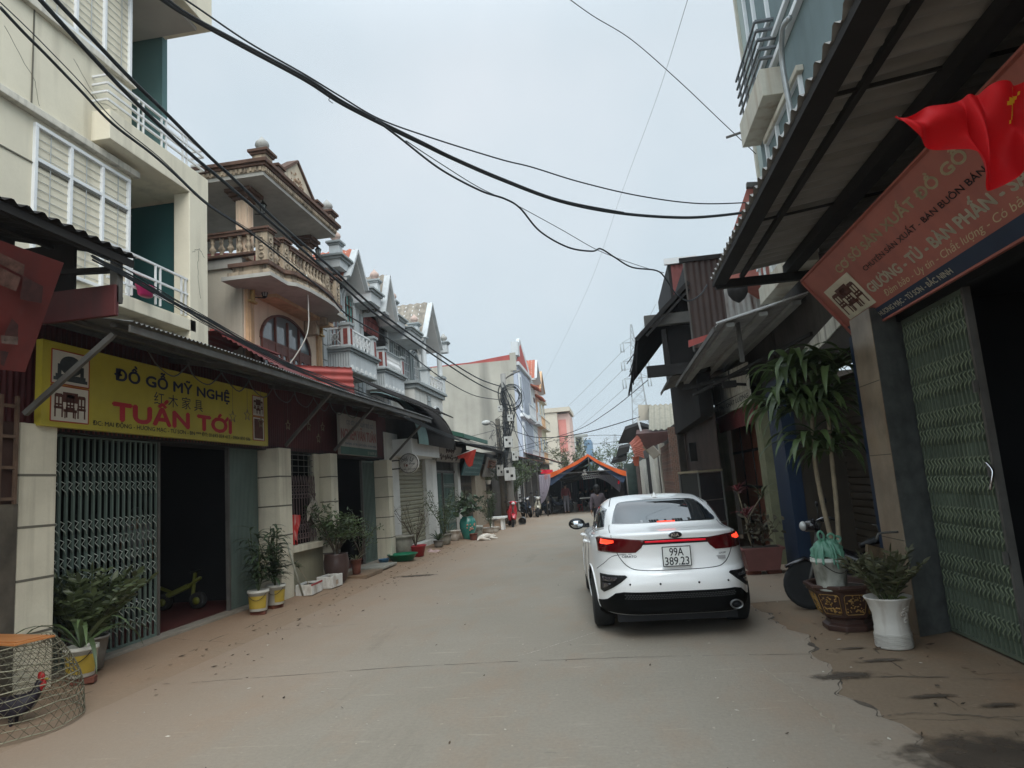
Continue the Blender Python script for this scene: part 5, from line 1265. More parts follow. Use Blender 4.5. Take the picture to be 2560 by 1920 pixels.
for y0, y1, x, m_, z in ((24.2,29.0,2.02,M_bw,2.8),(29.0,29.6,1.96,M_beige2,3.0),(29.6,33.4,2.14,MC['brown_shutter'],2.7),(33.4,37.6,1.98,M_beige2,2.9),(37.6,46,2.2,M_dsteel,2.8),(46,53,2.0,M_beige2,2.8),(53,60,1.95,mat('brown_panel', (.08,.045,.035), .8, .3, 3, .1),2.8),(60,80,2.0,M_bw,3.2)):
    MB().box(x,4.5,y0,y1,0,z).build('pier' if z != 2.7 else 'shutter', m_, S5)
MB().box(.95,2.3,62,62.4,0,2.9).build('dark_screen', mat('dark_green_screen', (.03,.05,.04), .8, .4, 2, .1), S5); MB().box(1.99,6,23.9,24.2,0,3.3).build('end_wall', M_bw, S5); MB().box(2.2,6,24.2,80,2.7,3.4).build('lintel', MC['sooty_wall'], S5)
FR = thing('fibre_cement_roof', 'weathered grey fibre-cement corrugated roof beside the dark hut', 'roof', (2.2, 26, 3.4))
M_fib = mat('fibre_cement', (.28,.265,.215), .95, .3, 3, .3, 14, .7, (.12,.11,.085), sscale=(3,3,3))
a, b, c_, d = on_y(1622,1013,27.5), on_y(1700,1008,27.5), on_y(1672,1076,25.2), on_y(1622,1076,25.2)
g = MB(); g.sheet(a, d-a, b-a, .19, .03, 6); g.build('roof_sheet', M_fib, FR)
g = MB(); P = pq([(1595,1012),(1624,1012),(1622,1050),(1597,1052)], 27.3); g.add(P+[p+Vector((0,.05,0)) for p in P], [(0,1,2,3),(7,6,5,4),(0,4,5,1),(1,5,6,2),(2,6,7,3),(3,7,4,0)]); g.build('gable_sheet', MC['grey_side_wall'], FR)
MB().bar(on_y(1593,1044,26), on_y(1605,1086,26), .07).build('white_post', M_railw, FR)
CN = thing('tin_awning', 'black tin awnings stacked over the brick shop doors', 'awning', (1.6, 28, 3))
for px, Y in (([(1560,1075),(1597,1062),(1640,1075),(1600,1105),(1545,1110)], 27), ([(1590,1085),(1672,1078),(1668,1100),(1615,1125),(1585,1112)], 25), ([(1545,1122),(1575,1115),(1572,1130),(1540,1142)], 40), ([(1530,1152),(1565,1140),(1566,1152),(1526,1160)], 40)):
    P = pq(px, Y); k = len(P); g = MB(); g.add(P+[p+Vector((.1,1.6,.25)) for p in P], [tuple(range(k)), tuple(range(k,2*k))[::-1]]+[(i,i+k,(i+1)%k+k,(i+1)%k) for i in range(k)]); g.build('tin_sheet', M_sheet_d if Y != 25 else mat('rust_dark', (.07,.03,.025), .7, .3, 3, .1), CN)
M_pink = mat('salmon_tin', (.50,.17,.12), .6, .2, 3, .05, 12, .3, (.3,.1,.07))
TR = thing('torn_sheet', 'crumpled salmon-pink corrugated sheet hanging by the brick shop', 'sheet', tuple(on_y(1590, 1110, 24)))
g = MB(); a, b, d = on_y(1573,1108,24), on_y(1608,1122,24), on_y(1588,1140,24); g.sheet(a, on_y(1592,1088,24.3)-a, d-a, .07, .015, 5, 3, fn=lambda p, u, v: p+Vector((.1*u*v,.2*math.sin(3*u),.06*math.sin(5*v)))); g.sheet(on_y(1585,1112,24), on_y(1606,1120,24)-on_y(1585,1112,24), on_y(1590,1138,24)-on_y(1585,1112,24), .07, .015, 5); g.build('tin', M_pink, TR)
g = MB(); P = pq([(1580,1142),(1598,1140),(1596,1166),(1586,1164)], 24.5); g.add(P+[p+Vector((0,.04,0)) for p in P], [(0,1,2,3),(7,6,5,4),(0,4,5,1),(1,5,6,2),(2,6,7,3),(3,7,4,0)]); g.build('tin_flap', mat('orange_tin', (.42,.10,.05), .6, .2, 3, 0), TR)
TB = thing('hanging_board', 'tilted beige board hanging over the pale pillar of the brick shop', 'sign', tuple(on_y(1632, 1130, 23.5)))
g = MB(); P = pq([(1617,1124),(1632,1114),(1650,1135),(1633,1148)], 23.5); g.add(P+[p+Vector((.05,.1,0)) for p in P], [(0,1,2,3),(7,6,5,4),(0,4,5,1),(1,5,6,2),(2,6,7,3),(3,7,4,0)]); g.build('board', mat('beige_board', (.36,.31,.25), .8, .2, 3, .05), TB)
g = MB(); g.bar(on_y(1607,1116,23.6), on_y(1633,1144,23.6), .14, .04); g.build('batten', MC['tan_lid'], TB)
# ------------------------------------------------------------------ grey-blue house above the big canopy
M_gb = mat('grey_blue_render', (.17,.225,.235), .85, .15, 1, .08, 16, .3, (.10,.13,.14)); M_gbl = mat('pale_sage', (.36,.42,.40), .85, .1, 1, .05, 16)
M_cr = mat('cream_concrete', (.55,.52,.44), .85, .15, 2, .1, 16, .5, (.28,.17,.09), sscale=(6,6,.7))
B6 = thing('grey_blue_house', 'grey-blue house with cream balcony and white window trim above the right canopy', 'house', (5, 9, 0))
MB().box(2.78,10,1.0,10.6,4.7,13).build('wall', M_gb, B6)
g = MB(); g.box(2.5,2.78,9.08,10.58,6.72,7.12); g.build('balcony_slab', M_cr, B6, bevel=.008)
MB().box(3.1,10,10.6,12.1,4.7,13).build('sage_wall', M_gbl, B6)
MB().box(3.06,3.16,12.1,12.2,4.8,12).build('corner_strip', M_cr, B6)
g = MB()
for z in (7.28,7.42,7.56,7.70,7.84): g.bar((2.53,9.10,z),(2.53,10.56,z),.03,.025); g.bar((2.53,9.10,z),(2.78,9.10,z),.05,.03)
for y in (9.5,9.58,10.0,10.08,10.4): g.bar((2.54,y,7.12),(2.54,y,7.84),.025)
g.build('railing', mat('grey_rail', (.16,.17,.18), .5, .2, 4, 0), B6)

for a, b in (((2.775,6.0,8.35),(2.775,9.2,7.35)),): pass
g = MB(); g.box(2.70,2.78,4.0,9.35,7.20,7.28); g.box(2.72,2.78,4.0,10.3,7.55,7.62); g.build('string_course', M_wframe, B6, bevel=.006)
g = MB(); g.box(2.69,2.78,8.2,10.1,6.50,6.58); g.build('window_canopy', M_cr, B6, bevel=.01)
ornate_window(B6, 2.78, 8.3, 10.2, 5.2, 6.55, [8.9,9.55], 6.2, side=-1, bars=False, curtain=False)
ornate_window(B6, 2.78, 9.2, 10.4, 7.9, 9.6, [9.9], 9.2, side=-1, bars=False, curtain=False)
g = MB(); g.prism([(7.0,7.5),(7.25,7.5),(7.25,9.5),(7.0,9.5)], 'x', 2.66, 2.78); g.ball((2.64,7.15,7.5),.10,10,6); g.build('scroll_bracket', M_cr, B6)
MB().tube(spl([(2.62,7.95,7.05),(2.60,8.2,7.08),(2.62,8.45,6.85),(2.64,8.5,6.4),(2.66,8.5,6.0)]), .035, 8).build('conduit', mat('galvanised', (.38,.39,.39), .4, .2, 5, 0, metal=.5), B6)
MB().bar((2.50,10.58,6.98),(2.28,10.62,6.95),.03).build('scupper', M_steel, B6)
B7 = thing('red_gable_house', 'narrow red-walled house end just above the outer edge of the right canopy', 'house', (5, 13, 0))
P = pq([(1822,608),(1868,468),(1905,468),(1905,700),(1822,700)], 13.2); g = MB(); g.add(P+[p+Vector((2,4,0)) for p in P], [(0,1,2,3,4),(9,8,7,6,5)]+[(i,i+5,(i+1)%5+5,(i+1)%5) for i in range(5)]); g.build('wall', mat('salmon_wall', (.42,.15,.12), .8, .2, 2, .05), B7)
g = MB(); g.bar(on_y(1866,464,13.1), on_y(1915,462,13.1), .10); g.build('cap_board', M_steel, B7)
# white balcony with plants visible through the gap
B8 = thing('white_balcony', 'white balcony rail with planter boxes glimpsed between the two right canopies', 'balcony', (3, 12, 5))
a, b = on_x(1905,735,3.0), on_x(1985,690,3.0)
g = MB(); g.box(2.5,2.76,8.6,10.75,4.2,4.45); g.build('parapet', M_cr, B8)
g = MB()
for z in (4.75,4.92,5.09,5.26): g.bar((2.52,8.6,z),(2.52,10.75,z),.035)
for y in (8.8,9.2,9.6,10.0,10.4,10.7): g.bar((2.54,y,4.5),(2.54,y,5.3),.03)
g.build('railing', M_railw, B8)
MB().box(2.76,2.775,8.6,10.75,4.3,5.3).build('back_wall', M_gw, B8)
# ------------------------------------------------------------------ plants
def blade(g, base, d, L, W, droop=.6, seg=5, fold=.25, roll=0):
    """one strap leaf; d = starting direction"""
    d = Vector(d).normalized(); p = Vector(base); vs = []; side = d.cross(Vector((0,0,1)))
    if side.length < .05: side = Vector((1,0,0))
    side.normalize()
    if roll: side = Matrix.Rotation(roll, 3, d) @ side
    for i in range(seg+1):
        t = i/seg; w = W*(.35+1.3*t if t < .45 else (1-(t-.45)/.55)**.75*.94+.02)*.5
        n = side.cross(d).normalized(); vs += [p-side*w+n*w*fold, p, p+side*w+n*w*fold]
        p = p+d*(L/seg); d = (d+Vector((0,0,-droop/seg*(.4+1.3*t)))).normalized()
    fs = []
    for i in range(seg): a = i*3; fs += [(a,a+1,a+4,a+3),(a+1,a+2,a+5,a+4)]
    g.add(vs, fs, True)
def leaf(g, p, d, L, W, q):
    blade(g, p, d, L, W, q.uniform(.1,.6), 3, .2, q.uniform(-1.1,1.1))
def L_mat(name, c, isl=.45, th=.2): return mat(name, c, .45, .15, 6, 0, spec=.5, island=isl, thin=th)
ML_dark = L_mat('dark_leaf', (.042,.068,.032)); ML_zz = L_mat('zz_leaf', (.075,.095,.042)); ML_drac = L_mat('dracaena_leaf', (.070,.105,.035), .35, .22); ML_mid = L_mat('mid_leaf', (.075,.110,.045)); ML_olive = L_mat('olive_leaf', (.10,.115,.055)); ML_red = L_mat('red_leaf', (.16,.03,.035), .5); ML_lime = L_mat('lime_leaf', (.20,.26,.05), .3)
M_stem = mat('green_stem', (.07,.085,.035), .7, .3, 6, 0); M_twig = mat('dark_twig', (.085,.065,.045), .85, .3, 10, .1); M_bark = mat('pale_bark', (.26,.21,.14), .85, .3, 10, .2); M_soil = mat('potting_soil', (.035,.026,.018), .95, .5, 12, .3)
def zz(root, c, n, h, q, spread=.55, ll=.07, m=ML_zz, name='foliage', lw=.42):
    g, s = MB(), MB()
    for i in range(n):
        a = q.uniform(0, 6.28); r = q.uniform(.0, .08); t = q.uniform(.15, 1)*spread; H_ = h*q.uniform(.7, 1.1)
        p0 = Vector(c)+Vector((r*math.cos(a), r*math.sin(a), 0)); tip = p0+Vector((t*math.cos(a)*H_, t*math.sin(a)*H_, H_*math.sqrt(max(.15, 1-t*t*.6)))); mid = p0.lerp(tip, .5)+Vector((0,0,.10*H_))
        pts = spl([p0, mid, tip], 7); s.tube(pts, [.007]*len(pts), 4, False); k = len(pts)
        for j in range(3, k):
            d = (pts[j]-pts[j-1]).normalized(); sd_ = d.cross(Vector((0,0,1))).normalized() if abs(d.z) < .97 else Vector((1,0,0))
            for sg in (-1, 1): l = ll*q.uniform(.75, 1.2)*(1-.35*(j/k-.5)); leaf(g, pts[j], sd_*sg+d*.45+Vector((0,0,q.uniform(-.2,.4))), l, l*lw, q)
        leaf(g, pts[-1], pts[-1]-pts[-2], ll, ll*lw, q)
    s.build('stems', M_stem, root); return g.build(name, m, root)
def bush(root, c, h, r, q, nb=9, nl=260, ll=.045, m=ML_dark, bare=False, low=.25, stemr=.010, name='foliage', sq=1.0, ml=.4):
    s, g = MB(), MB(); tips = []; c = Vector(c)
    for i in range(nb):
        a = 6.28*i/nb+q.uniform(-.4,.4); rr = r*q.uniform(.35, 1); z = h*q.uniform(.55, 1)
        pts = spl([c, c+Vector((rr*.25*math.cos(a), rr*.25*math.sin(a), z*.35)), c+Vector((rr*math.cos(a)*.7, rr*math.sin(a)*.7*sq, z*.72)), c+Vector((rr*math.cos(a), rr*math.sin(a)*sq, z))], 5)
        s.tube(pts, [stemr*(1-.6*k/len(pts)) for k in range(len(pts))], 5, False); tips += pts[int(len(pts)*low*1.2):]
        for b in range(5 if bare else 3):
            k = q.randrange(len(pts)//3, len(pts)); d = Vector((q.uniform(-1,1), q.uniform(-1,1), q.uniform(.1,1))).normalized()*r*q.uniform(.25,.5)
            e = pts[k]+d; s.tube([pts[k], pts[k].lerp(e,.5)+Vector((0,0,.02)), e], [stemr*.45, stemr*.3, stemr*.2], 4, False); tips += [pts[k].lerp(e, t) for t in (.4,.7,1,1)]
    s.build('stems', M_twig if bare else M_stem, root)
    for i in range(nl):
        p = q.choice(tips)+Vector((q.gauss(0,.18*ll*4), q.gauss(0,.18*ll*4), q.gauss(0,.12*ll*4))); l = ll*q.uniform(.7,1.3)
        leaf(g, p, Vector((q.uniform(-1,1), q.uniform(-1,1), q.uniform(-.5,.8))), l, l*ml, q)
    return g.build(name, m, root)
def strap(root, c, n, L, W, q, m=ML_mid, droop=1.5, up=1.0, name='foliage'):
    g = MB()
    for i in range(n):
        a = 6.28*i/n+q.uniform(-.3,.3); blade(g, Vector(c)+Vector((.02*math.cos(a), .02*math.sin(a), 0)), Vector((math.cos(a), math.sin(a), q.uniform(.5,1.6)*up)), L*q.uniform(.7,1.1), W, droop*q.uniform(.7,1.2), 8)
    return g.build(name, m, root)
def pot(root, c, h, rt, rb, m, n=20, rim=.012, name='pot', prof=None, soil=True):
    p = prof or [(rb*.9,0),(rb,.01*h),(rb+(rt-rb)*.5,h*.5),(rt,h*.93),(rt+rim,h*.94),(rt+rim,h),(rt-.01,h),(rt-.015,h*.9)]
    o = MB().lathe(c, p, n).build(name, m, root)
    if soil: MB().lathe(Vector(c)+Vector((0,0,h*.88)), [(rt*.93,0),(rt*.5,.012),(.001,.015)], n).build('soil', M_soil, root)
    return o
Q = random.Random(21)
M_terra = mat('terracotta', (.17,.06,.04), .85, .3, 5, .15); M_rimw = mat('white_ceramic', (.56,.53,.48), .5, .12, 2.5, .05, 14, .7, (.22,.15,.10), spec=.5, sscale=(8,8,1.5)); M_dred = mat('red_plastic', (.32,.02,.025), .4, .15, 4, 0); M_gpot = mat('grey_pot', (.20,.19,.17), .8, .3, 4, .1)
M_bkt = mat('dirty_bucket', (.46,.47,.42), .6, .35, 5, .08, 20, .8, (.12,.12,.09), sscale=(12,12,6)); M_bw2 = mat('white_bucket', (.48,.47,.42), .5, .12, 4, .03, 10, .3, (.3,.28,.22)); M_ybl = mat('yellow_label', (.36,.26,.04), .5, .15, 3, 0, streak=.3, scol=(.4,.25,.03))
def bucket(name, label, c, h, rt, rb, m=None, group=None, label_band=None, tilt=None, cat='bucket', handle=True):
    b = thing(name, label, cat, tuple(c), group); c = Vector(c)
    MB().lathe(c, [(rb*.96,0),(rb,.01),(rb+(rt-rb)*.85,h*.86),(rt+.006,h*.865),(rt+.008,h*.93),(rt,h*.935),(rt+.008,h*.99),(rt-.004,h),(rt-.012,h*.9),(rb*.9,h*.2)], 24).build('bucket_body', m or M_bw2, b)
    if label_band:
        a0, a1 = label_band; g = MB()
        def P(u, v): a = a0+(a1-a0)*u; z = h*(.14+.60*v); r = rb+(rt-rb)*(z/h)+.004; return c+Vector((r*math.cos(a), r*math.sin(a), z))
        g.grid(P, 14, 2); l = g.build('paper_label', M_ybl, b)
    if handle:
        g = MB(); r = rt+.012; g.tube([c+Vector((r*math.cos(t), r*math.sin(t), h*.86-.10*math.sin((t+2.2)/1.9*math.pi)*(1 if True else 0))) for t in [-2.2+1.9*k/12 for k in range(13)]], .004, 5); g.build('handle', M_dsteel, b)
    return b
def brick(c, yaw=0, label='broken red brick wedged under a plant bucket'):
    c = Vector(c); g = MB(); g.box(-.11,.11,-.055,.055,0,.06); g.xf(Matrix.Translation(c) @ Matrix.Rotation(yaw,4,'Z')); return g.build('brick', M_terra, bevel=.006, label=label, cat='brick')

# left: buckets and plants
c = on_x(203, 1640, -5.55); c1 = Vector((-5.55, c.y, .13))
bucket('bucket', 'white and yellow paint bucket planted with strap leaves, nearest on the left', c1, .30, .155, .125, label_band=(-2.2,.2))
brick((c1.x+.05,c1.y-.02,.066), .4, 'brick under the nearest planted bucket on the left')
pl_ = thing('strap_leaf_plant', 'crinum-like plant with long drooping strap leaves growing from the nearest left bucket', 'plant', tuple(c1+Vector((0,0,.28)))); strap(pl_, c1+Vector((0,0,.28)), 16, .85, .06, Q, ML_mid, 2.6, 1.1)
zc = Vector((-5.80, 6.95, .10)); zp = thing('zz_plant', 'large glossy zz plant bushing out in front of the lattice gate', 'plant', tuple(zc)); pot(zp, zc, .34, .19, .14, M_gpot); zz(zp, zc+Vector((0,0,.3)), 42, .72, Q, .9, .13, ML_zz, lw=.5)
for i, px in enumerate(((645,1512),(688,1500))):
    c = on_x(px[0], 1450, -5.56); c = Vector((-5.56, c.y, .12)); b = bucket('bucket', ('front' if i == 0 else 'rear')+' white paint bucket with yellow label beside the second pilaster', c, .31, .155, .13, label_band=(-2.3,-.2) if i == 0 else (-1.2,.2))
    brick((c.x,c.y,.06), .2+i, ('front' if i == 0 else 'rear')+' brick under the white and yellow buckets')
    p = thing('leafy_plant', ('dark long-leaved plant in the front yellow-labelled bucket' if i == 0 else 'taller dark bamboo-like plant in the rear yellow-labelled bucket'), 'plant', tuple(c+Vector((0,0,.28))))
    g, s = MB(), MB()
    for k in range(9+3*i):
        a = Q.uniform(0,6.28); hh = Q.uniform(.55,1.0); t = c+Vector((Q.uniform(-.22,.22), Q.uniform(-.22,.22), .28+hh)); pts = spl([c+Vector((0,0,.26)), c.lerp(t,.5)+Vector((0,0,.1)), t], 8); s.tube(pts, .006, 4, False)
        for j in range(4, len(pts)):
            for _ in range(1): a = Q.uniform(0,6.28); blade(g, pts[j], (math.cos(a), math.sin(a), Q.uniform(0,.8)), Q.uniform(.22,.36), .062, 1.5, 5)
    s.build('stems', M_stem, p); g.build('foliage', ML_dark, p)
# styrofoam boxes
def foam_box(label, c, yaw, L_, W_, H_, mark):
    b = thing('foam_box', label, 'box', tuple(c), 'foam planting boxes'); M = Matrix.Translation(c) @ Matrix.Rotation(yaw,4,'Z'); t = .03
    g = MB(); g.box(-L_/2,L_/2,-W_/2,-W_/2+t,0,H_); g.box(-L_/2,L_/2,W_/2-t,W_/2,0,H_); g.box(-L_/2,-L_/2+t,-W_/2+t,W_/2-t,0,H_-.002); g.box(L_/2-t,L_/2,-W_/2+t,W_/2-t,0,H_-.002); g.box(-L_/2+t,L_/2-t,-W_/2+t,W_/2-t,0,.03); g.xf(M).build('foam_shell', mat('foam_white', (.62,.61,.57), .85, .15, 5, .1, 30, .8, (.30,.24,.18), sscale=(9,9,3)), b, bevel=.008)
    g = MB(); g.box(-L_/2+t,L_/2-t,-W_/2+t,W_/2-t,.03,H_*.82); g.xf(M).build('soil', M_soil, b)
    g = MB(); g.box(-L_/2-.002,L_/2+.002,-W_/2-.003,-W_/2+.01,H_-.03,H_+.001) if mark else g.box(-.05,.05,-W_/2-.002,-W_/2,.05,.13); g.xf(M).build('printed_band' if mark else 'printed_mark', M_dred if mark else mat('faded_print', (.40,.30,.22), .8, .4, 20, 0), b); return b
foam_box('white foam box of soil with a red rim on the left pavement', Vector((-5.62,12.0,.07)), math.radians(95), .55, .30, .19, True)
foam_box('plain white foam box of soil beside the big brown jar', Vector((-5.55,12.75,.067)), math.radians(88), .50, .30, .22, False)
sap = thing('sapling', 'thin sapling with drooping leaf tuft growing from the red-rimmed foam box', 'plant', (-5.7,12.0,.15)); g = MB(); pts = spl([(-5.62,12.05,.16),(-5.72,12.0,.4),(-5.85,11.95,.62)], 5); g.tube(pts, .008, 5, False); g.build('stem', M_bark, sap); g = MB()
for i in range(46): a = Q.uniform(0,6.28); blade(g, pts[-1-Q.randrange(3)], (math.cos(a), math.sin(a), Q.uniform(-.2,.8)), Q.uniform(.08,.15), .028, 1.2, 3)
g.build('foliage', ML_olive, sap)
wd = thing('weeds', 'small weeds sprouting in the plain foam box', 'plant', (-5.55,12.75,.17)); strap(wd, (-5.55,12.7,.17), 12, .14, .03, Q, ML_mid)
MB().tube([(-5.60,11.75,0.0),(-5.78,11.45,1.1)], .018, 8).build('bamboo_pole', mat('grey_pole', (.30,.30,.25), .6, .2, 6, 0), label='grey pole leaning against the pilaster by the foam boxes', cat='pole')
# brown glazed jar and the shrub in it
j = thing('glazed_jar', 'big dark brown glazed jar in front of the third pilaster', 'jar', (-5.62,13.25,0.073))
MB().lathe((-5.62,13.25,0.073), [(.15,0),(.19,.05),(.245,.30),(.25,.42),(.225,.54),(.235,.57),(.22,.57),(.20,.50),(.19,.40)], 26).build('jar_body', mat('brown_glaze', (.060,.034,.030), .45, .25, 3, .05, spec=.5), j); MB().lathe((-5.62,13.25,0.573), [(.19,0),(.001,.02)], 18).build('soil', M_soil, j)
js = thing('shrub', 'spreading small-leaved shrub rooted in the big brown jar', 'shrub', (-5.62,13.25,0.573)); bush(js, (-5.62,13.25,0.573), .95, .62, Q, 9, 1500, .085, ML_mid, True, .45, .016)
t1 = thing('potted_spider_plant', 'terracotta pot of arching striped leaves on a brick beside the brown jar', 'plant', (-5.52,14.05,0.064)); brick((-5.52,14.05,0.064), .1, 'brick under the terracotta pot by the open doorway'); pot(t1, (-5.52,14.05,0.134), .30, .11, .08, M_terra); strap(t1, (-5.52,14.05,0.394), 12, .36, .03, Q, L_mat('pale_leaf', (.16,.18,.11)), 1.4); bush(t1, (-5.5,14.3,0.412), .9, .55, Q, 6, 420, .062, ML_mid, True, .4, .012, 'shrub_foliage')
# items near the grey shutter
M_cpot = mat('cement_pot', (.27,.26,.22), .9, .3, 4, .2, 16, .5, (.12,.11,.09))
cp = thing('cement_planter', 'round grey cement tub standing against the last pilaster', 'tub', (-5.68,17.75,0.077)); MB().lathe((-5.68,17.75,0.077), [(.25,0),(.27,.4),(.27,.50),(.31,.505),(.31,.56),(.27,.56),(.25,.5)], 26).build('tub_body', M_cpot, cp)
gb = thing('basin', 'wide green plastic basin on the ground by the cement tub', 'basin', (-5.45,17,0.058)); MB().lathe((-5.45,17,0.058), [(.26,0),(.36,.15),(.385,.155),(.385,.175),(.35,.17),(.25,.02)], 30).build('basin_body', mat('green_plastic', (.010,.14,.07), .35, .1, 3, 0), gb)
MB().lathe((-5.72,16.35,0.081), [(.10,0),(.13,.10),(.14,.11),(.12,.10),(.09,.02)], 16).build('blue_bowl', mat('blue_plastic', (.03,.12,.22), .4, .1, 3, 0), label='small blue plastic bowl beside the green basin', cat='bowl')
sl1 = MB().box(-5.9,-5.3,15.0,16.1,.07,.13).xf(Matrix.Translation((0,0,.0))).build('ramp_slab', M_cpot, bevel=.015, label='loose concrete ramp slab in front of the second doorway', cat='slab')
MB().box(-5.95,-5.25,13.9,14.9,.04,.12).build('ramp_slab', MC['verge_concrete'] if 'verge_concrete' in MC else M_verge, bevel=.012, label='flat sunken slab beside the terracotta pot', cat='slab')
rp = thing('twiggy_shrub', 'nearly bare twiggy shrub in a red plastic tub before the roller shutter', 'shrub', (-5.38,17.95,0.052)); MB().lathe((-5.38,17.95,0.052), [(.20,0),(.27,.26),(.29,.27),(.29,.29),(.26,.28),(.2,.1)], 24).build('red_tub', M_dred, rp); MB().lathe((-5.38,17.95,0.292), [(.25,0),(.001,.02)], 18).build('soil', M_soil, rp); bush(rp, (-5.38,17.95,0.302), 1.15, .62, Q, 14, 130, .04, ML_olive, True, .3, .009)
cl_ = thing('cloth_pile', 'crumpled pale cloth lying on the pavement below the shutter', 'cloth', (-5.35,19.3,0)); MB().grid(lambda u, v: Vector((-5.6+.5*u, 19.0+.6*v, .02+.09*abs(math.sin(u*7+v*3))*math.sin(math.pi*u)*math.sin(math.pi*v)+.02*math.sin(v*17))), 14, 14).build('cloth', mat('pinkish_cloth', (.40,.28,.26), .9, .4, 12, .1), cl_)
g1 = thing('leafy_bush', 'mixed green bush in low pots beside the green folding gate', 'shrub', (-5.5,21.3,0)); pot(g1, (-5.45,21.3,0.058), .32, .24, .18, M_cpot); bush(g1, (-5.45,21.3,0.358), 1.35, .7, Q, 12, 700, .07, ML_mid); g1b = strap(g1, (-5.3,21.4,0.396), 14, .55, .035, Q, MC['pale_leaf'], 1.6, name='strap_foliage')
g2 = thing('leafy_bush', 'lower spiky dark plant in front of the mixed bush', 'shrub', (-5.4,20.4,0.054)); pot(g2, (-5.4,20.4,0.054), .2, .15, .12, M_gpot); strap(g2, (-5.4,20.4,0.254), 26, .45, .05, Q, ML_dark, 1.3)
v = thing('vase', 'tall turquoise glazed vase with painted flower', 'vase', (-5.1,23.3,0)); MB().lathe((-5.1,23.3,0), [(.14,0),(.19,.1),(.28,.38),(.29,.58),(.25,.70),(.18,.76),(.20,.79),(.17,.78)], 30).build('vase_body', mat('turquoise_glaze', (.025,.19,.155), .25, .15, 2, 0, spec=.6), v)
g = MB(); q = random.Random(2)
for i in range(14): a = q.uniform(-1.5,-.4); z = q.uniform(.3,.55); g.ball((-5.1+.28*math.cos(a), 23.3+.28*math.sin(a), z), q.uniform(.02,.04), 6, 4)
g.build('painted_flower', mat('peach_flower', (.45,.22,.15), .5, .3, 9, 0), v)
vp = thing('broad_leaf_plant', 'broad dark-leaved plant growing out of the turquoise vase', 'plant', (-5.1,23.3,1.1)); bush(vp, (-5.1,23.3,.72), .62, .62, Q, 10, 170, .20, ML_dark, False, .5, ml=.7)
wp = thing('ceramic_pot', 'pale round pot to the left of the turquoise vase', 'pot', (-5.45,22.6,0.058)); pot(wp, (-5.45,22.6,0.058), .33, .24, .17, M_rimw)
pr = thing('flower_pot', 'small red clay pot in front of the turquoise vase', 'flower pot', (-4.85,22.95,0)); pot(pr, (-4.85,22.95,0), .22, .14, .11, M_terra)
bucket('bucket', 'dirty white bucket to the right of the turquoise vase', (-4.9,23.95,0), .42, .19, .15, M_bkt)
sh = thing('shrub', 'dark shrub in a shallow pale bowl near the stone bench', 'shrub', (-4.85,26.2,0)); pot(sh, (-4.85,26.2,0), .2, .34, .28, M_rimw); bush(sh, (-4.85,26.2,.18), 1.35, .42, Q, 10, 560, .075, ML_dark)
bn = thing('stone_bench', 'small grey stone bench between the shrub and the red scooter', 'bench', (-4.85,27.7,0)); MB().box(-5.2,-4.45,27.3,28.0,.44,.52).build('seat', M_gw, bn, bevel=.01); MB().box(-5.1,-5.0,27.4,27.9,0,.44).build('leg', M_gw, bn); MB().box(-4.65,-4.55,27.4,27.9,0,.44).build('leg', M_gw, bn)
# hanging baskets on the beige pillar
for k, (px, Y, s_) in enumerate((((1221,1205),29.0,.25),((1223,1240),29.0,.3),((1158,1245),26.5,.42))):
    c = on_y(*px, Y); t = thing('wall_plant', ('fern in a white wall pot high on the beige pillar', 'second trailing fern lower on the beige pillar', 'pale fern hanging in front of the patterned shutter')[k], 'plant', tuple(c)); pot(t, c-Vector((0,0,.1)), .18, .12, .08, M_rimw); strap(t, c+Vector((0,0,.05)), 30, s_*1.6, .035, Q, ML_olive, 2.2)
tb = thing('street_tree', 'dense small green tree behind the red scooter, under the meter boxes', 'tree', tuple(on_z(1285,1310,0))); c = on_y(1283,1260,32); c.z = 0
g = MB(); g.tube(spl([(c.x,c.y,0),(c.x+.05,c.y,.9),(c.x,c.y,1.5)]), [.06]*13, 7); g.build('trunk', M_bark, tb); bush(tb, (c.x,c.y,1.2), 1.75, 1.35, Q, 14, 1500, .12, ML_mid, False, .2, .02, 'crown')

# ------------------------------------------------------------------ cage with rooster
cc = Vector((-5.37,5.40,.02)); cg = thing('bamboo_cage', 'round wire and bamboo poultry cage on the ground at lower left', 'cage', tuple(cc)); M_bam = mat('bamboo_wire', (.24,.23,.16), .6, .3, 8, 0); M_bamd = mat('dark_wire', (.09,.08,.05), .6, .3, 8, 0)
def cr_(z): t = z/.68; return .64*(1-.06*t-.30*max(0,t-.35)**1.6/.5)
g = MB()
for k in range(13):
    z = .01+.67*(k/12)**.9; r = cr_(z); g.tube([cc+Vector((r*math.cos(2*math.pi*i/48), r*math.sin(2*math.pi*i/48), z+.008*math.sin(i*.9+k))) for i in range(49)], .0035 if k % 3 else .0055, 5, False)
g.build('hoops', M_bam, cg)
g = MB(); n = 44
for s_ in (-1, 1):
    for k in range(n):
        pts = []
        for i in range(13): z = .01+.67*i/12; a = 2*math.pi*k/n+s_*i/12*.95; r = cr_(z)+.003*s_; pts.append(cc+Vector((r*math.cos(a), r*math.sin(a), z)))
        g.tube(pts, .0026, 3, False)
g.build('wire_mesh', M_bamd, cg)
wb = thing('wooden_board', 'orange-brown wooden panel lying on top of the poultry cage', 'board', tuple(cc+Vector((0,0,.69)))); M = Matrix.Translation(cc+Vector((-.08,.05,.70))) @ Matrix.Rotation(math.radians(-14),4,'Z'); M_ow = mat('orange_wood', (.42,.17,.055), .5, .2, 2, .05, 20, .5, (.25,.09,.03), sscale=(1,12,12))
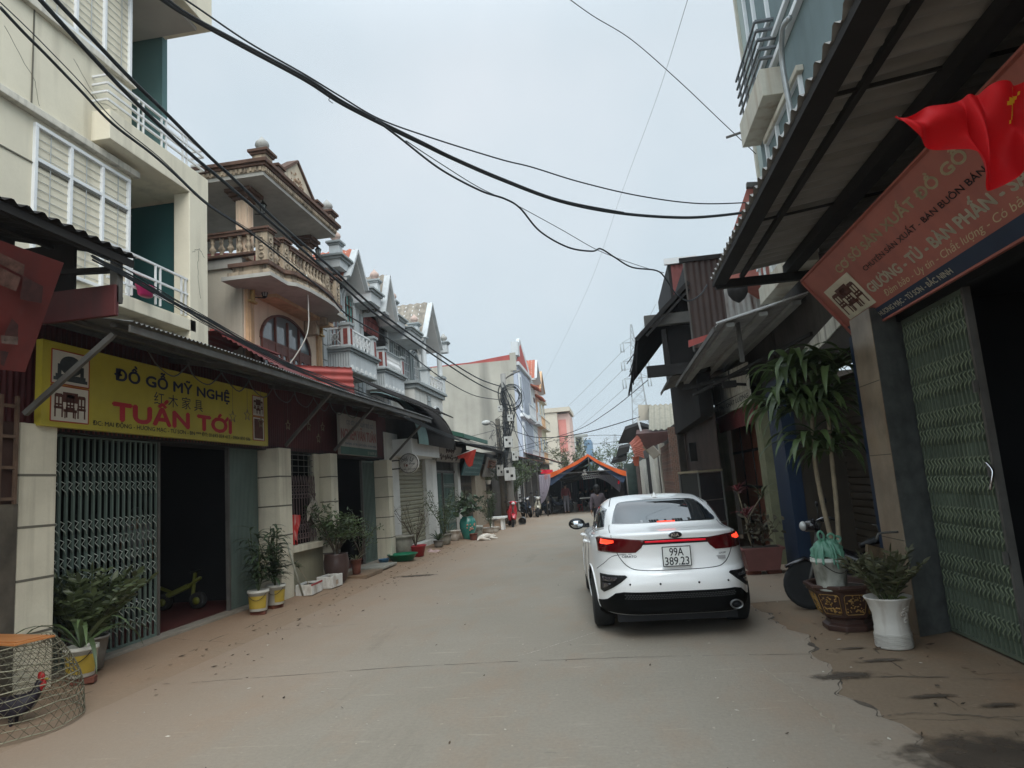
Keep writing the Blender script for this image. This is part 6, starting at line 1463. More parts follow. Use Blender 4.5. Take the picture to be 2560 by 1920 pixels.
g = MB(); g.box(-.62,.52,-.17,.17,0,.018); g.xf(M).build('panel', M_ow, wb, bevel=.003); g = MB(); g.box(-.58,.48,-.13,.13,.018,.026); g.xf(M).build('raised_field', M_ow, wb, bevel=.004)
# rooster: body, neck, legs as one skin; comb, tail
def skin(name, nodes, edges, m, parent, sub=2, root=0):
    Wm = ORG[parent] if parent else Matrix(); I = Wm.inverted(); me = bpy.data.meshes.new(name); o = bpy.data.objects.new(name, me); COL.objects.link(o); o.parent = parent; ORG[o] = Wm
    me.from_pydata([tuple(I @ Vector(p)) for p, r in nodes], edges, []); me.materials.append(m); md = o.modifiers.new('skin', 'SKIN'); md.use_smooth_shade = True
    for i, (p, r) in enumerate(nodes):
        rr = r if isinstance(r, tuple) else (r, r); me.skin_vertices[0].data[i].radius = rr; me.skin_vertices[0].data[i].use_root = (i == root)
    s = o.modifiers.new('sub', 'SUBSURF'); s.levels = sub; s.render_levels = sub; return o
rc = Vector((-5.22,5.42,0)); ro = thing('rooster', 'black rooster with red head standing inside the poultry cage', 'rooster', tuple(rc)); V = Vector; yv = V((.93,.35,0)).normalized(); sv = V((-yv.y,yv.x,0))
def RP(a, s_, z): return rc+yv*a+sv*s_+V((0,0,z*.82))
skin('body', [(RP(-.02,0,.22),(.095,.105)),(RP(.10,0,.24),(.085,.09)),(RP(.17,0,.33),.045),(RP(.185,0,.42),.030),(RP(.20,0,.46),.034),(RP(-.14,0,.25),.06),(RP(-.22,0,.32),.04),(RP(0,.05,.13),.022),(RP(0,.05,.02),.010),(RP(0,-.05,.13),.022),(RP(0,-.05,.02),.010)],
     [(0,1),(1,2),(2,3),(3,4),(0,5),(5,6),(0,7),(7,8),(0,9),(9,10)], mat('black_feathers', (.018,.014,.022), .5, .5, 12, .2), ro)
g = MB()
for k in range(12): a = -1+.18*k; blade(g, RP(-.2,.01*(k-6),.30), -yv+V((0,0,.9+.1*a))+sv*.06*(k-6), .28, .04, 1.7, 6)
g.build('tail', MC['black_feathers'], ro); g = MB(); M_comb = mat('red_comb', (.35,.02,.02), .6, .2, 9, 0)
g.ball(RP(.20,0,.49), .035, 8, 6, 1, .5, 1.2); g.ball(RP(.19,0,.40), .034, 8, 6, 1, .8, 1.8); g.ball(RP(.225,0,.415), .022, 8, 6, .8, .8, 1.6); g.build('comb_and_wattle', M_comb, ro)
g = MB(); g.lathe(RP(.235,0,.455), [(.014,0),(.001,.04)], 6, True, Matrix.Rotation(math.pi/2,3,'Y')); g.build('beak', MC['yellow_label'], ro)
# sleeping dog
dc = on_z(1212,1350,0); dg = thing('dog', 'small white dog lying on its side on the road near the turquoise vase', 'dog', tuple(dc)); M_fur = mat('cream_fur', (.58,.53,.46), .95, .15, 8, .3, 60)
def DP(a, b, z): return dc+V((a*.45+b*.9, a*.9-b*.45, z))
skin('body', [(DP(.0,0,.11),(.11,.10)),(DP(.22,0,.13),(.12,.11)),(DP(-.22,0,.10),(.10,.09)),(DP(.36,.02,.10),.055),(DP(.45,.05,.075),.07),(DP(.53,.08,.05),.032),(DP(-.32,-.02,.07),.045),(DP(-.45,.05,.03),.018),(DP(.18,.16,.05),.035),(DP(.22,.32,.03),.02),(DP(-.2,.16,.05),.045),(DP(-.12,.30,.03),.025),(DP(-.25,.40,.025),.02),(DP(.28,.15,.035),.03),(DP(.36,.28,.025),.02)],
     [(0,1),(0,2),(1,3),(3,4),(4,5),(2,6),(6,7),(1,8),(8,9),(2,10),(10,11),(11,12),(1,13),(13,14)], M_fur, dg)
g = MB(); blade(g, DP(.44,.0,.12), (.3,.2,.4), .09, .05, 1, 3); blade(g, DP(.44,.09,.12), (.6,.1,.3), .09, .05, 1, 3); g.build('ear', M_fur, dg)

# ------------------------------------------------------------------ right: pots, plants
ob = thing('octagonal_planter', 'large dark brown octagonal glazed planter with gilt landscape panels', 'planter', (2.28,7.78,0)); oc = V((2.28,7.82,0)); M_oct = mat('brown_lacquer', (.050,.024,.018), .4, .25, 3, .05, spec=.5); M_gilt = mat('gilt_relief', (.34,.20,.06), .45, .4, 14, .3, 30, metal=.3)
MB().lathe(oc, [(.26,0),(.26,.05),(.22,.07),(.22,.11),(.27,.14),(.36,.40),(.385,.43),(.40,.435),(.40,.47),(.35,.47),(.33,.40)], 8, False).build('planter_body', M_oct, ob, bevel=.008); MB().lathe(oc+V((0,0,.40)), [(.335,0),(.001,.02)], 8, False).build('soil', M_soil, ob)
for k in range(8):
    a0, a1 = 2*math.pi*(k+.5)/8, 2*math.pi*(k+1.5)/8
    def Q_(u, w, off=.0): z = .16+.23*w; r = .27+(z-.14)/.26*.09+off; return oc+(V((math.cos(a0),math.sin(a0),0))*(1-u)+V((math.cos(a1),math.sin(a1),0))*u)*r+V((0,0,z))
    g = MB(); loop = [Q_(u, w, .006) for u, w in ((.16,.06),(.84,.06),(.90,.14),(.90,.86),(.84,.94),(.16,.94),(.10,.86),(.10,.14),(.16,.06))]; g.tube(loop, .004, 4, False); q = random.Random(k)
    for i in range(60):
        u = q.uniform(.16,.84); w = q.choice((q.gauss(.72,.10), q.gauss(.25,.08), q.gauss(.5,.2))); w = min(.9,max(.1,w)); g.ball(Q_(u, w, .002), q.uniform(.004,.012), 5, 3)
    g.build('gilt_panel', M_gilt, ob)
bucket('bucket', 'mouldy pale bucket standing on the octagonal planter, full of rubbish', (2.12,7.66,.415), .33, .172, .142, M_bkt)
pb = thing('plastic_bag', 'knotted translucent green plastic bag stuffed in the mouldy bucket', 'bag', (2.12,7.66,.72)); bc = V((2.12,7.66,.72)); M_bag = mat('green_film', (.20,.44,.32), .25, .2, 6, .6, 14, spec=.6, thin=.5)
def BG(u, v_):
    a = 2*math.pi*u; t = math.pi*.5*v_; r = .155*math.cos(t)**.7*(1+.10*math.sin(a*7+v_*5)+.05*math.sin(a*13-v_*9)); return bc+V((r*math.cos(a), r*math.sin(a), .03+.17*math.sin(t)+.015*math.sin(a*9+v_*11)))
g = MB(); g.grid(BG, 48, 14); g.build('bag_body', M_bag, pb)
g = MB()
for dx, h_, w_ in ((-.05,.12,.05),(.05,.09,.06),(.11,.06,.05)):
    p = bc+V((dx,-.03,.17)); g.tube(spl([p, p+V((-w_*.6,0,h_*.7)), p+V((0,0,h_)), p+V((w_*.6,0,h_*.6)), p+V((.01,0,.0))], 5), [.013]*21, 5, False)
for k in range(6): a = Q.uniform(-2.6,-.5); g.tube(spl([bc+V((.02,-.02,.17)), bc+V((.14*math.cos(a),.14*math.sin(a),.12)), bc+V((.18*math.cos(a),.18*math.sin(a),-.03-.05*Q.random()))], 4), [.02,.016,.02,.018,.014,.014,.012,.012,.008], 5, False)
g.build('bag_handles', M_bag, pb)
wc = V((2.40,6.97,0)); wpt = thing('white_flower_pot', 'tall flared white ceramic pot with moulded vine relief beside the octagonal planter', 'flower pot', tuple(wc))
MB().lathe(wc, [(.150,0),(.158,.01),(.150,.06),(.156,.13),(.150,.15),(.152,.17),(.146,.19),(.15,.30),(.178,.40),(.200,.435),(.205,.448),(.190,.45),(.17,.42)], 36).build('pot_body', M_rimw, wpt); MB().lathe(wc+V((0,0,.40)), [(.16,0),(.001,.02)], 20).build('soil', M_soil, wpt)
g = MB(); q = random.Random(9)
for k in range(10):
    z = .015+.012*k; g.tube([wc+V(((.158+.002*math.sin(i*2.1+k))*math.cos(i*.2), (.158)*math.sin(i*.2), z+.004*math.sin(i*1.3+k*2))) for i in range(32)], .0028, 3, False)
for cx, cz in ((-1.05,.34),(-.9,.29),(-1.2,.31),(-1.0,.25),(-.8,.35)):
    for k in range(5): a = cx+.07*math.cos(k*1.26); z = cz+.018*math.sin(k*1.26); r = .150+max(0,z-.28)*.20; g.ball(wc+V((r*math.cos(a), r*math.sin(a), z)), .010, 6, 4, 1,1,.8)
g.build('relief', M_rimw, wpt)
zz2 = thing('zz_plant', 'olive zz plant filling the white ceramic pot', 'plant', tuple(wc+V((0,0,.4)))); zz(zz2, wc+V((0,0,.4)), 26, .42, Q, .95, .10, mat('dusty_leaf', (.085,.085,.045), .6, .2, 6, 0, island=.45, thin=.15), lw=.42)
g = MB()
for k in range(6): a = -1.4+.25*k; blade(g, wc+V((.06,-.05,.42)), (math.cos(a), math.sin(a), .5), .10, .07, 1.2, 4)
g.build('lime_leaves', ML_lime, zz2)
MB().add([(2.38,7.45,.40),(2.52,7.50,.40),(2.66,7.60,.80),(2.48,7.52,.86),(2.38,7.52,.40),(2.52,7.57,.40),(2.66,7.67,.80),(2.48,7.59,.86)], [(0,1,2,3),(7,6,5,4),(0,4,5,1),(1,5,6,2),(2,6,7,3),(3,7,4,0)]).build('broken_tile', mat('mossy_brown_tile', (.12,.085,.05), .9, .4, 12, .4), label='broken mossy tile leaning in the octagonal planter', cat='tile')
MB().tube(spl([(2.74,7.4,.98),(2.6,7.4,.98),(2.55,7.4,.97),(2.53,7.4,.92)],4), .012, 7).tube([(2.56,7.4,.98),(2.54,7.38,1.06),(2.50,7.38,1.07)], .006, 5).build('water_tap', M_steel, label='old brass water tap on the tan marble pillar', cat='tap')
# dracaena
dr_ = thing('dracaena', 'tall dracaena with drooping dark green leaves on two bare pale trunks', 'plant', (2.42,8.35,0)); tr = [spl([(2.43,8.45,.0),(2.42,8.45,.6),(2.36,8.45,1.25),(2.34,8.45,1.75),(2.38,8.45,2.3)],5), spl([(2.47,8.42,.0),(2.46,8.42,.6),(2.50,8.42,1.2),(2.52,8.42,1.7),(2.55,8.4,2.35)],5)]
for t in tr: MB().tube(t, [.030*(1-.25*i/len(t))+.0018*(i % 2) for i in range(len(t))], 8).build('trunk', M_bark, dr_)
g = MB()
for (x, y, z, n, L_) in ((2.36,8.45,1.95,26,.50),(2.54,8.42,1.90,24,.46),(2.38,8.45,2.35,30,.55),(2.56,8.40,2.45,30,.55),(2.15,8.5,2.45,26,.52),(2.40,8.5,2.85,34,.55),(2.65,8.3,2.80,28,.5),(2.2,8.4,2.75,24,.5),(2.0,8.5,2.45,16,.42)):
    for k in range(n):
        a = Q.uniform(0,6.28); blade(g, (x+Q.gauss(0,.04), y+Q.gauss(0,.04), z+Q.uniform(-.10,.10)), (math.cos(a), math.sin(a), Q.uniform(.1,1.2)), L_*1.45*Q.uniform(.6,1.1), .10, 3.2*Q.uniform(.7,1.2), 8, .3)
g.build('foliage', ML_drac, dr_); pot(dr_, (2.45,8.44,0), .3, .2, .16, M_terra)
# planter trough behind the car
tp = thing('trough_planter', 'reddish rectangular trough planter on bricks behind the car', 'planter', (2.28,11.95,0)); M_tr = mat('dull_pink_plastic', (.17,.065,.055), .6, .2, 3, .05)
MB().prism([(2.02,.06),(2.5,.06),(2.58,.38),(2.62,.38),(2.62,.42),(1.92,.42),(1.92,.38),(1.97,.38)], 'y', 11.75, 12.15).build('trough', M_tr, tp, bevel=.01); MB().box(1.98,2.55,11.8,12.1,.40,.425).build('soil', M_soil, tp)
for x in (2.1,2.42): brick((x,11.85,0), .1, 'brick under the '+('left' if x < 2.2 else 'right')+' end of the reddish trough planter')
co = thing('cordyline', 'red-leaved cordyline and weeds growing in the trough planter', 'plant', (2.2,11.95,.42)); g, s, r2 = MB(), MB(), MB()
for x, z in ((2.02,1.35),(2.12,.95),(2.4,1.25)):
    s.tube(spl([(2.15,11.95,.42),(2.1,11.95,.8),(x,11.95,z)],4), .010, 5); 
    for k in range(18): a = Q.uniform(0,6.28); blade(r2 if x < 2.3 else g, (x,11.95,z+Q.uniform(-.06,.03)), (math.cos(a), math.sin(a), Q.uniform(.2,1.3)), Q.uniform(.22,.36), .035, 1.3, 5)
s.build('stems', M_bark, co); r2.build('red_foliage', ML_red, co); g.build('green_foliage', ML_olive, co); bush(co, (2.32,11.95,.42), .62, .32, Q, 9, 120, .10, mat('brownish_leaf', (.09,.075,.045), .6, .3, 6, 0, island=.4, thin=.15), True, .3, .008, 'weed_foliage', ml=.55)
# ------------------------------------------------------------------ shops further along the left
M_shut = mat('khaki_shutter', (.25,.24,.17), .5, .12, 1, .03, 16, .4, (.14,.13,.09), sscale=(3,3,.5)); M_wp = mat('white_paint_wall', (.56,.56,.53), .8, .12, 2, .05, 16, .4, (.25,.25,.22))
S6 = thing('shutter_shop', 'small shop with khaki roller shutter, white pillars and a blank white box sign', 'shop', (-6.5, 20, 0))
g = MB()
for k in range(21): z = .24+.125*k; g.prism([(-6.12,z),(-6.09,z+.02),(-6.09,z+.085),(-6.12,z+.122)], 'y', 18.72, 21.5)
g.build('roller_shutter', M_shut, S6)
MB().box(-6.3,-5.98,17.52,18.7,0,3.4).build('pillar', M_wp, S6, bevel=.01); MB().box(-6.3,-5.98,21.52,22.35,0,3.4).build('pillar', M_wp, S6, bevel=.01); MB().box(-6.3,-5.85,18.7,21.52,0,.22).build('step', M_wp, S6, bevel=.01)
MB().box(-6.3,-5.42,18.22,21.2,2.76,3.22).build('box_sign', mat('blank_box_white', (.60,.61,.60), .6, .08, 2, .02), S6, bevel=.01); MB().box(-9,-6.13,17.5,22.4,.1,4.0).build('shop_core', MC['sooty_wall'], S6)
BA = thing('barrel_awning', 'curved corrugated barrel awning over the roller shutter shop', 'awning', (-5.9, 20, 3.5))
def barrel(y0, y1, m, r=1.35, c=(-6.55,3.05)):
    g = MB(); n = int((y1-y0)/.12)
    def P(u, v): a = math.pi/2*u*1.0; rr = r+.018*math.sin(2*math.pi*n*v); return Vector((c[0]+rr*math.sin(a), y0+(y1-y0)*v, c[1]+rr*math.cos(a)*1.15))
    g.grid(P, 12, n*5); return g.build('awning_sheet', m, BA)
barrel(18.2, 19.2, mat('teal_sheet', (.12,.19,.18), .5, .15, 2, .03, 12, .3, (.08,.12,.11))); barrel(19.2, 22.4, M_sheet_d)
g = MB(); g.tube([(-6.55+1.38*math.sin(math.pi/2*t/12), 22.4, 3.05+1.38*1.15*math.cos(math.pi/2*t/12)) for t in range(13)], .03, 6); g.tube([(-6.55+1.32*math.sin(math.pi/2*t/12), 18.25, 3.05+1.32*1.15*math.cos(math.pi/2*t/12)) for t in range(13)], .03, 6); g.build('rib', M_dsteel, BA)
RSg = thing('round_sign', 'round white bracket sign reading Hải Lý Shop on the white pillar', 'sign', (-5.29, 17.45, 2.5)); rc_ = Vector((-5.29,17.45,2.50)); Ry_ = Matrix.Rotation(math.pi/2, 3, 'X')
MB().lathe(rc_, [(.255,-.04),(.27,-.03),(.27,.03),(.255,.04)], 32, True, Ry_).build('sign_disc', mat('sign_white', (.55,.53,.49), .5, .1, 3, 0), RSg)
MB().lathe(rc_+V((0,-.043,0)), [(.262,-.003),(.262,.003),(.242,.003),(.242,-.003),(.262,-.003)], 32, True, Ry_).build('sign_ring', M_steel, RSg)
g = MB(); g.bar((-5.98,17.48,2.60),(-5.54,17.46,2.60),.03); g.bar((-5.98,17.48,2.38),(-5.52,17.46,2.38),.03); g.build('bracket', M_dsteel, RSg)
for s, x, z, w_, h_, kw in (('Hải Lý', -.20, .03, .36, .14, dict(shear=.3)), ('Shop', .01, -.05, .16, .06, dict(bold=.01)), ('MỸ PHẨM - TP CHỨC NĂNG', -.19, -.17, .38, .045, dict(bold=.01))):
    t = MB(); text(t, s, rc_+V((x,-.046,z)), (1,0,0), (0,0,1), w_, h_, **kw); t.build('lettering', M_ink, RSg)
t = MB(); t.box(rc_.x-.13,rc_.x-.11,17.40,17.403,2.42,2.50); t.box(rc_.x-.08,rc_.x-.03,17.40,17.403,2.42,2.48); t.build('small_emblem', M_terra, RSg)
M_gg3 = mat('faded_green_gate', (.10,.16,.145), .6, .25, 1.5, .05, 16, .4, (.06,.07,.05))
S7 = thing('gated_shop', 'shop with faded green folding gates and barred fanlight next to the roller shutter', 'shop', (-6.5, 24.5, 0))
MB().box(-6.3,-6.0,22.36,22.95,0,2.8).build('tiled_pillar', M_gw, S7, bevel=.01); MB().box(-6.2,-5.95,25.9,26.35,0,3.2).build('narrow_pillar', M_wp, S7)
folding_gate(S7, -6.12, 23.0, 23.9, .1, 2.35, 10, 1, [], M_gg3, frame='b'); folding_gate(S7, -6.12, 24.2, 25.85, .1, 2.35, 18, 1, [1.9,1.2,.6], M_gg3)
g = MB(); g.box(-6.15,-6.05,22.95,25.9,2.36,2.44); g.box(-6.15,-6.05,22.95,25.9,2.75,2.85)
for i in range(20): g.box(-6.11,-6.09,23+.15*i,23.02+.15*i,2.44,2.75)
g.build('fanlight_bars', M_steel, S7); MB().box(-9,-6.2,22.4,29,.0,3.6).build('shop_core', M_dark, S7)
def slant_sign(label, y0, y1, z0, z1, m, items, ang=.25, x=-5.78, scr=None):
    s = thing('shop_sign', label, 'sign', (x, (y0+y1)/2, z0)); o = Vector((x, y0, z0)); v = Vector((ang,0,1)).normalized(); u = YU; h = (z1-z0); L = y1-y0; n = u.cross(v).normalized()
    g = MB(); P = [o, o+u*L, o+u*L+v*h, o+v*h]; g.add(P+[p-n*.05 for p in P], [(0,1,2,3),(7,6,5,4),(0,4,5,1),(1,5,6,2),(2,6,7,3),(3,7,4,0)]); g.build('sign_board', m, s)
    for st, a, b, w_, h_, mm, kw in items: t = MB(); text(t, st, o+u*a+v*b, u, v, w_, h_, **kw); t.build('lettering', mm, s)
    if scr:
        for b, sc_, a0, a1 in scr:
            g = MB(); k = 60; pts = [o+u*(a0+(a1-a0)*i/k)+v*(b+sc_*math.sin(i*.9)*(.6+.4*math.sin(i*.37)))+n*.008 for i in range(k+1)]; g.tube(pts, .018, 4); g.build('script_lettering', mat('dark_brown_print', (.05,.03,.02), .7, .3, 6, 0), s)
    return s
slant_sign('brown-grey sign with flowing script above the faded green gates', 22.2, 25.6, 2.72, 3.30, mat('taupe_sign', (.20,.175,.145), .7, .2, 2, 0, 16, .3, (.1,.09,.07)), [], scr=[(.40,.08,1.0,2.2),(.17,.11,.3,3.0)])
slant_sign('dark green slanted sign with pale lettering beside the small red flag', 25.9, 29.3, 2.25, 3.2, mat('green_sign', (.045,.115,.12), .6, .2, 2, 0), [('ĐỒ GỖ', 1.3, .55, 1.6, .25, M_cream, dict(bold=.02)), ('MỸ NGHỆ CAO CẤP', .5, .30, 2.4, .14, M_cream, {}), ('ĐT: 0912', .4, .08, 1.3, .10, M_cream, {})], .35) if False else None
sg_ = slant_sign('dark green slanted sign with pale illegible lines beside the small red flag', 25.9, 29.3, 2.25, 3.2, mat('green_sign', (.045,.115,.12), .6, .2, 2, 0), [], .35)
g = MB(); o = Vector((-5.78,25.9,2.25)); v_ = Vector((.35,0,1)).normalized(); n_ = YU.cross(v_).normalized(); q = random.Random(6)
for b, h_ in ((.72,.10),(.50,.14),(.30,.08),(.12,.05)):
    a = .35
    while a < 3.0: w_ = q.uniform(.05,.16); P = [o+YU*a+v_*b+n_*.004, o+YU*(a+w_)+v_*b+n_*.004, o+YU*(a+w_*.8)+v_*(b+h_)+n_*.004, o+YU*(a+.02)+v_*(b+h_*q.uniform(.6,1))+n_*.004]; g.add(P, [(0,1,2,3)]); a += w_+.06
g.build('worn_lettering', mat('pale_green_print', (.22,.32,.30), .7, .3, 6, 0), sg_)
sw_ = slant_sign('dirty white slanted sign with worn orange lettering, last before the poles', 30.2, 33.0, 2.2, 3.1, M_fade, [], .30)
g = MB(); o = Vector((-5.78,30.2,2.2)); v_ = Vector((.30,0,1)).normalized(); n_ = YU.cross(v_).normalized()
a = .5
while a < 2.5: w_ = q.uniform(.12,.24); P = [o+YU*a+v_*.42+n_*.004, o+YU*(a+w_)+v_*.42+n_*.004, o+YU*(a+w_*.8)+v_*.78+n_*.004, o+YU*(a+.02)+v_*.8+n_*.004]; g.add(P, [(0,1,2,3)]); a += w_+.06
g.build('worn_lettering', mat('orange_print', (.42,.14,.05), .7, .4, 8, 0), sw_)
S8 = thing('patterned_shop', 'shop with patterned metal shutter and broad beige pillars behind the turquoise vase', 'shop', (-6.5, 29, 0))
MB().box(-6.5,-5.9,29.0,31.4,0,2.8).build('beige_pillar', mat('beige_pillar', (.36,.31,.24), .85, .15, 2, .05), S8, bevel=.01)
folding_gate(S8, -6.1, 26.5, 28.9, .1, 2.3, 16, 1, [1.9,1.6,1.3,1.0,.7,.4], M_steel, mat('pale_rust', (.25,.20,.15), .7, .3, 5, 0)); folding_gate(S8, -6.1, 31.5, 33.2, .1, 2.3, 10, 1, [1.7,1.1], M_steel, MC['pale_rust'])
MB().box(-6.4,-5.95,33.3,36.5,0,3.0).build('dark_wall', MC['sooty_wall'], S8); MB().box(-9,-6.2,29,36.5,0,3.4).build('shop_core', M_dark, S8)
CD = thing('green_canopy', 'dark green edged tin canopy over the faded green gates', 'canopy', (-5.4, 24, 3.4)); canopy(CD, -6.3, 3.95, -4.9, 3.50, 22.6, 27.0, M_sheet_d, .15, .02, 1, M_dsteel, rim=False); MB().box(-4.94,-4.88,22.6,27,3.44,3.58).build('green_edge', mat('green_trim', (.035,.11,.08), .6, .2, 3, 0), CD); MB().bar((-6.3,22.58,3.95),(-4.9,22.58,3.52),.03,.14).build('green_edge', MC['green_trim'], CD)
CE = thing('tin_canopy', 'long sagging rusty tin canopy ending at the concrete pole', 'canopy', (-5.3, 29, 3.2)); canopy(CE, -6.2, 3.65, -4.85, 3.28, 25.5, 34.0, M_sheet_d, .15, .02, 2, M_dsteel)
F2 = thing('small_flag', 'small red flag drooping from a slanted stick above the shop signs', 'flag', tuple(on_y(1110,1152,24))); MB().tube([on_y(1108,1152,24.2), on_y(1192,1121,23.8)], .015, 5).build('stick', M_railw, F2)
tp_, bt_ = spl([on_y(*p, 24) for p in ((1142,1140),(1160,1133),(1175,1128),(1190,1122))], 6), spl([on_y(*p, 24) for p in ((1146,1148),(1160,1146),(1170,1166),(1182,1164))], 6)
g = MB(); g.grid(lambda u, v: tp_[min(18,int(u*18))].lerp(bt_[min(18,int(u*18))], v)+V((0,.05*math.sin(u*14+v*4),0)), 18, 8); g.build('flag_cloth', mat('orange_red_cloth', (.55,.06,.04), .75, .1, 3, 0, thin=.3), F2)
# ------------------------------------------------------------------ poles, lamps, boxes, cables
M_pole = mat('pole_concrete', (.24,.235,.22), .9, .2, 3, .15, 20, .4, (.1,.1,.09)); M_mbox = mat('meter_box_grey', (.46,.47,.45), .6, .15, 3, .03, 10, .5, (.2,.17,.14))
PL = thing('utility_pole', 'tall concrete utility pole wrapped in cable coils and carrying a street light', 'utility pole', (-4.72,31,0)); MB().tube([(-4.74,31,0),(-4.70,31,3.4),(-4.66,31,6.9)], [.19,.16,.12], 12).build('pole_shaft', M_pole, PL)
g = MB()
for k in range(9): g.lathe((-4.70,31,3.2+.28*k), [(.185,0),(.185,.03)], 12)
g.build('steel_band', M_steel, PL)
g = MB(); g.tube(spl([(-4.85,31,5.3),(-4.95,31,5.9),(-4.85,31,6.35),(-4.5,31,6.7),(-4.15,31,6.85)],5), .035, 6); g.build('lamp_arm', M_steel, PL); MB().bar((-4.30,31,6.83),(-3.85,31,6.98),.16,.06).build('lamp_head', M_pole, PL, bevel=.01)
PL2 = thing('utility_pole', 'shorter old concrete pole with a round hooded street lamp beside the tall one', 'utility pole', (-5.1,31.3,0)); MB().tube([(-5.1,31.3,0),(-5.12,31.3,4.85)], [.15,.11], 10).build('pole_shaft', mat('old_pole', (.14,.125,.10), .9, .3, 4, .15), PL2)
MB().tube(spl([(-5.15,31.2,4.0),(-5.2,31.2,4.5),(-5.35,31.2,4.72),(-5.5,31.2,4.74)],5), .025, 6).build('lamp_arm', M_steel, PL2); MB().ball((-5.65,31.2,4.70), .2, 12, 8, 1.1, .7, .62).build('lamp_head', M_mbox, PL2)
for (x, z, w_, h_, Y, lab) in ((1271,1105,.36,.50,30.7,'upper grey meter box on the tall pole'), (1275,1185,.48,.58,30.6,'large grey meter cabinet low on the tall pole'), (1251,1176,.30,.50,30.9,'narrow grey meter box between the two poles'), (1251,1022,.20,.28,30.7,'small pale junction box high on the tall pole'), (1288,1140,.26,.42,30.8,'meter box facing right on the tall pole'), (1276,1045,.24,.30,30.7,'pale box just under the cable coil')):
    c = on_y(x, z, Y); b = thing('meter_box', lab, 'meter box', tuple(c), 'meter boxes on the utility poles'); MB().box(c.x-w_/2,c.x+w_/2,c.y-.12,c.y+.08,c.z-h_/2,c.z+h_/2).build('box_body', M_mbox, b, bevel=.012)
    g = MB(); g.box(c.x-w_*.3,c.x-w_*.05,c.y-.124,c.y-.12,c.z+h_*.08,c.z+h_*.3); g.box(c.x+w_*.08,c.x+w_*.33,c.y-.124,c.y-.12,c.z-h_*.25,c.z-h_*.05); g.build('meter_window', M_dsteel, b)
cb = thing('cable_coil', 'big loop of black telephone cable coiled on the tall pole', 'cable', (-4.4,30.8,5.3)); q = random.Random(12); g = MB()
for k in range(9):
    r = .50+q.uniform(-.10,.06); c = V((-4.33+q.uniform(-.08,.06), 30.8+q.uniform(-.1,.1), 5.75+q.uniform(-.12,.10))); g.tube([c+V((r*math.cos(a), .05*math.sin(a*2), r*1.12*math.sin(a)))  for a in [2*math.pi*i/28 for i in range(29)]], .018 if k < 4 else .010, 5, False)
g.build('loops', M_wire, cb); g = MB()
for k in range(16): g.tube(spl([(-4.7+q.uniform(-.15,.15),30.8,q.uniform(5.6,6.5)),(-4.7+q.uniform(-.1,.5),30.8,q.uniform(4.6,5.4)),(-4.7+q.uniform(-.2,.25),30.7,q.uniform(3.6,4.4)),(-4.75+q.uniform(-.35,.2),30.7,q.uniform(2.4,3.6))],6), q.choice((.008,.012,.02)), 4, False)
g.build('hanging_tails', M_wire, cb)
tg = thing('cable_tangle', 'tangle of thin black service cables around both poles', 'cable', (-4.9,31,3.5)); g = MB()
for k in range(26): x0, z0 = q.uniform(-5.3,-4.5), q.uniform(2.6,4.8); g.tube(spl([(x0,31,z0),(x0+q.uniform(-.5,.5),30.8,z0-q.uniform(-.1,.5)),(x0+q.uniform(-.7,.7),30.9,z0+q.uniform(-.4,.4)),(x0+q.uniform(-.3,.3),31,z0-q.uniform(0,.7))],5), .010, 4, False)
g.build('cables', M_wire, tg)
def wire(label, pts, r, name='cable', n=8): return MB().tube(spl(pts, n), r, 5).build(name, M_wire, label=label, cat='cable')
def pxw(pts, Y0, Y1): k = len(pts)-1; return [on_y(x, y, Y0+(Y1-Y0)*i/k) for i, (x, y) in enumerate(pts)]
wire('thickest black cable bundle sagging across the sky to the right canopy edge', pxw([(330,-60),(440,22),(600,112),(760,198),(850,256),(950,308),(1060,362),(1130,396),(1250,448),(1400,503),(1550,533),(1700,544),(1800,539),(1900,526)], 4.5, 9.6), .020)
wire('second cable twisted along the thick sky-crossing bundle', pxw([(350,-60),(455,25),(605,108),(765,194),(855,252),(950,303),(1060,357),(1128,391),(1250,444),(1400,500),(1560,532)], 4.5, 8.3), .012)
wire('thinner cable arching above the thick bundle to the right canopy', pxw([(400,-40),(480,10),(620,105),(760,185),(850,240),(950,298),(1080,345),(1250,398),(1330,418),(1450,455),(1600,490),(1750,509),(1900,505)], 4.6, 9.6), .009)
wire('loose cable drooping below the bundle and dipping to the metal hut', pxw([(940,300),(1000,345),(1100,422),(1200,476),(1262,497),(1300,520),(1350,578),(1420,618),(1480,628),(1502,622),(1535,642),(1580,668),(1640,676),(1662,694),(1690,735),(1722,752),(1750,738),(1768,712)], 6.2, 12), .012)
wire('thin twisted wire running to the dark hut roof', pxw([(1015,352),(1100,408),(1200,470),(1280,507),(1400,572),(1500,628),(1600,665),(1660,682)], 6.4, 14), .006)
wire('thin cable descending from the top edge to the grey-blue house', pxw([(1400,-20),(1480,38),(1580,100),(1700,205),(1800,300),(1890,385)], 9, 11), .007)
wire('very thin steep line crossing the sky on the right of centre', pxw([(1725,-20),(1640,250),(1555,480),(1470,720),(1355,960)], 60, 300), .03)
wire('small wire twist tied on the thick bundle', pxw([(810,225),(818,238),(828,240),(822,250),(832,258)], 5.9, 5.9), .004)
LX = -4.6
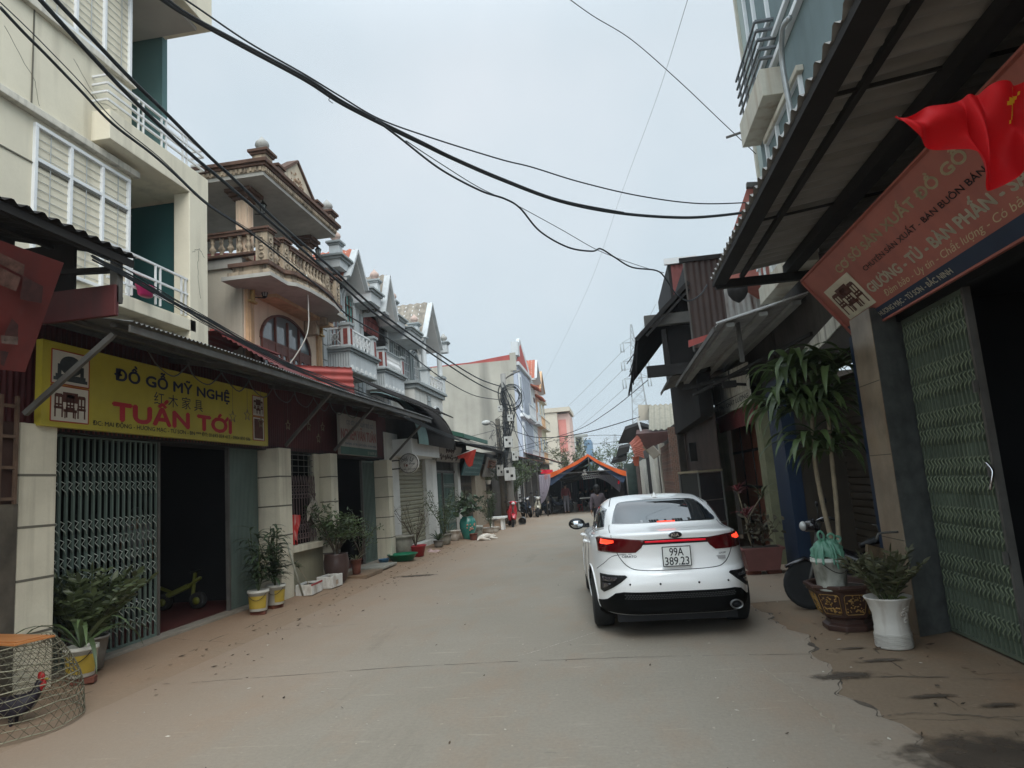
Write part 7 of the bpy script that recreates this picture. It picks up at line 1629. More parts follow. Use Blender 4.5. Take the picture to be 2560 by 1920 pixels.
for lab, pts, r in (('upper of two heavy cables running down the left facades to the pole', [(130,-10),(220,85),(320,190),(420,288),(520,388),(600,462),(700,560),(835,676),(958,786),(1120,900),(1200,948),(1252,966)], .022),
        ('lower of two heavy cables running down the left facades to the pole', [(92,-10),(192,100),(300,216),(400,314),(480,388),(560,455),(700,575),(835,694),(958,800),(1120,912),(1200,962),(1254,985)], .022),
        ('cable looping lower along the left facades', [(0,18),(60,82),(120,142),(200,225),(280,308),(380,385),(440,438),(520,512),(634,588),(750,680),(827,742),(873,790),(997,862),(1059,912),(1120,955),(1190,990),(1254,1000)], .014),
        ('thin wire following the lower left cable', [(0,5),(60,62),(120,122),(200,205),(290,305),(400,395),(520,508),(634,582),(750,672)], .005)):
    MB().tube(spl([on_x(x, y, LX) for x, y in pts], 6), r, 6).build('cable', M_wire, label=lab, cat='cable')
lb = thing('cable_bundle', 'loose bundle of thin black cables sweeping over the lower canopies on the left', 'cable', (-4.6,9,4.3)); q = random.Random(5)
for k in range(11):
    o_ = q.uniform(-12,12); pts = [(230,640),(330,692),(430,748),(520,800),(620,858),(720,912),(830,958),(950,1010),(1080,1075),(1180,1110),(1245,1120)]
    MB().tube(spl([on_x(x+q.uniform(-4,4), y+o_*(1-i/10)+q.uniform(-3,3)+(8*math.sin(math.pi*i/5) if k % 3 == 0 else 0), -4.66) for i, (x, y) in enumerate(pts)], 6), q.choice((.005,.007,.010)), 4, False).build('strand', M_wire, lb)
fl = thing('fairy_garland', 'string of hanging wire stars and vines under the grey canopy', 'garland', (-5.2,9.5,3.3)); g = MB()
for k in range(9):
    y0 = 7.2+k*.75; g.tube(spl([(-5.3,y0,3.62),(-5.35,y0+.25,3.42+.1*q.random()),(-5.3,y0+.5,3.38),(-5.3,y0+.8,3.6)],5), .010, 4, False)
for (x, y, z) in ((-5.35,9.1,3.0),(-5.35,9.5,3.06),(-5.35,9.9,2.98),(-5.4,10.9,3.02),(-5.35,11.6,3.05),(-5.35,12.2,3.08),(-5.35,12.0,2.85)): g.tube([(x,y,3.55),(x,y,z+.08)], .003, 3)
g.build('vine_wire', M_steel, fl)
for (x, y, z) in ((-5.35,9.1,3.0),(-5.35,9.5,3.06),(-5.35,9.9,2.98),(-5.4,10.9,3.02),(-5.35,11.6,3.05),(-5.35,12.2,3.08),(-5.35,12.0,2.85)):
    g = MB(); P = [V((x, y+(.09 if k % 2 == 0 else .038)*math.sin(k*math.pi/5), z+(.09 if k % 2 == 0 else .038)*math.cos(k*math.pi/5))) for k in range(11)]; g.tube(P, .007, 4, False); g.build('wire_star', mat('tarnished_gold', (.22,.18,.10), .5, .3, 6, 0, metal=.5), fl)
for lab, pts, a, b, r in (('cable from the poles crossing the street to the right roofs, upper', [(1278,1075),(1348,1094),(1457,1083),(1600,1042)], 31, 26, .018), ('cable rising from the meter boxes toward the black hut', [(1283,1121),(1430,1080),(1520,1030),(1620,950)], 31, 20, .012), ('cable from the pole to the distant houses', [(1278,1010),(1330,1100),(1380,1130),(1440,1085)], 31, 80, .02),
        ('slack service cable hanging before the blue house', [(1280,1060),(1310,1130),(1330,1150)], 31, 46, .015), ('long slack line low across the street beyond the tent', [(1290,1130),(1400,1098),(1500,1088),(1600,1092)], 33, 40, .012), ('thin line from the distant pole to the right', [(1390,1100),(1480,1110),(1560,1100)], 70, 60, .02),
        ('cable from the taller pole down to the tiled houses', [(1275,985),(1340,1080),(1390,1125),(1395,1060)], 31, 78, .014), ('thin cable from the blank end wall to the poles', [(1110,1102),(1180,1090),(1250,1072)], 30, 31, .010)):
    wire(lab, pxw(pts, a, b), r)
# ------------------------------------------------------------------ houses beyond
M_lav = mat('lavender_blue_render', (.42,.46,.54), .85, .1, 1, .05, 16, .25, (.22,.26,.32)); M_rp = mat('red_pediment', (.36,.07,.06), .8, .2, 2, .05)
B9 = thing('blue_house', 'lavender-blue house with red pediment and huge blank grey side wall', 'house', (-9, 50, 0)); FX = -6.1
MB().box(-13.5,FX-.02,47.5,55.2,0,10.55).build('wall', M_lav, B9); MB().box(-13.5,FX-.3,47.42,47.5,0,10.6).build('side_wall', mat('stained_end_wall', (.37,.355,.305), .92, .22, .35, .15, 14, .75, (.17,.165,.145), sscale=(1.1,1.1,.10)), B9)
MB().box(FX-.45,FX-.02,47.38,47.52,9.8,11.1).build('corner_pier', MC['stained_end_wall'], B9); g = MB(); g.prism([(-13.5,10.6),(-6.5,10.6),(-6.5,11.0),(-9.5,10.72),(-13.5,10.66)], 'y', 47.46, 55); g.build('roof_edge', M_sheet_r, B9)
g = MB(); g.prism([(47.6,10.5),(55.1,10.5),(54.4,10.7),(50.5,12.3),(48.4,11.3)], 'x', FX-.25, FX+.02); pdm = g.build('pediment', M_rp, B9)
g = MB(); 
for a, b in (((47.6,10.6),(50.4,12.45)),((50.4,12.45),(55.2,10.7))): g.bar((FX-.1,*a),(FX-.1,*b),.6,.22,up=(1,0,0))
g.box(FX-.3,FX+.2,47.4,48.2,10.9,11.9); g.box(FX-.2,FX+.18,47.5,55.2,10.2,10.45); g.build('coping', M_gt2, pdm)
for z0, z1 in ((7.0,9.7),(3.6,6.2)):
    g = MB(); g.box(FX-.02,FX+.06,48.0,49.0,z0,z1); w = g.build('window', M_wframe, B9); MB().box(FX+.06,FX+.08,48.2,48.8,z0+.2,z1-.25).build('pane', M_pane, w)
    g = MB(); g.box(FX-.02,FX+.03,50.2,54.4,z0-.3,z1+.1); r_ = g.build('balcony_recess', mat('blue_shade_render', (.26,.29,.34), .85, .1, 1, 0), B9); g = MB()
    for i in range(14): g.box(FX+.35,FX+.38,50.3+.3*i,50.34+.3*i,z0-.2,z0+.6)
    g.box(FX+.0,FX+.4,50.1,54.5,z0-.45,z0-.2); g.box(FX+.33,FX+.4,50.1,54.5,z0+.6,z0+.66); g.build('balcony', M_gt2, B9)
MB().box(FX-.02,FX+.25,47.5,55.2,6.5,6.75).build('string_course', M_wframe, B9)
def far_house(label, y0, y1, z1, m, trim, roof, x=-6.1, wins=2, zs=((3.8,5.8),(6.9,9.0))):
    B = thing('terraced_house', label, 'house', (-9, (y0+y1)/2, 0), 'narrow houses beyond the poles'); MB().box(-13,x,y0,y1,0,z1).build('wall', m, B)
    for z0, zt in zs:
        if zt > z1: continue
        for k in range(wins):
            a = y0+(y1-y0)*(k+.25)/wins; g = MB(); g.box(x,x+.06,a,a+(y1-y0)*.5/wins,z0,zt); w = g.build('window', trim, B); MB().box(x+.06,x+.08,a+.12,a+(y1-y0)*.5/wins-.12,z0+.12,zt-.12).build('pane', M_pane, w)
        g = MB(); g.box(x,x+.45,y0+.1,y1-.1,z0-.35,z0-.15)
        for i in range(8): yy = y0+.2+(y1-y0-.4)*i/7; g.box(x+.38,x+.42,yy-.03,yy+.03,z0-.15,z0+.5)
        g.box(x+.36,x+.44,y0+.1,y1-.1,z0+.5,z0+.56); g.build('balcony', trim, B)
    if roof: 
        gable(B, x-3, x+.5, (y0+y1)/2, (y1-y0)*.55, z1-.1, z1+1.7, M_rtile, trim, MC['pale_soffit'])
        g = MB()
        for i in range(10): yy = y0+(y1-y0)*(i+.5)/10; g.tube([(x,yy,z1-.55),(x+.6,yy,z1-.85)], .09, 5)
        g.build('eave_tiles', M_rtile, B)
    else: MB().box(x-.2,x+.3,y0,y1,z1,z1+.25).build('cornice', trim, B)
far_house('narrow white house with tiled gable right after the blue house', 55.2, 58.2, 10.4, mat('pale_grey_render', (.44,.47,.47), .85, .1, 1, 0), M_gt2, True, wins=1)
far_house('narrow orange-trimmed house with tiled canopies between the white and cream houses', 58.2, 61.6, 9.9, mat('salmon_render', (.46,.32,.26), .85, .15, 1, 0), M_peachp, True, wins=1)
far_house('cream yellow narrow house before the gap to the pink house', 61.6, 66, 9.2, mat('cream_yellow', (.55,.52,.36), .85, .1, 1, 0), M_beige2, False, wins=2)
BP = thing('pink_house', 'tall beige and pink house with a red panel beyond the tiled roofs', 'house', (-8, 82, 0)); MB().box(-10,-5.95,80,88,0,10.3).build('wall', mat('pale_beige', (.50,.46,.38), .85, .1, .6, 0), BP); MB().box(-5.95,-4.6,80.6,88,0,9.7).build('pink_wing', mat('pink_render', (.58,.42,.37), .85, .1, .6, 0), BP)
MB().box(-10.1,-4.4,79.8,88.2,9.9,10.4).build('cornice', MC['pale_beige'], BP); MB().box(-5.9,-5.0,80.5,80.6,5.2,9.0).build('red_panel', mat('coral_red', (.55,.22,.19), .7, .1, 1, 0), BP)
BF = thing('balcony_building', 'distant grey building with open balconies and a blue side wall', 'building', (-5, 106, 0)); MB().box(-7.5,-4.4,106,116,0,8.4).build('wall', mat('far_grey', (.36,.38,.36), .9, .15, .5, 0), BF); MB().box(-4.4,-3.0,107,116,0,7.9).build('blue_wing', mat('far_blue', (.16,.26,.38), .85, .1, .5, 0), BF)
g = MB(); g.box(-7.6,-3.4,105,106,8.3,8.7); g.box(-7.6,-3.8,105,106,5.0,5.3); g.box(-7.6,-3.8,105,105.1,5.3,6.1); g.build('balcony', MC['far_grey'], BF); g = MB(); g.box(-7.2,-6.0,105.9,106,5.9,8.0); g.box(-5.6,-4.6,105.9,106,5.9,8.0); g.box(-7.2,-4.6,105.9,106,2.6,4.7); g.build('openings', M_dark, BF)
for x in (-6.7,-5.4,-4.2): MB().box(x-.12,x+.12,105.0,105.3,5.3,8.3).build('column', MC['far_grey'], BF)
# low rusty shopfronts between the poles and the tent
S9 = thing('shop_row', 'dim row of low shopfronts under rusty tin canopies behind the parked motorbikes', 'shop', (-6, 45, 0)); MB().box(-9,-6.1,36.5,47.4,0,3.6).build('wall', MC['sooty_wall'], S9)
for k in range(7): y = 36.8+k*1.5; MB().box(-6.08,-6.0,y,y+.35,0,2.7).build('post', M_steel if k % 2 else M_gw, S9)
for k in range(6): y = 37.25+k*1.5; MB().box(-6.09,-6.05,y,y+.95,.1,2.5).build('door', (M_gg3, M_dsteel, M_dark, MC['brown_shutter'], M_gw, M_dark)[k], S9)
CG = thing('rusty_canopy', 'rusty brown tin canopy over the dim shop row beyond the poles', 'canopy', (-5.2, 42, 3.2)); canopy(CG, -6.2, 3.6, -4.7, 3.15, 35.5, 47.3, mat('rusty_sheet', (.13,.05,.035), .75, .4, 2, .1, 10, .4, (.05,.03,.02)), .15, .02, 1, M_dsteel)
for y in (36.4,39.5,43): MB().bar((-4.75,y,0),(-4.75,y,3.1),.06).build('prop', M_steel, CG)
CH = thing('maroon_canopy', 'maroon tin canopy next to the tent eave', 'canopy', (-4.6, 52, 3.4)); canopy(CH, -6.2, 4.0, -4.2, 3.3, 47.6, 58, mat('maroon_tin', (.16,.04,.035), .7, .3, 2, .1), .15, .02, 1, M_dsteel); MB().box(-7,-6.05,47.5,66,0,3.4).build('shop_wall', MC['sooty_wall'], CH)
# ------------------------------------------------------------------ pylons
def pylon(label, X, Y, zt, w, arms, s=1.0):
    root = thing('power_pylon', label, 'pylon', (X, Y, 0)); g = MB(); t = .10*s
    def W_(z): return w*(1-z/zt)**.9+w*.07
    n = 16; zs = [zt*(1-(1-i/n)**1.25) for i in range(n+1)]
    for i in range(n):
        a, b = zs[i], zs[i+1]; wa, wb = W_(a)/2, W_(b)/2
        ca = [V((X+sx*wa, Y+sy*wa, a)) for sx, sy in ((-1,-1),(1,-1),(1,1),(-1,1))]; cb_ = [V((X+sx*wb, Y+sy*wb, b)) for sx, sy in ((-1,-1),(1,-1),(1,1),(-1,1))]
        for k in range(4): g.bar(ca[k], cb_[k], t*1.4); g.bar(ca[k], cb_[(k+1) % 4], t*.7); g.bar(ca[(k+1) % 4], cb_[k], t*.7); g.bar(cb_[k], cb_[(k+1) % 4], t*.6)
    g.build('lattice_tower', mat('galvanised_lattice', (.26,.28,.29), .6, .1, 1, 0), root)
    for z, L in arms:
        for sx in (-1, 1):
            g = MB(); e = V((X+sx*L, Y, z)); g.bar((X+sx*.4,Y-.4,z-.1*s), e, t); g.bar((X+sx*.4,Y+.4,z-.1*s), e, t); g.bar((X+sx*.3,Y,z+1.1*s), e, t); g.build('cross_arm', MC['galvanised_lattice'], root)
            g = MB()
            for d in (-.35,.35): g.tube([e+V((d*s,0,-.2)), e+V((d*s,0,-2.2*s))], .14*s, 6)
            g.bar(e+V((-.5*s,0,-.2)), e+V((.5*s,0,-.2)), t); g.bar(e+V((-.5*s,0,-2.2*s)), e+V((.5*s,0,-2.2*s)), t); g.build('insulator', mat('insulator_grey', (.30,.33,.34), .5, .1, 1, 0), root)
    return root
pylon('near lattice power pylon rising behind the dark hut roof', 7.4, 160, 37.2, 5.2, ((33.0,2.6),(28.6,2.8),(24.4,2.9)))
pylon('small far lattice pylon just above the road end', 3.0, 420, 28.0, 7.5, ((26,6),(21,6.5)), 1.8)
for k, (p, e) in enumerate((((1556,878),(1240,1130)),((1560,922),(1270,1130)),((1564,968),(1300,1130)),((1556,880),(1640,760)),((1560,925),(1650,860)))):
    a, b = on_y(*p, 160), on_y(*e, 520 if k < 3 else 120); MB().tube(sag(a, b, 6 if k < 3 else 1), .045 if k < 3 else .03, 4).build('power_line', M_steel, label=('longest upper','middle','lowest','short upper right','short lower right')[k]+' high-voltage line meeting the near pylon', cat='power line')
# ------------------------------------------------------------------ trees behind the tent
def far_tree(label, x, y, h, r, seed, m): t = thing('tree', label, 'tree', (x, y, 0), 'trees behind the tent'); MB().tube([(x,y,0),(x+.1,y,h*.6)], [.14,.08], 7).build('trunk', M_bark, t); bush(t, (x,y,h*.35), h*.65, r, random.Random(seed), 12, 900, .26, m, False, .15, .04, 'crown')
far_tree('grey-green palm-like tree behind the left slope of the tent', -3.6, 58, 5.0, 1.9, 3, ML_olive); far_tree('second bushy tree behind the tent ridge', -1.9, 62, 4.4, 1.8, 4, ML_mid); far_tree('green tree at the road end right of the tent', .8, 70, 5.2, 2.0, 5, ML_mid)
MB().grid(lambda u, v: Vector((-60+130*u, 170+10*math.sin(u*9), -1+(5.0+1.6*math.sin(u*23)+1.1*math.sin(u*61)+.6*math.sin(u*140))*v)), 160, 6).build('distant_treeline', ML_mid, kind='stuff', label='hazy far-off line of trees closing the road end', cat='trees')
# ------------------------------------------------------------------ motorbikes
def motorbike(name, label, cat, body, seatm=None, scooter=False, group=None, panel=None):
    r = thing(name, label, cat, (0,0,0), group); seatm = seatm or M_blk; Ry = Matrix.Rotation(math.pi/2, 3, 'Y'); R_ = .245 if scooter else .28; wb = .62
    for y, nm in ((-wb, 'rear'), (wb, 'front')):
        t = MB().lathe((0,y,R_), [(R_-.055,-.045),(R_-.02,-.05),(R_,-.02),(R_,.02),(R_-.02,.05),(R_-.055,.045)], 26, True, Ry).build('tyre', M_tyre, r)
        g = MB(); g.lathe((0,y,R_), [(R_-.05,-.03),(R_-.06,.03)], 22, True, Ry) if False else None
        for k in range(12): a = 2*math.pi*k/12; g.bar((0,y,R_), (0,y+(R_-.05)*math.cos(a),R_+(R_-.05)*math.sin(a)), .012 if not scooter else .035)
        g.tube([(0,y+(R_-.055)*math.cos(2*math.pi*i/24),R_+(R_-.055)*math.sin(2*math.pi*i/24)) for i in range(25)], .012, 5, False); g.lathe((0,y,R_), [(.05,-.06),(.05,.06)], 10, True, Ry); g.build('rim', M_chrome, t)
    g = MB()
    def loft(secs, n=12):
        vs = []
        for (y, z, w, h) in secs: vs += [(w*math.copysign(abs(math.cos(2*math.pi*j/n))**.8, math.cos(2*math.pi*j/n)), y, z+h*math.copysign(abs(math.sin(2*math.pi*j/n))**.8, math.sin(2*math.pi*j/n))) for j in range(n)]
        k = len(secs); g.add(vs, [(i*n+j, i*n+(j+1)%n, (i+1)*n+(j+1)%n, (i+1)*n+j) for i in range(k-1) for j in range(n)]+[tuple(range(n)), tuple(range((k-1)*n,k*n))], True)
    if scooter:
        loft([(-.85,.66,.05,.06),(-.72,.62,.15,.12),(-.45,.55,.18,.17),(-.2,.50,.15,.16),(-.05,.38,.14,.08),(.15,.30,.15,.05),(.28,.32,.14,.06)])
        loft([(.30,.36,.17,.10),(.34,.55,.20,.12),(.40,.78,.17,.12),(.44,.95,.10,.07)]); loft([(.36,.92,.05,.05),(.42,1.0,.16,.08),(.50,1.0,.10,.06)])
        loft([(.42,.46,.07,.03),(.62,.53,.10,.05),(.80,.45,.08,.04),(.88,.36,.05,.03)])
    else:
        loft([(-.88,.74,.04,.03),(-.6,.66,.10,.09),(-.3,.60,.11,.10),(0,.52,.08,.10),(.25,.62,.07,.10),(.40,.80,.08,.10)]); loft([(.36,.42,.15,.02),(.40,.60,.17,.05),(.44,.82,.10,.06)]); loft([(.40,.90,.04,.04),(.46,.98,.13,.08),(.56,.96,.08,.06)])
        loft([(.45,.50,.06,.02),(.62,.59,.08,.03),(.85,.50,.07,.02)]); loft([(-.95,.46,.05,.02),(-.7,.60,.08,.03),(-.45,.56,.07,.02)])
    g.build('body_panels', body, r)
    g = MB(); gg = g
    S_ = [(-.78,.76,.08,.03),(-.5,.79,.14,.045),(-.2,.76,.13,.05),(-.02,.70,.09,.03)]; n = 12; vs = []
    for (y, z, w, h) in S_: vs += [(w*math.cos(2*math.pi*j/n), y, z+h*math.sin(2*math.pi*j/n)) for j in range(n)]
    g.add(vs, [(i*n+j, i*n+(j+1)%n, (i+1)*n+(j+1)%n, (i+1)*n+j) for i in range(3) for j in range(n)]+[tuple(range(n)), tuple(range(3*n,4*n))], True); g.build('seat', seatm, r)
    g = MB(); g.tube([(-.06,wb,R_),(-.06,.50,.62)], .02, 6); g.tube([(.06,wb,R_),(.06,.50,.62)], .02, 6); g.tube([(0,.50,.6),(0,.40,1.0)], .03, 6); g.build('fork', M_steel, r)
    g = MB(); g.tube(spl([(-.34,.28,1.02),(-.18,.36,1.05),(0,.42,1.02),(.18,.36,1.05),(.34,.28,1.02)],4), .014, 6); h = g.build('handlebar', M_chrome, r)
    for sx in (-1, 1):
        MB().tube([(sx*.36,.27,1.02),(sx*.24,.33,1.045)], .02, 7).build('grip', M_blk, h); g = MB(); g.tube([(sx*.2,.36,1.05),(sx*.28,.34,1.2)], .007, 5); g.ball((sx*.30,.34,1.24), .06, 10, 6, 1, .3, .65); g.build('mirror', M_blk, h)
    MB().ball((0,.58 if not scooter else .52,.97), .075, 12, 8, 1.1, .6, .8).build('headlight', mat('lamp_glass', (.5,.5,.48), .1, .1, 4, 0, spec=.8), r); MB().ball((0,-.86,.70), .05, 8, 6, 1.2, .5, .7).build('tail_light', M_tail, r)
    g = MB(); g.tube([(.12,.1,.25),(.15,-.3,.27),(.16,-.8,.36)], [.02,.035,.045], 8); g.build('exhaust', M_chrome, r); g = MB(); g.box(-.10,.10,-.15,.25,.22,.46); g.tube([(-.14,-.1,.3),(-.2,.05,.02)], .012, 5); g.tube([(-.12,.1,.28),(.2,.1,.28)], .018, 6); g.build('engine', M_dsteel, r, bevel=.02)
    if not scooter or True: MB().box(-.07,.07,-.93,-.92,.48,.58).build('number_plate', M_white, r)
    return r
M_sred = mat('scooter_red', (.42,.012,.025), .25, .05, 3, 0, coat=.8, spec=.5)
sc = motorbike('scooter', 'bright red scooter parked by the stone bench on the left roadside', 'scooter', M_sred, scooter=True); p = on_z(1278,1316,0); sc.location = (p.x, p.y, 0); sc.rotation_euler = (0, math.radians(-6), math.radians(195))
bk = motorbike('motorbike', 'dark underbone motorbike, first of those parked before the tent', 'motorbike', mat('dark_blue_panel', (.02,.03,.05), .3, .1, 3, 0, coat=.6), group='motorbikes parked before the tent')
p = on_z(1318,1293,0); bk.location = (p.x, p.y, 0); bk.rotation_euler = (0, .1, math.radians(205))
for px, lab, rz in (((1343,1292),'pale-shielded underbone motorbike in the middle of those before the tent',190),((1358,1286),'third motorbike, half hidden by the curtained tent pole',170),((1398,1284),'motorbike standing inside the tent behind the freezer',120)):
    c = copy_tree(bk); c['label'] = lab; p = on_z(*px, 0); c.location = (p.x, p.y, 0); c.rotation_euler = (0, -.08, math.radians(rz))
    if rz == 190:
        for ch in kids(c):
            if ch.name.startswith('body_panels'): ch.data = ch.data.copy(); ch.data.materials[0] = mat('cream_panel', (.42,.40,.33), .4, .1, 3, 0, coat=.4)
mt = motorbike('motorbike', 'black motorbike half hidden behind the octagonal planter', 'motorbike', mat('black_panel', (.012,.010,.012), .25, .1, 3, 0, coat=.7)); mt.location = (2.80, 8.78, 0); mt.rotation_euler = (0, math.radians(6), math.radians(84))
for loc, rz, lab in (((-8.0,9.6,.13), -70, 'dark motorbike parked just inside the open folding gate'), ((-8.9,11.0,.13), -30, 'second dark motorbike deeper inside the left shop')):
    c = copy_tree(mt); c['label'] = lab; c.location = loc; c.rotation_euler = (0,-.05,math.radians(rz))
bn2 = thing('fallen_bucket', 'metal bucket lying on its side on the road behind the scooter', 'bucket', tuple(on_z(1307,1307,0))); c = on_y(1307,1303,30.2); MB().lathe(V((c.x,c.y,.17)), [(.13,-.2),(.17,.2),(.175,.2),(.165,.19),(.125,-.18)], 20, True, Matrix.Rotation(math.radians(100),3,'X')).build('bucket_body', mat('tin_grey', (.20,.20,.19), .4, .3, 5, 0, metal=.6), bn2)
# toy bike inside the shop
ty = thing('toy_motorbike', 'small yellow-green and black toy motorbike on the red tiled floor inside the gate', 'toy', (-7.0,10.55,.13)); M_lim = mat('lime_plastic', (.13,.14,.025), .4, .1, 3, 0); Ry = Matrix.Rotation(math.pi/2,3,'X')
for x in (-7.45,-6.85): MB().lathe((x,10.55,.26), [(.08,-.05),(.13,-.05),(.13,.05),(.08,.05)], 20, True, Ry).build('wheel', M_tyre, ty); MB().lathe((x,10.49,.26), [(.06,-.01),(.06,.01),(.02,.02)], 12, True, Ry).build('hub', M_lim, ty)
g = MB(); g.bar((-7.4,10.55,.35),(-7.0,10.55,.50),.10,.08); g.bar((-7.0,10.55,.50),(-6.8,10.55,.62),.07,.05); g.bar((-7.55,10.55,.50),(-7.35,10.55,.42),.10,.03); g.bar((-6.95,10.55,.3),(-6.9,10.55,.7),.05); g.build('toy_body', M_lim, ty, bevel=.015); MB().bar((-6.9,10.4,.72),(-6.9,10.7,.72),.025).build('toy_handlebar', M_blk, ty)

# ------------------------------------------------------------------ people
M_skin = mat('skin', (.30,.17,.11), .6, .1, 6, 0); M_hair = mat('black_hair', (.012,.010,.010), .6, .3, 20, .2)
def person(label, loc, rz, top, bottom, pose, h=1.62, long_sleeve=True, hair_long=False, group=None, sit=False):
    r = thing('person', label, 'person', (0,0,0), group); s = h/1.70
    la, ra, ll, rl = pose   # arm and leg swings: (forward shift hand), (forward shift foot)
    hz = .92 if not sit else .50
    J = {'pel': (0,0,hz), 'wst': (0,.01,hz+.18), 'chs': (0,0,hz+.38), 'nck': (0,.0,hz+.53), 'hdb': (0,.015,hz+.61), 'hdm': (0,.02,hz+.68), 'hdt': (0,.01,hz+.755)}
    for sx, a, l, n in ((-1, la, ll, 'L'), (1, ra, rl, 'R')):
        J['sh'+n] = (sx*.165,0,hz+.47); J['el'+n] = (sx*.23,a*.35-.02,hz+.20); J['wr'+n] = (sx*.235,a,hz-.03+abs(a)*.3); J['ha'+n] = (sx*.235,a*1.1+.02,hz-.09+abs(a)*.3)
        if sit: J['hp'+n] = (sx*.10,.03,hz-.03); J['kn'+n] = (sx*.13,.42,hz+.0); J['an'+n] = (sx*.13,.40,.09); J['ft'+n] = (sx*.13,.54,.04)
        else: J['hp'+n] = (sx*.09,0,hz-.06); J['kn'+n] = (sx*.10,l*.55+.03,.50); J['an'+n] = (sx*.10,l,.09+max(0,-l)*.12); J['ft'+n] = (sx*.11,l+.15,.035+max(0,-l)*.05)
    R = dict(pel=(.13,.10), wst=(.12,.09), chs=(.15,.10), nck=(.055,.055), hdb=(.065,.075), hdm=(.080,.095), hdt=(.062,.075), sh=(.062,.062), el=(.042,.042), wr=(.027,.027), ha=(.036,.022), hp=(.088,.09), kn=(.055,.058), an=(.036,.038), ft=(.038,.026))
    names = list(J); idx = {n: i for i, n in enumerate(names)}
    def rad(n, k=1, add=0): b = R.get(n) or R[n[:-1]]; return (b[0]*k+add, b[1]*k+add)
    E = [('pel','wst'),('wst','chs'),('chs','nck'),('nck','hdb'),('hdb','hdm'),('hdm','hdt')]
    for n in 'LR': E += [('chs','sh'+n),('sh'+n,'el'+n),('el'+n,'wr'+n),('wr'+n,'ha'+n),('pel','hp'+n),('hp'+n,'kn'+n),('kn'+n,'an'+n),('an'+n,'ft'+n)]
    nodes = [(V(J[n])*s, rad(n, s)) for n in names]; ed = [(idx[a], idx[b]) for a, b in E]
    # five fingers on each hand, rooted in the palm
    for n, sx in (('L',-1),('R',1)):
        hp = V(J['ha'+n])*s
        for k in range(5):
            off = (k-1.5)*.017; ln = (.07,.08,.075,.06,.045)[k]; st = hp+V((0, off, -.025)); e = hp+V((-sx*.012, off*1.1+.004, -.03-ln)) if k < 4 else hp+V((-sx*.01,.055,-.045))
            i0 = len(nodes); nodes += [(st, (.010,.010)), (st.lerp(e,.55), (.008,.008)), (e+V((-sx*.012,0,0)), (.006,.006))]; ed += [(idx['ha'+n], i0), (i0,i0+1), (i0+1,i0+2)]
    body = skin('body', nodes, ed, M_skin, r, 1, idx['pel'])
    def cloth(name, ns, es, m, add):
        loc_ = {n: i for i, n in enumerate(ns)}; return skin(name, [(V(J[n])*s, rad(n, s, add)) for n in ns], [(loc_[a], loc_[b]) for a, b in es], m, r, 1, 0)
    tn = ['chs','wst','pel','nck']; te = [('chs','wst'),('wst','pel'),('chs','nck')]
    J['nck'] = (0,0,hz+.50)
    for n in 'LR':
        tn += ['sh'+n,'el'+n]; te += [('chs','sh'+n),('sh'+n,'el'+n)]
        if long_sleeve: tn += ['wr'+n]; te += [('el'+n,'wr'+n)]
    cloth('shirt', tn, te, top, .022); cloth('trousers', ['pel','wst']+[a+n for n in 'LR' for a in ('hp','kn','an')], [('pel','wst')]+[x for n in 'LR' for x in (('pel','hp'+n),('hp'+n,'kn'+n),('kn'+n,'an'+n))], bottom, .013)
    J['nck'] = (0,0,hz+.53); hd = V(J['hdm'])*s
    g = MB(); g.ball(hd+V((0,-.018,.035))*s, .118*s, 14, 10, .88, 1.0, .98)
    if hair_long: g.ball(hd+V((0,-.07,-.06))*s, .085*s, 10, 8, 1, .7, 1.6)
    g.build('hair', M_hair, r)
    g = MB(); g.ball(hd+V((0,.115,-.02))*s, .018*s, 8, 6, .7, 1, 1.3); g.build('nose', M_skin, r)
    for sx in (-1,1): MB().ball(hd+V((sx*.035,.098,.015))*s, .010*s, 6, 5).build('eye', M_ink, r); MB().ball(hd+V((sx*.09,.01,-.01))*s, .022*s, 8, 6, .5, .8, 1.3).build('ear', M_skin, r)
    g = MB(); g.bar(hd+V((-.022,.108,-.052))*s, hd+V((.022,.108,-.052))*s, .008); g.build('mouth', mat('lips', (.22,.07,.06), .6, .1, 3, 0), r)
    g = MB()
    for sx, n in ((-1,'L'),(1,'R')): f = V(J['ft'+n])*s; g.ball(f+V((0,-.05,-.005)), .055, 10, 6, .8, 2.0, .55)
    g.build('shoes', M_blk, r)
    r.location = loc; r.rotation_euler = (0,0,rz); return r
M_mauve = mat('mauve_cloth', (.105,.085,.095), .9, .2, 6, .15); M_trs = mat('dark_trousers', (.03,.03,.036), .9, .2, 6, .1)
wp_ = on_y(1494,1250,21); person('person walking away beside the car in a long-sleeved mauve top and dark trousers', (wp_.x, 21, -.06), math.radians(4), M_mauve, M_trs, (-.10,.12,.18,-.16), 1.58, True, True)
person('person in a white short-sleeved shirt standing in the dark shop doorway', (-8.3,11.0,.13), math.radians(30), mat('white_shirt', (.42,.40,.42), .9, .1, 5, .1), M_trs, (0,.05,0,.05), 1.66, False)
M_dr = mat('dull_red_cloth', (.13,.04,.045), .9, .2, 6, .1); M_dg = mat('dark_grey_cloth', (.05,.05,.055), .9, .2, 6, .1)
p = on_z(1418,1283,0); person('person in a dull red jacket standing under the middle of the tent', (p.x, p.y, 0), math.radians(190), M_dr, mat('grey_shorts', (.14,.14,.16), .9, .2, 6, .1), (.1,.2,0,.08), 1.6, True)
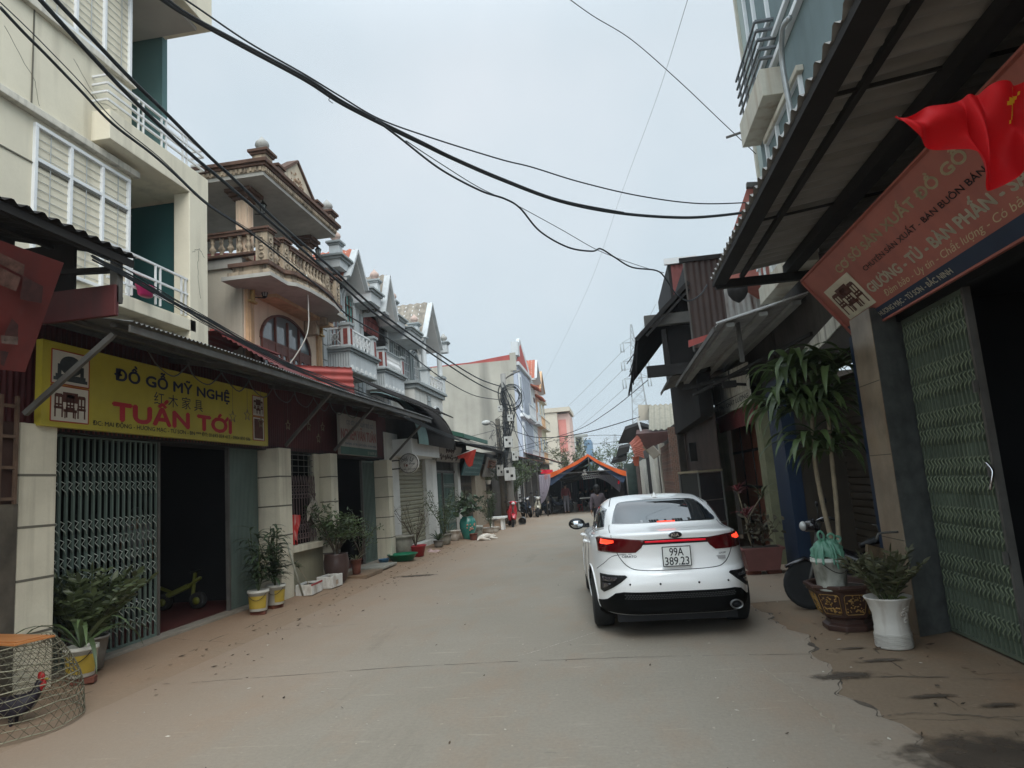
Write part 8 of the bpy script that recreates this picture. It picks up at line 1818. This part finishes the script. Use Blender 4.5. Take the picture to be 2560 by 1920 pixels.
for i, (px, Y, lab, m_) in enumerate(((1452,41,'person in dark clothes sitting at the left end of the tent table',M_dg),(1466,43,'person sitting second along the tent table in a black top',M_trs),(1480,42,'person in grey sitting right of the walking person under the tent',M_mauve),(1516,40,'person sitting under the knotted white drape',M_dg))):
    c = on_y(px, 1245, Y); person(lab, (c.x, Y, 0), math.radians(150+40*i), m_, M_trs, (.2,.22,0,0), 1.6, True, i % 2 == 0, 'people sitting under the tent', True)
# ------------------------------------------------------------------ the tent
TN = thing('event_tent', 'big event tent blocking the road, orange edged roof with navy lining', 'tent', (-1.4, 36, 0)); A = V((-1.24,36,3.02)); Lf = V((-3.58,36,2.13)); Rt = V((.64,36,1.98)); D = V((0,11,0))
M_orange = mat('orange_tarp', (.72,.13,.03), .6, .15, 3, .1, thin=.25); M_navyt = mat('navy_lining', (.035,.055,.10), .8, .2, 2, .1); M_rooft = mat('grey_tarp', (.20,.195,.18), .7, .3, 1.5, .1)
def slope(e, z0, m, name, off=0):
    g = MB(); g.grid(lambda u, v: A.lerp(e, u)+D*v+V((0,0,off-.12*math.sin(math.pi*u)*(.6+.4*math.cos(v*12)))), 14, 22); return g.build(name, m, TN)
slope(Lf, 0, M_rooft, 'roof_tarp', .03); slope(Rt, 0, M_rooft, 'roof_tarp', .03); slope(Lf, 0, M_navyt, 'lining', .0); slope(Rt, 0, M_navyt, 'lining', .0)
for e in (Lf, Rt):
    g = MB(); g.grid(lambda u, v: A.lerp(e, u)+V((0,-.05-.04*math.sin(u*20),.04-.12*math.sin(math.pi*u)-v*(.13+.12*u+.03*math.sin(u*9)))), 30, 4); g.build('orange_valance', M_orange, TN)
    g = MB(); g.grid(lambda u, v: A.lerp(e, u)+V((0,.1,-.10-.12*math.sin(math.pi*u)-v*(.10+.55*u**2*(1.0 if u < .9 else (1-u)*10)))), 24, 4); g.build('navy_valance', M_navyt, TN)
g = MB(); P = pq([(1395,1205),(1436,1165),(1425,1163),(1380,1190)], 35.9)
g = MB(); g.grid(lambda u, v: A.lerp(Lf, .30+.45*u)+V((0,.4+.9*v,.06-.12*math.sin(math.pi*(.30+.45*u))+.015*math.sin(u*20))), 12, 4); g.build('white_trim', M_wframe, TN)
g = MB()
for p_ in (Lf, Rt, Lf+D, Rt+D, Lf+D*.5, Rt+D*.5): g.tube([(p_.x,p_.y,0),(p_.x,p_.y,p_.z)], .035, 6)
g.build('pole', M_steel, TN); g = MB(); g.tube([V((-3.0,35.98,2.15)), V((.2,35.98,2.12))], .022, 5); g.tube([A, V((-1.2,35.98,2.13))], .03, 5); g.tube([A, A+D], .03, 5); g.tube([Lf, Lf+D], .03, 5); g.tube([Rt, Rt+D], .03, 5); g.build('frame_bar', M_steel, TN)
def drape(name, label, fn, m): t = thing(name, label, 'curtain', tuple(fn(.5, .99))); MB().grid(fn, 40, 16).build('fabric', m, t)
M_lavc = mat('lilac_satin', (.42,.38,.44), .5, .1, 3, .05, thin=.2)
drape('curtain', 'lilac satin curtain gathered at the left front tent pole', lambda u, v: V((-3.90+.62*u*(1-v**2*.75), 35.9+.06*math.sin(u*38), 2.16-(1.5-.1*u)*v)), M_lavc)
drape('curtain', 'white pleated drape swept up into a knot at the right of the tent', lambda u, v: V((-1.30+1.75*u+( .30-1.0*(u-.5))*v**1.2*1.05, 38.2+.07*math.sin(u*70), 1.98-.10*u-(.35+.62*u)*v**.9)) , mat('white_voile', (.50,.48,.55), .6, .1, 3, 0, thin=.3))
drape('curtain', 'dark brown swagged cloth under the left half of the tent roof', lambda u, v: V((-3.1+1.7*u, 39+.1*math.sin(v*16), 2.15+.35*u-(.35+.35*math.sin(math.pi*u))*v)), mat('taupe_cloth', (.09,.08,.07), .9, .2, 4, .1))
bw = thing('cloth_wall', 'dim back wall of hanging cloth strips closing the tent', 'curtain', (-1.5, 47, 0)); MB().box(-3.8,.9,47.2,47.3,0,2.3).build('backing', mat('dim_backing', (.08,.07,.07), .9, .3, 2, 0), bw); q = random.Random(14)
for k in range(30):
    x = -3.7+k*.15; m_ = q.choice((M_dg, M_trs, M_mauve, M_dsteel, M_dr, mat('pale_cloth', (.35,.33,.30), .9, .2, 4, 0))); z = q.uniform(.7,1.2); MB().box(x,x+q.uniform(.04,.10),47.1,47.14,z,q.uniform(1.7,2.2)).build('cloth_strip', m_, bw)
for sx, lab in ((Lf.x, 'left'), (Rt.x, 'right')):
    w = thing('side_curtain', 'dark '+lab+' side curtain of the tent hanging in folds', 'curtain', (sx, 40, 0)); MB().grid(lambda u, v: V((sx+.05*math.sin(u*60), 37+9.5*u, 2.0-1.9*v)), 60, 4).build('fabric', M_dg, w)
fz = thing('chest_freezer', 'pale grey chest freezer standing at the left front of the tent', 'freezer', tuple(on_z(1382,1283,0))); a, b = on_y(1373,1252,38.6), on_y(1392,1252,38.6); MB().box(a.x,b.x,38.6,39.3,.05,.82).build('cabinet', mat('freezer_grey', (.32,.34,.34), .5, .1, 2, 0), fz, bevel=.02); MB().box(a.x-.02,b.x+.02,38.58,39.3,.83,.90).build('lid', M_gw, fz, bevel=.01)
def stool(label, px, m, z=.45): c = on_y(px, 1270, 39.5); t = thing('stool', label, 'stool', (c.x,39.5,0), 'plastic stools under the tent'); MB().box(c.x-.15,c.x+.15,39.35,39.65,z-.04,z).build('seat', m, t, bevel=.01); [MB().bar((c.x+a*.15,39.5+b*.15,0),(c.x+a*.11,39.5+b*.11,z-.04),.03).build('leg', m, t) for a, b in ((-1,-1),(1,-1),(1,1),(-1,1))]
M_pr = mat('red_stool_plastic', (.50,.05,.04), .4, .1, 3, 0); stool('low red plastic stool left of the seated people', 1450, M_pr, .38); stool('red plastic stool next to the steel pot', 1443, M_pr, .30); stool('red stool beside the freezer at the left tent pole', 1368, M_pr, .35)
po = thing('cooking_pot', 'steel cooking pot on the ground in the middle of the tent', 'pot', tuple(on_z(1432,1283,0))); c = on_y(1432,1265,39); MB().lathe((c.x,39,0), [(.26,0),(.27,.5),(.29,.51),(.27,.52)], 20).build('pot_body', mat('dull_aluminium', (.32,.32,.31), .4, .1, 3, 0, metal=.6), po)
tbn = thing('folding_table', 'white-topped folding table with crossed legs under the tent', 'table', tuple(on_y(1472,1260,38.5))); c = on_y(1475,1253,38.5); MB().box(c.x-.55,c.x+.55,38.2,38.9,.72,.76).build('table_top', M_gw, tbn); [MB().bar((c.x+a*.45,38.5,0),(c.x-a*.45,38.5,.72),.04).build('leg', M_steel, tbn) for a in (-1,1)]
rk = thing('display_rack', 'white wire display rack hanging under the tent bar', 'rack', tuple(on_y(1480,1190,37))); g = MB()
for k, yy in enumerate((1188,1193,1198)): g.tube([on_y(1452+3*k, yy, 37), on_y(1498+3*k, yy-6, 37)], .016, 4)
for k in range(9): g.tube([on_y(1454+5*k, 1188-k*.6, 37), on_y(1460+5*k, 1198-k*.6, 37)], .010, 4)
g.build('wire_rack', M_railw, rk); lamp = thing('bulb_lamp', 'pale round bulbs hanging at the centre of the tent', 'lamp', tuple(on_y(1462,1178,37))); [MB().ball(on_y(x, y, 36.9), .075, 10, 8).build('bulb', mat('bulb_white', (.75,.75,.72), .3, .05, 3, 0), lamp) for x, y in ((1461,1176),(1462,1180),(1458,1186),(1464,1185))]
rf = thing('red_banner', 'narrow red cloth hanging at the right tent pole', 'banner', tuple(on_y(1550,1200,36.2))); MB().grid(lambda u, v: on_y(1546+5*u-2*v, 1184+26*v, 36.2)+V((0,.04*math.sin(u*9+v*5),0)), 6, 12).build('fabric', mat('bright_red_cloth', (.50,.01,.03), .7, .1, 3, 0), rf)
rb_ = thing('red_banner', 'dark red cloth behind the left eave of the tent', 'banner', tuple(on_y(1362,1178,37.5))); MB().grid(lambda u, v: on_y(1352+30*u, 1174+10*v, 37.5)+V((0,.04*math.sin(u*9),0)), 8, 4).build('fabric', mat('bright_red_cloth', (.50,.01,.03)), rb_)
cl1 = thing('hanging_cloth', 'red and white sports cloth hanging on the window grille', 'clothing', (-5.95,12.2,1.2)); MB().grid(lambda u, v: V((-5.95+.03*math.sin(u*14+v*4), 11.95+.40*u+(.5-u)*.16*v+.03*math.sin(v*7), 1.50-.03*u-(.50+.06*math.sin(u*9))*v)), 14, 10).build('cloth', mat('red_sports_cloth', (.50,.03,.025), .8, .15, 5, .05, 20, .6, (.6,.55,.5), sscale=(8,14,1.5)), cl1)
cl2 = thing('hanging_cloth', 'crumpled beige cloth draped on the window grille', 'clothing', (-5.93,12.9,1.5)); MB().grid(lambda u, v: V((-5.93+.03*math.sin(u*11+v*3), 12.75+.42*u+.1*math.sin(v*5), 1.86-.22*u-(.30+.2*math.sin(u*9))*v)), 16, 10).build('cloth', mat('beige_cloth', (.42,.37,.31), .9, .2, 5, .1), cl2)
# ------------------------------------------------------------------ thin haze over the whole street
hz_m = bpy.data.materials.new('haze'); hz_m.use_nodes = True; t = hz_m.node_tree; t.nodes.clear(); o_ = t.nodes.new('ShaderNodeOutputMaterial'); pv = t.nodes.new('ShaderNodeVolumePrincipled'); pv.inputs['Color'].default_value = (.86,.93,1,1); pv.inputs['Density'].default_value = HAZE; pv.inputs['Anisotropy'].default_value = .2; t.links.new(pv.outputs[0], o_.inputs['Volume'])
if HAZE > 0: MB().box(-320,320,-60,900,-2.0,60).build('haze', hz_m, kind='stuff', label='thin pale haze filling the street air', cat='haze')
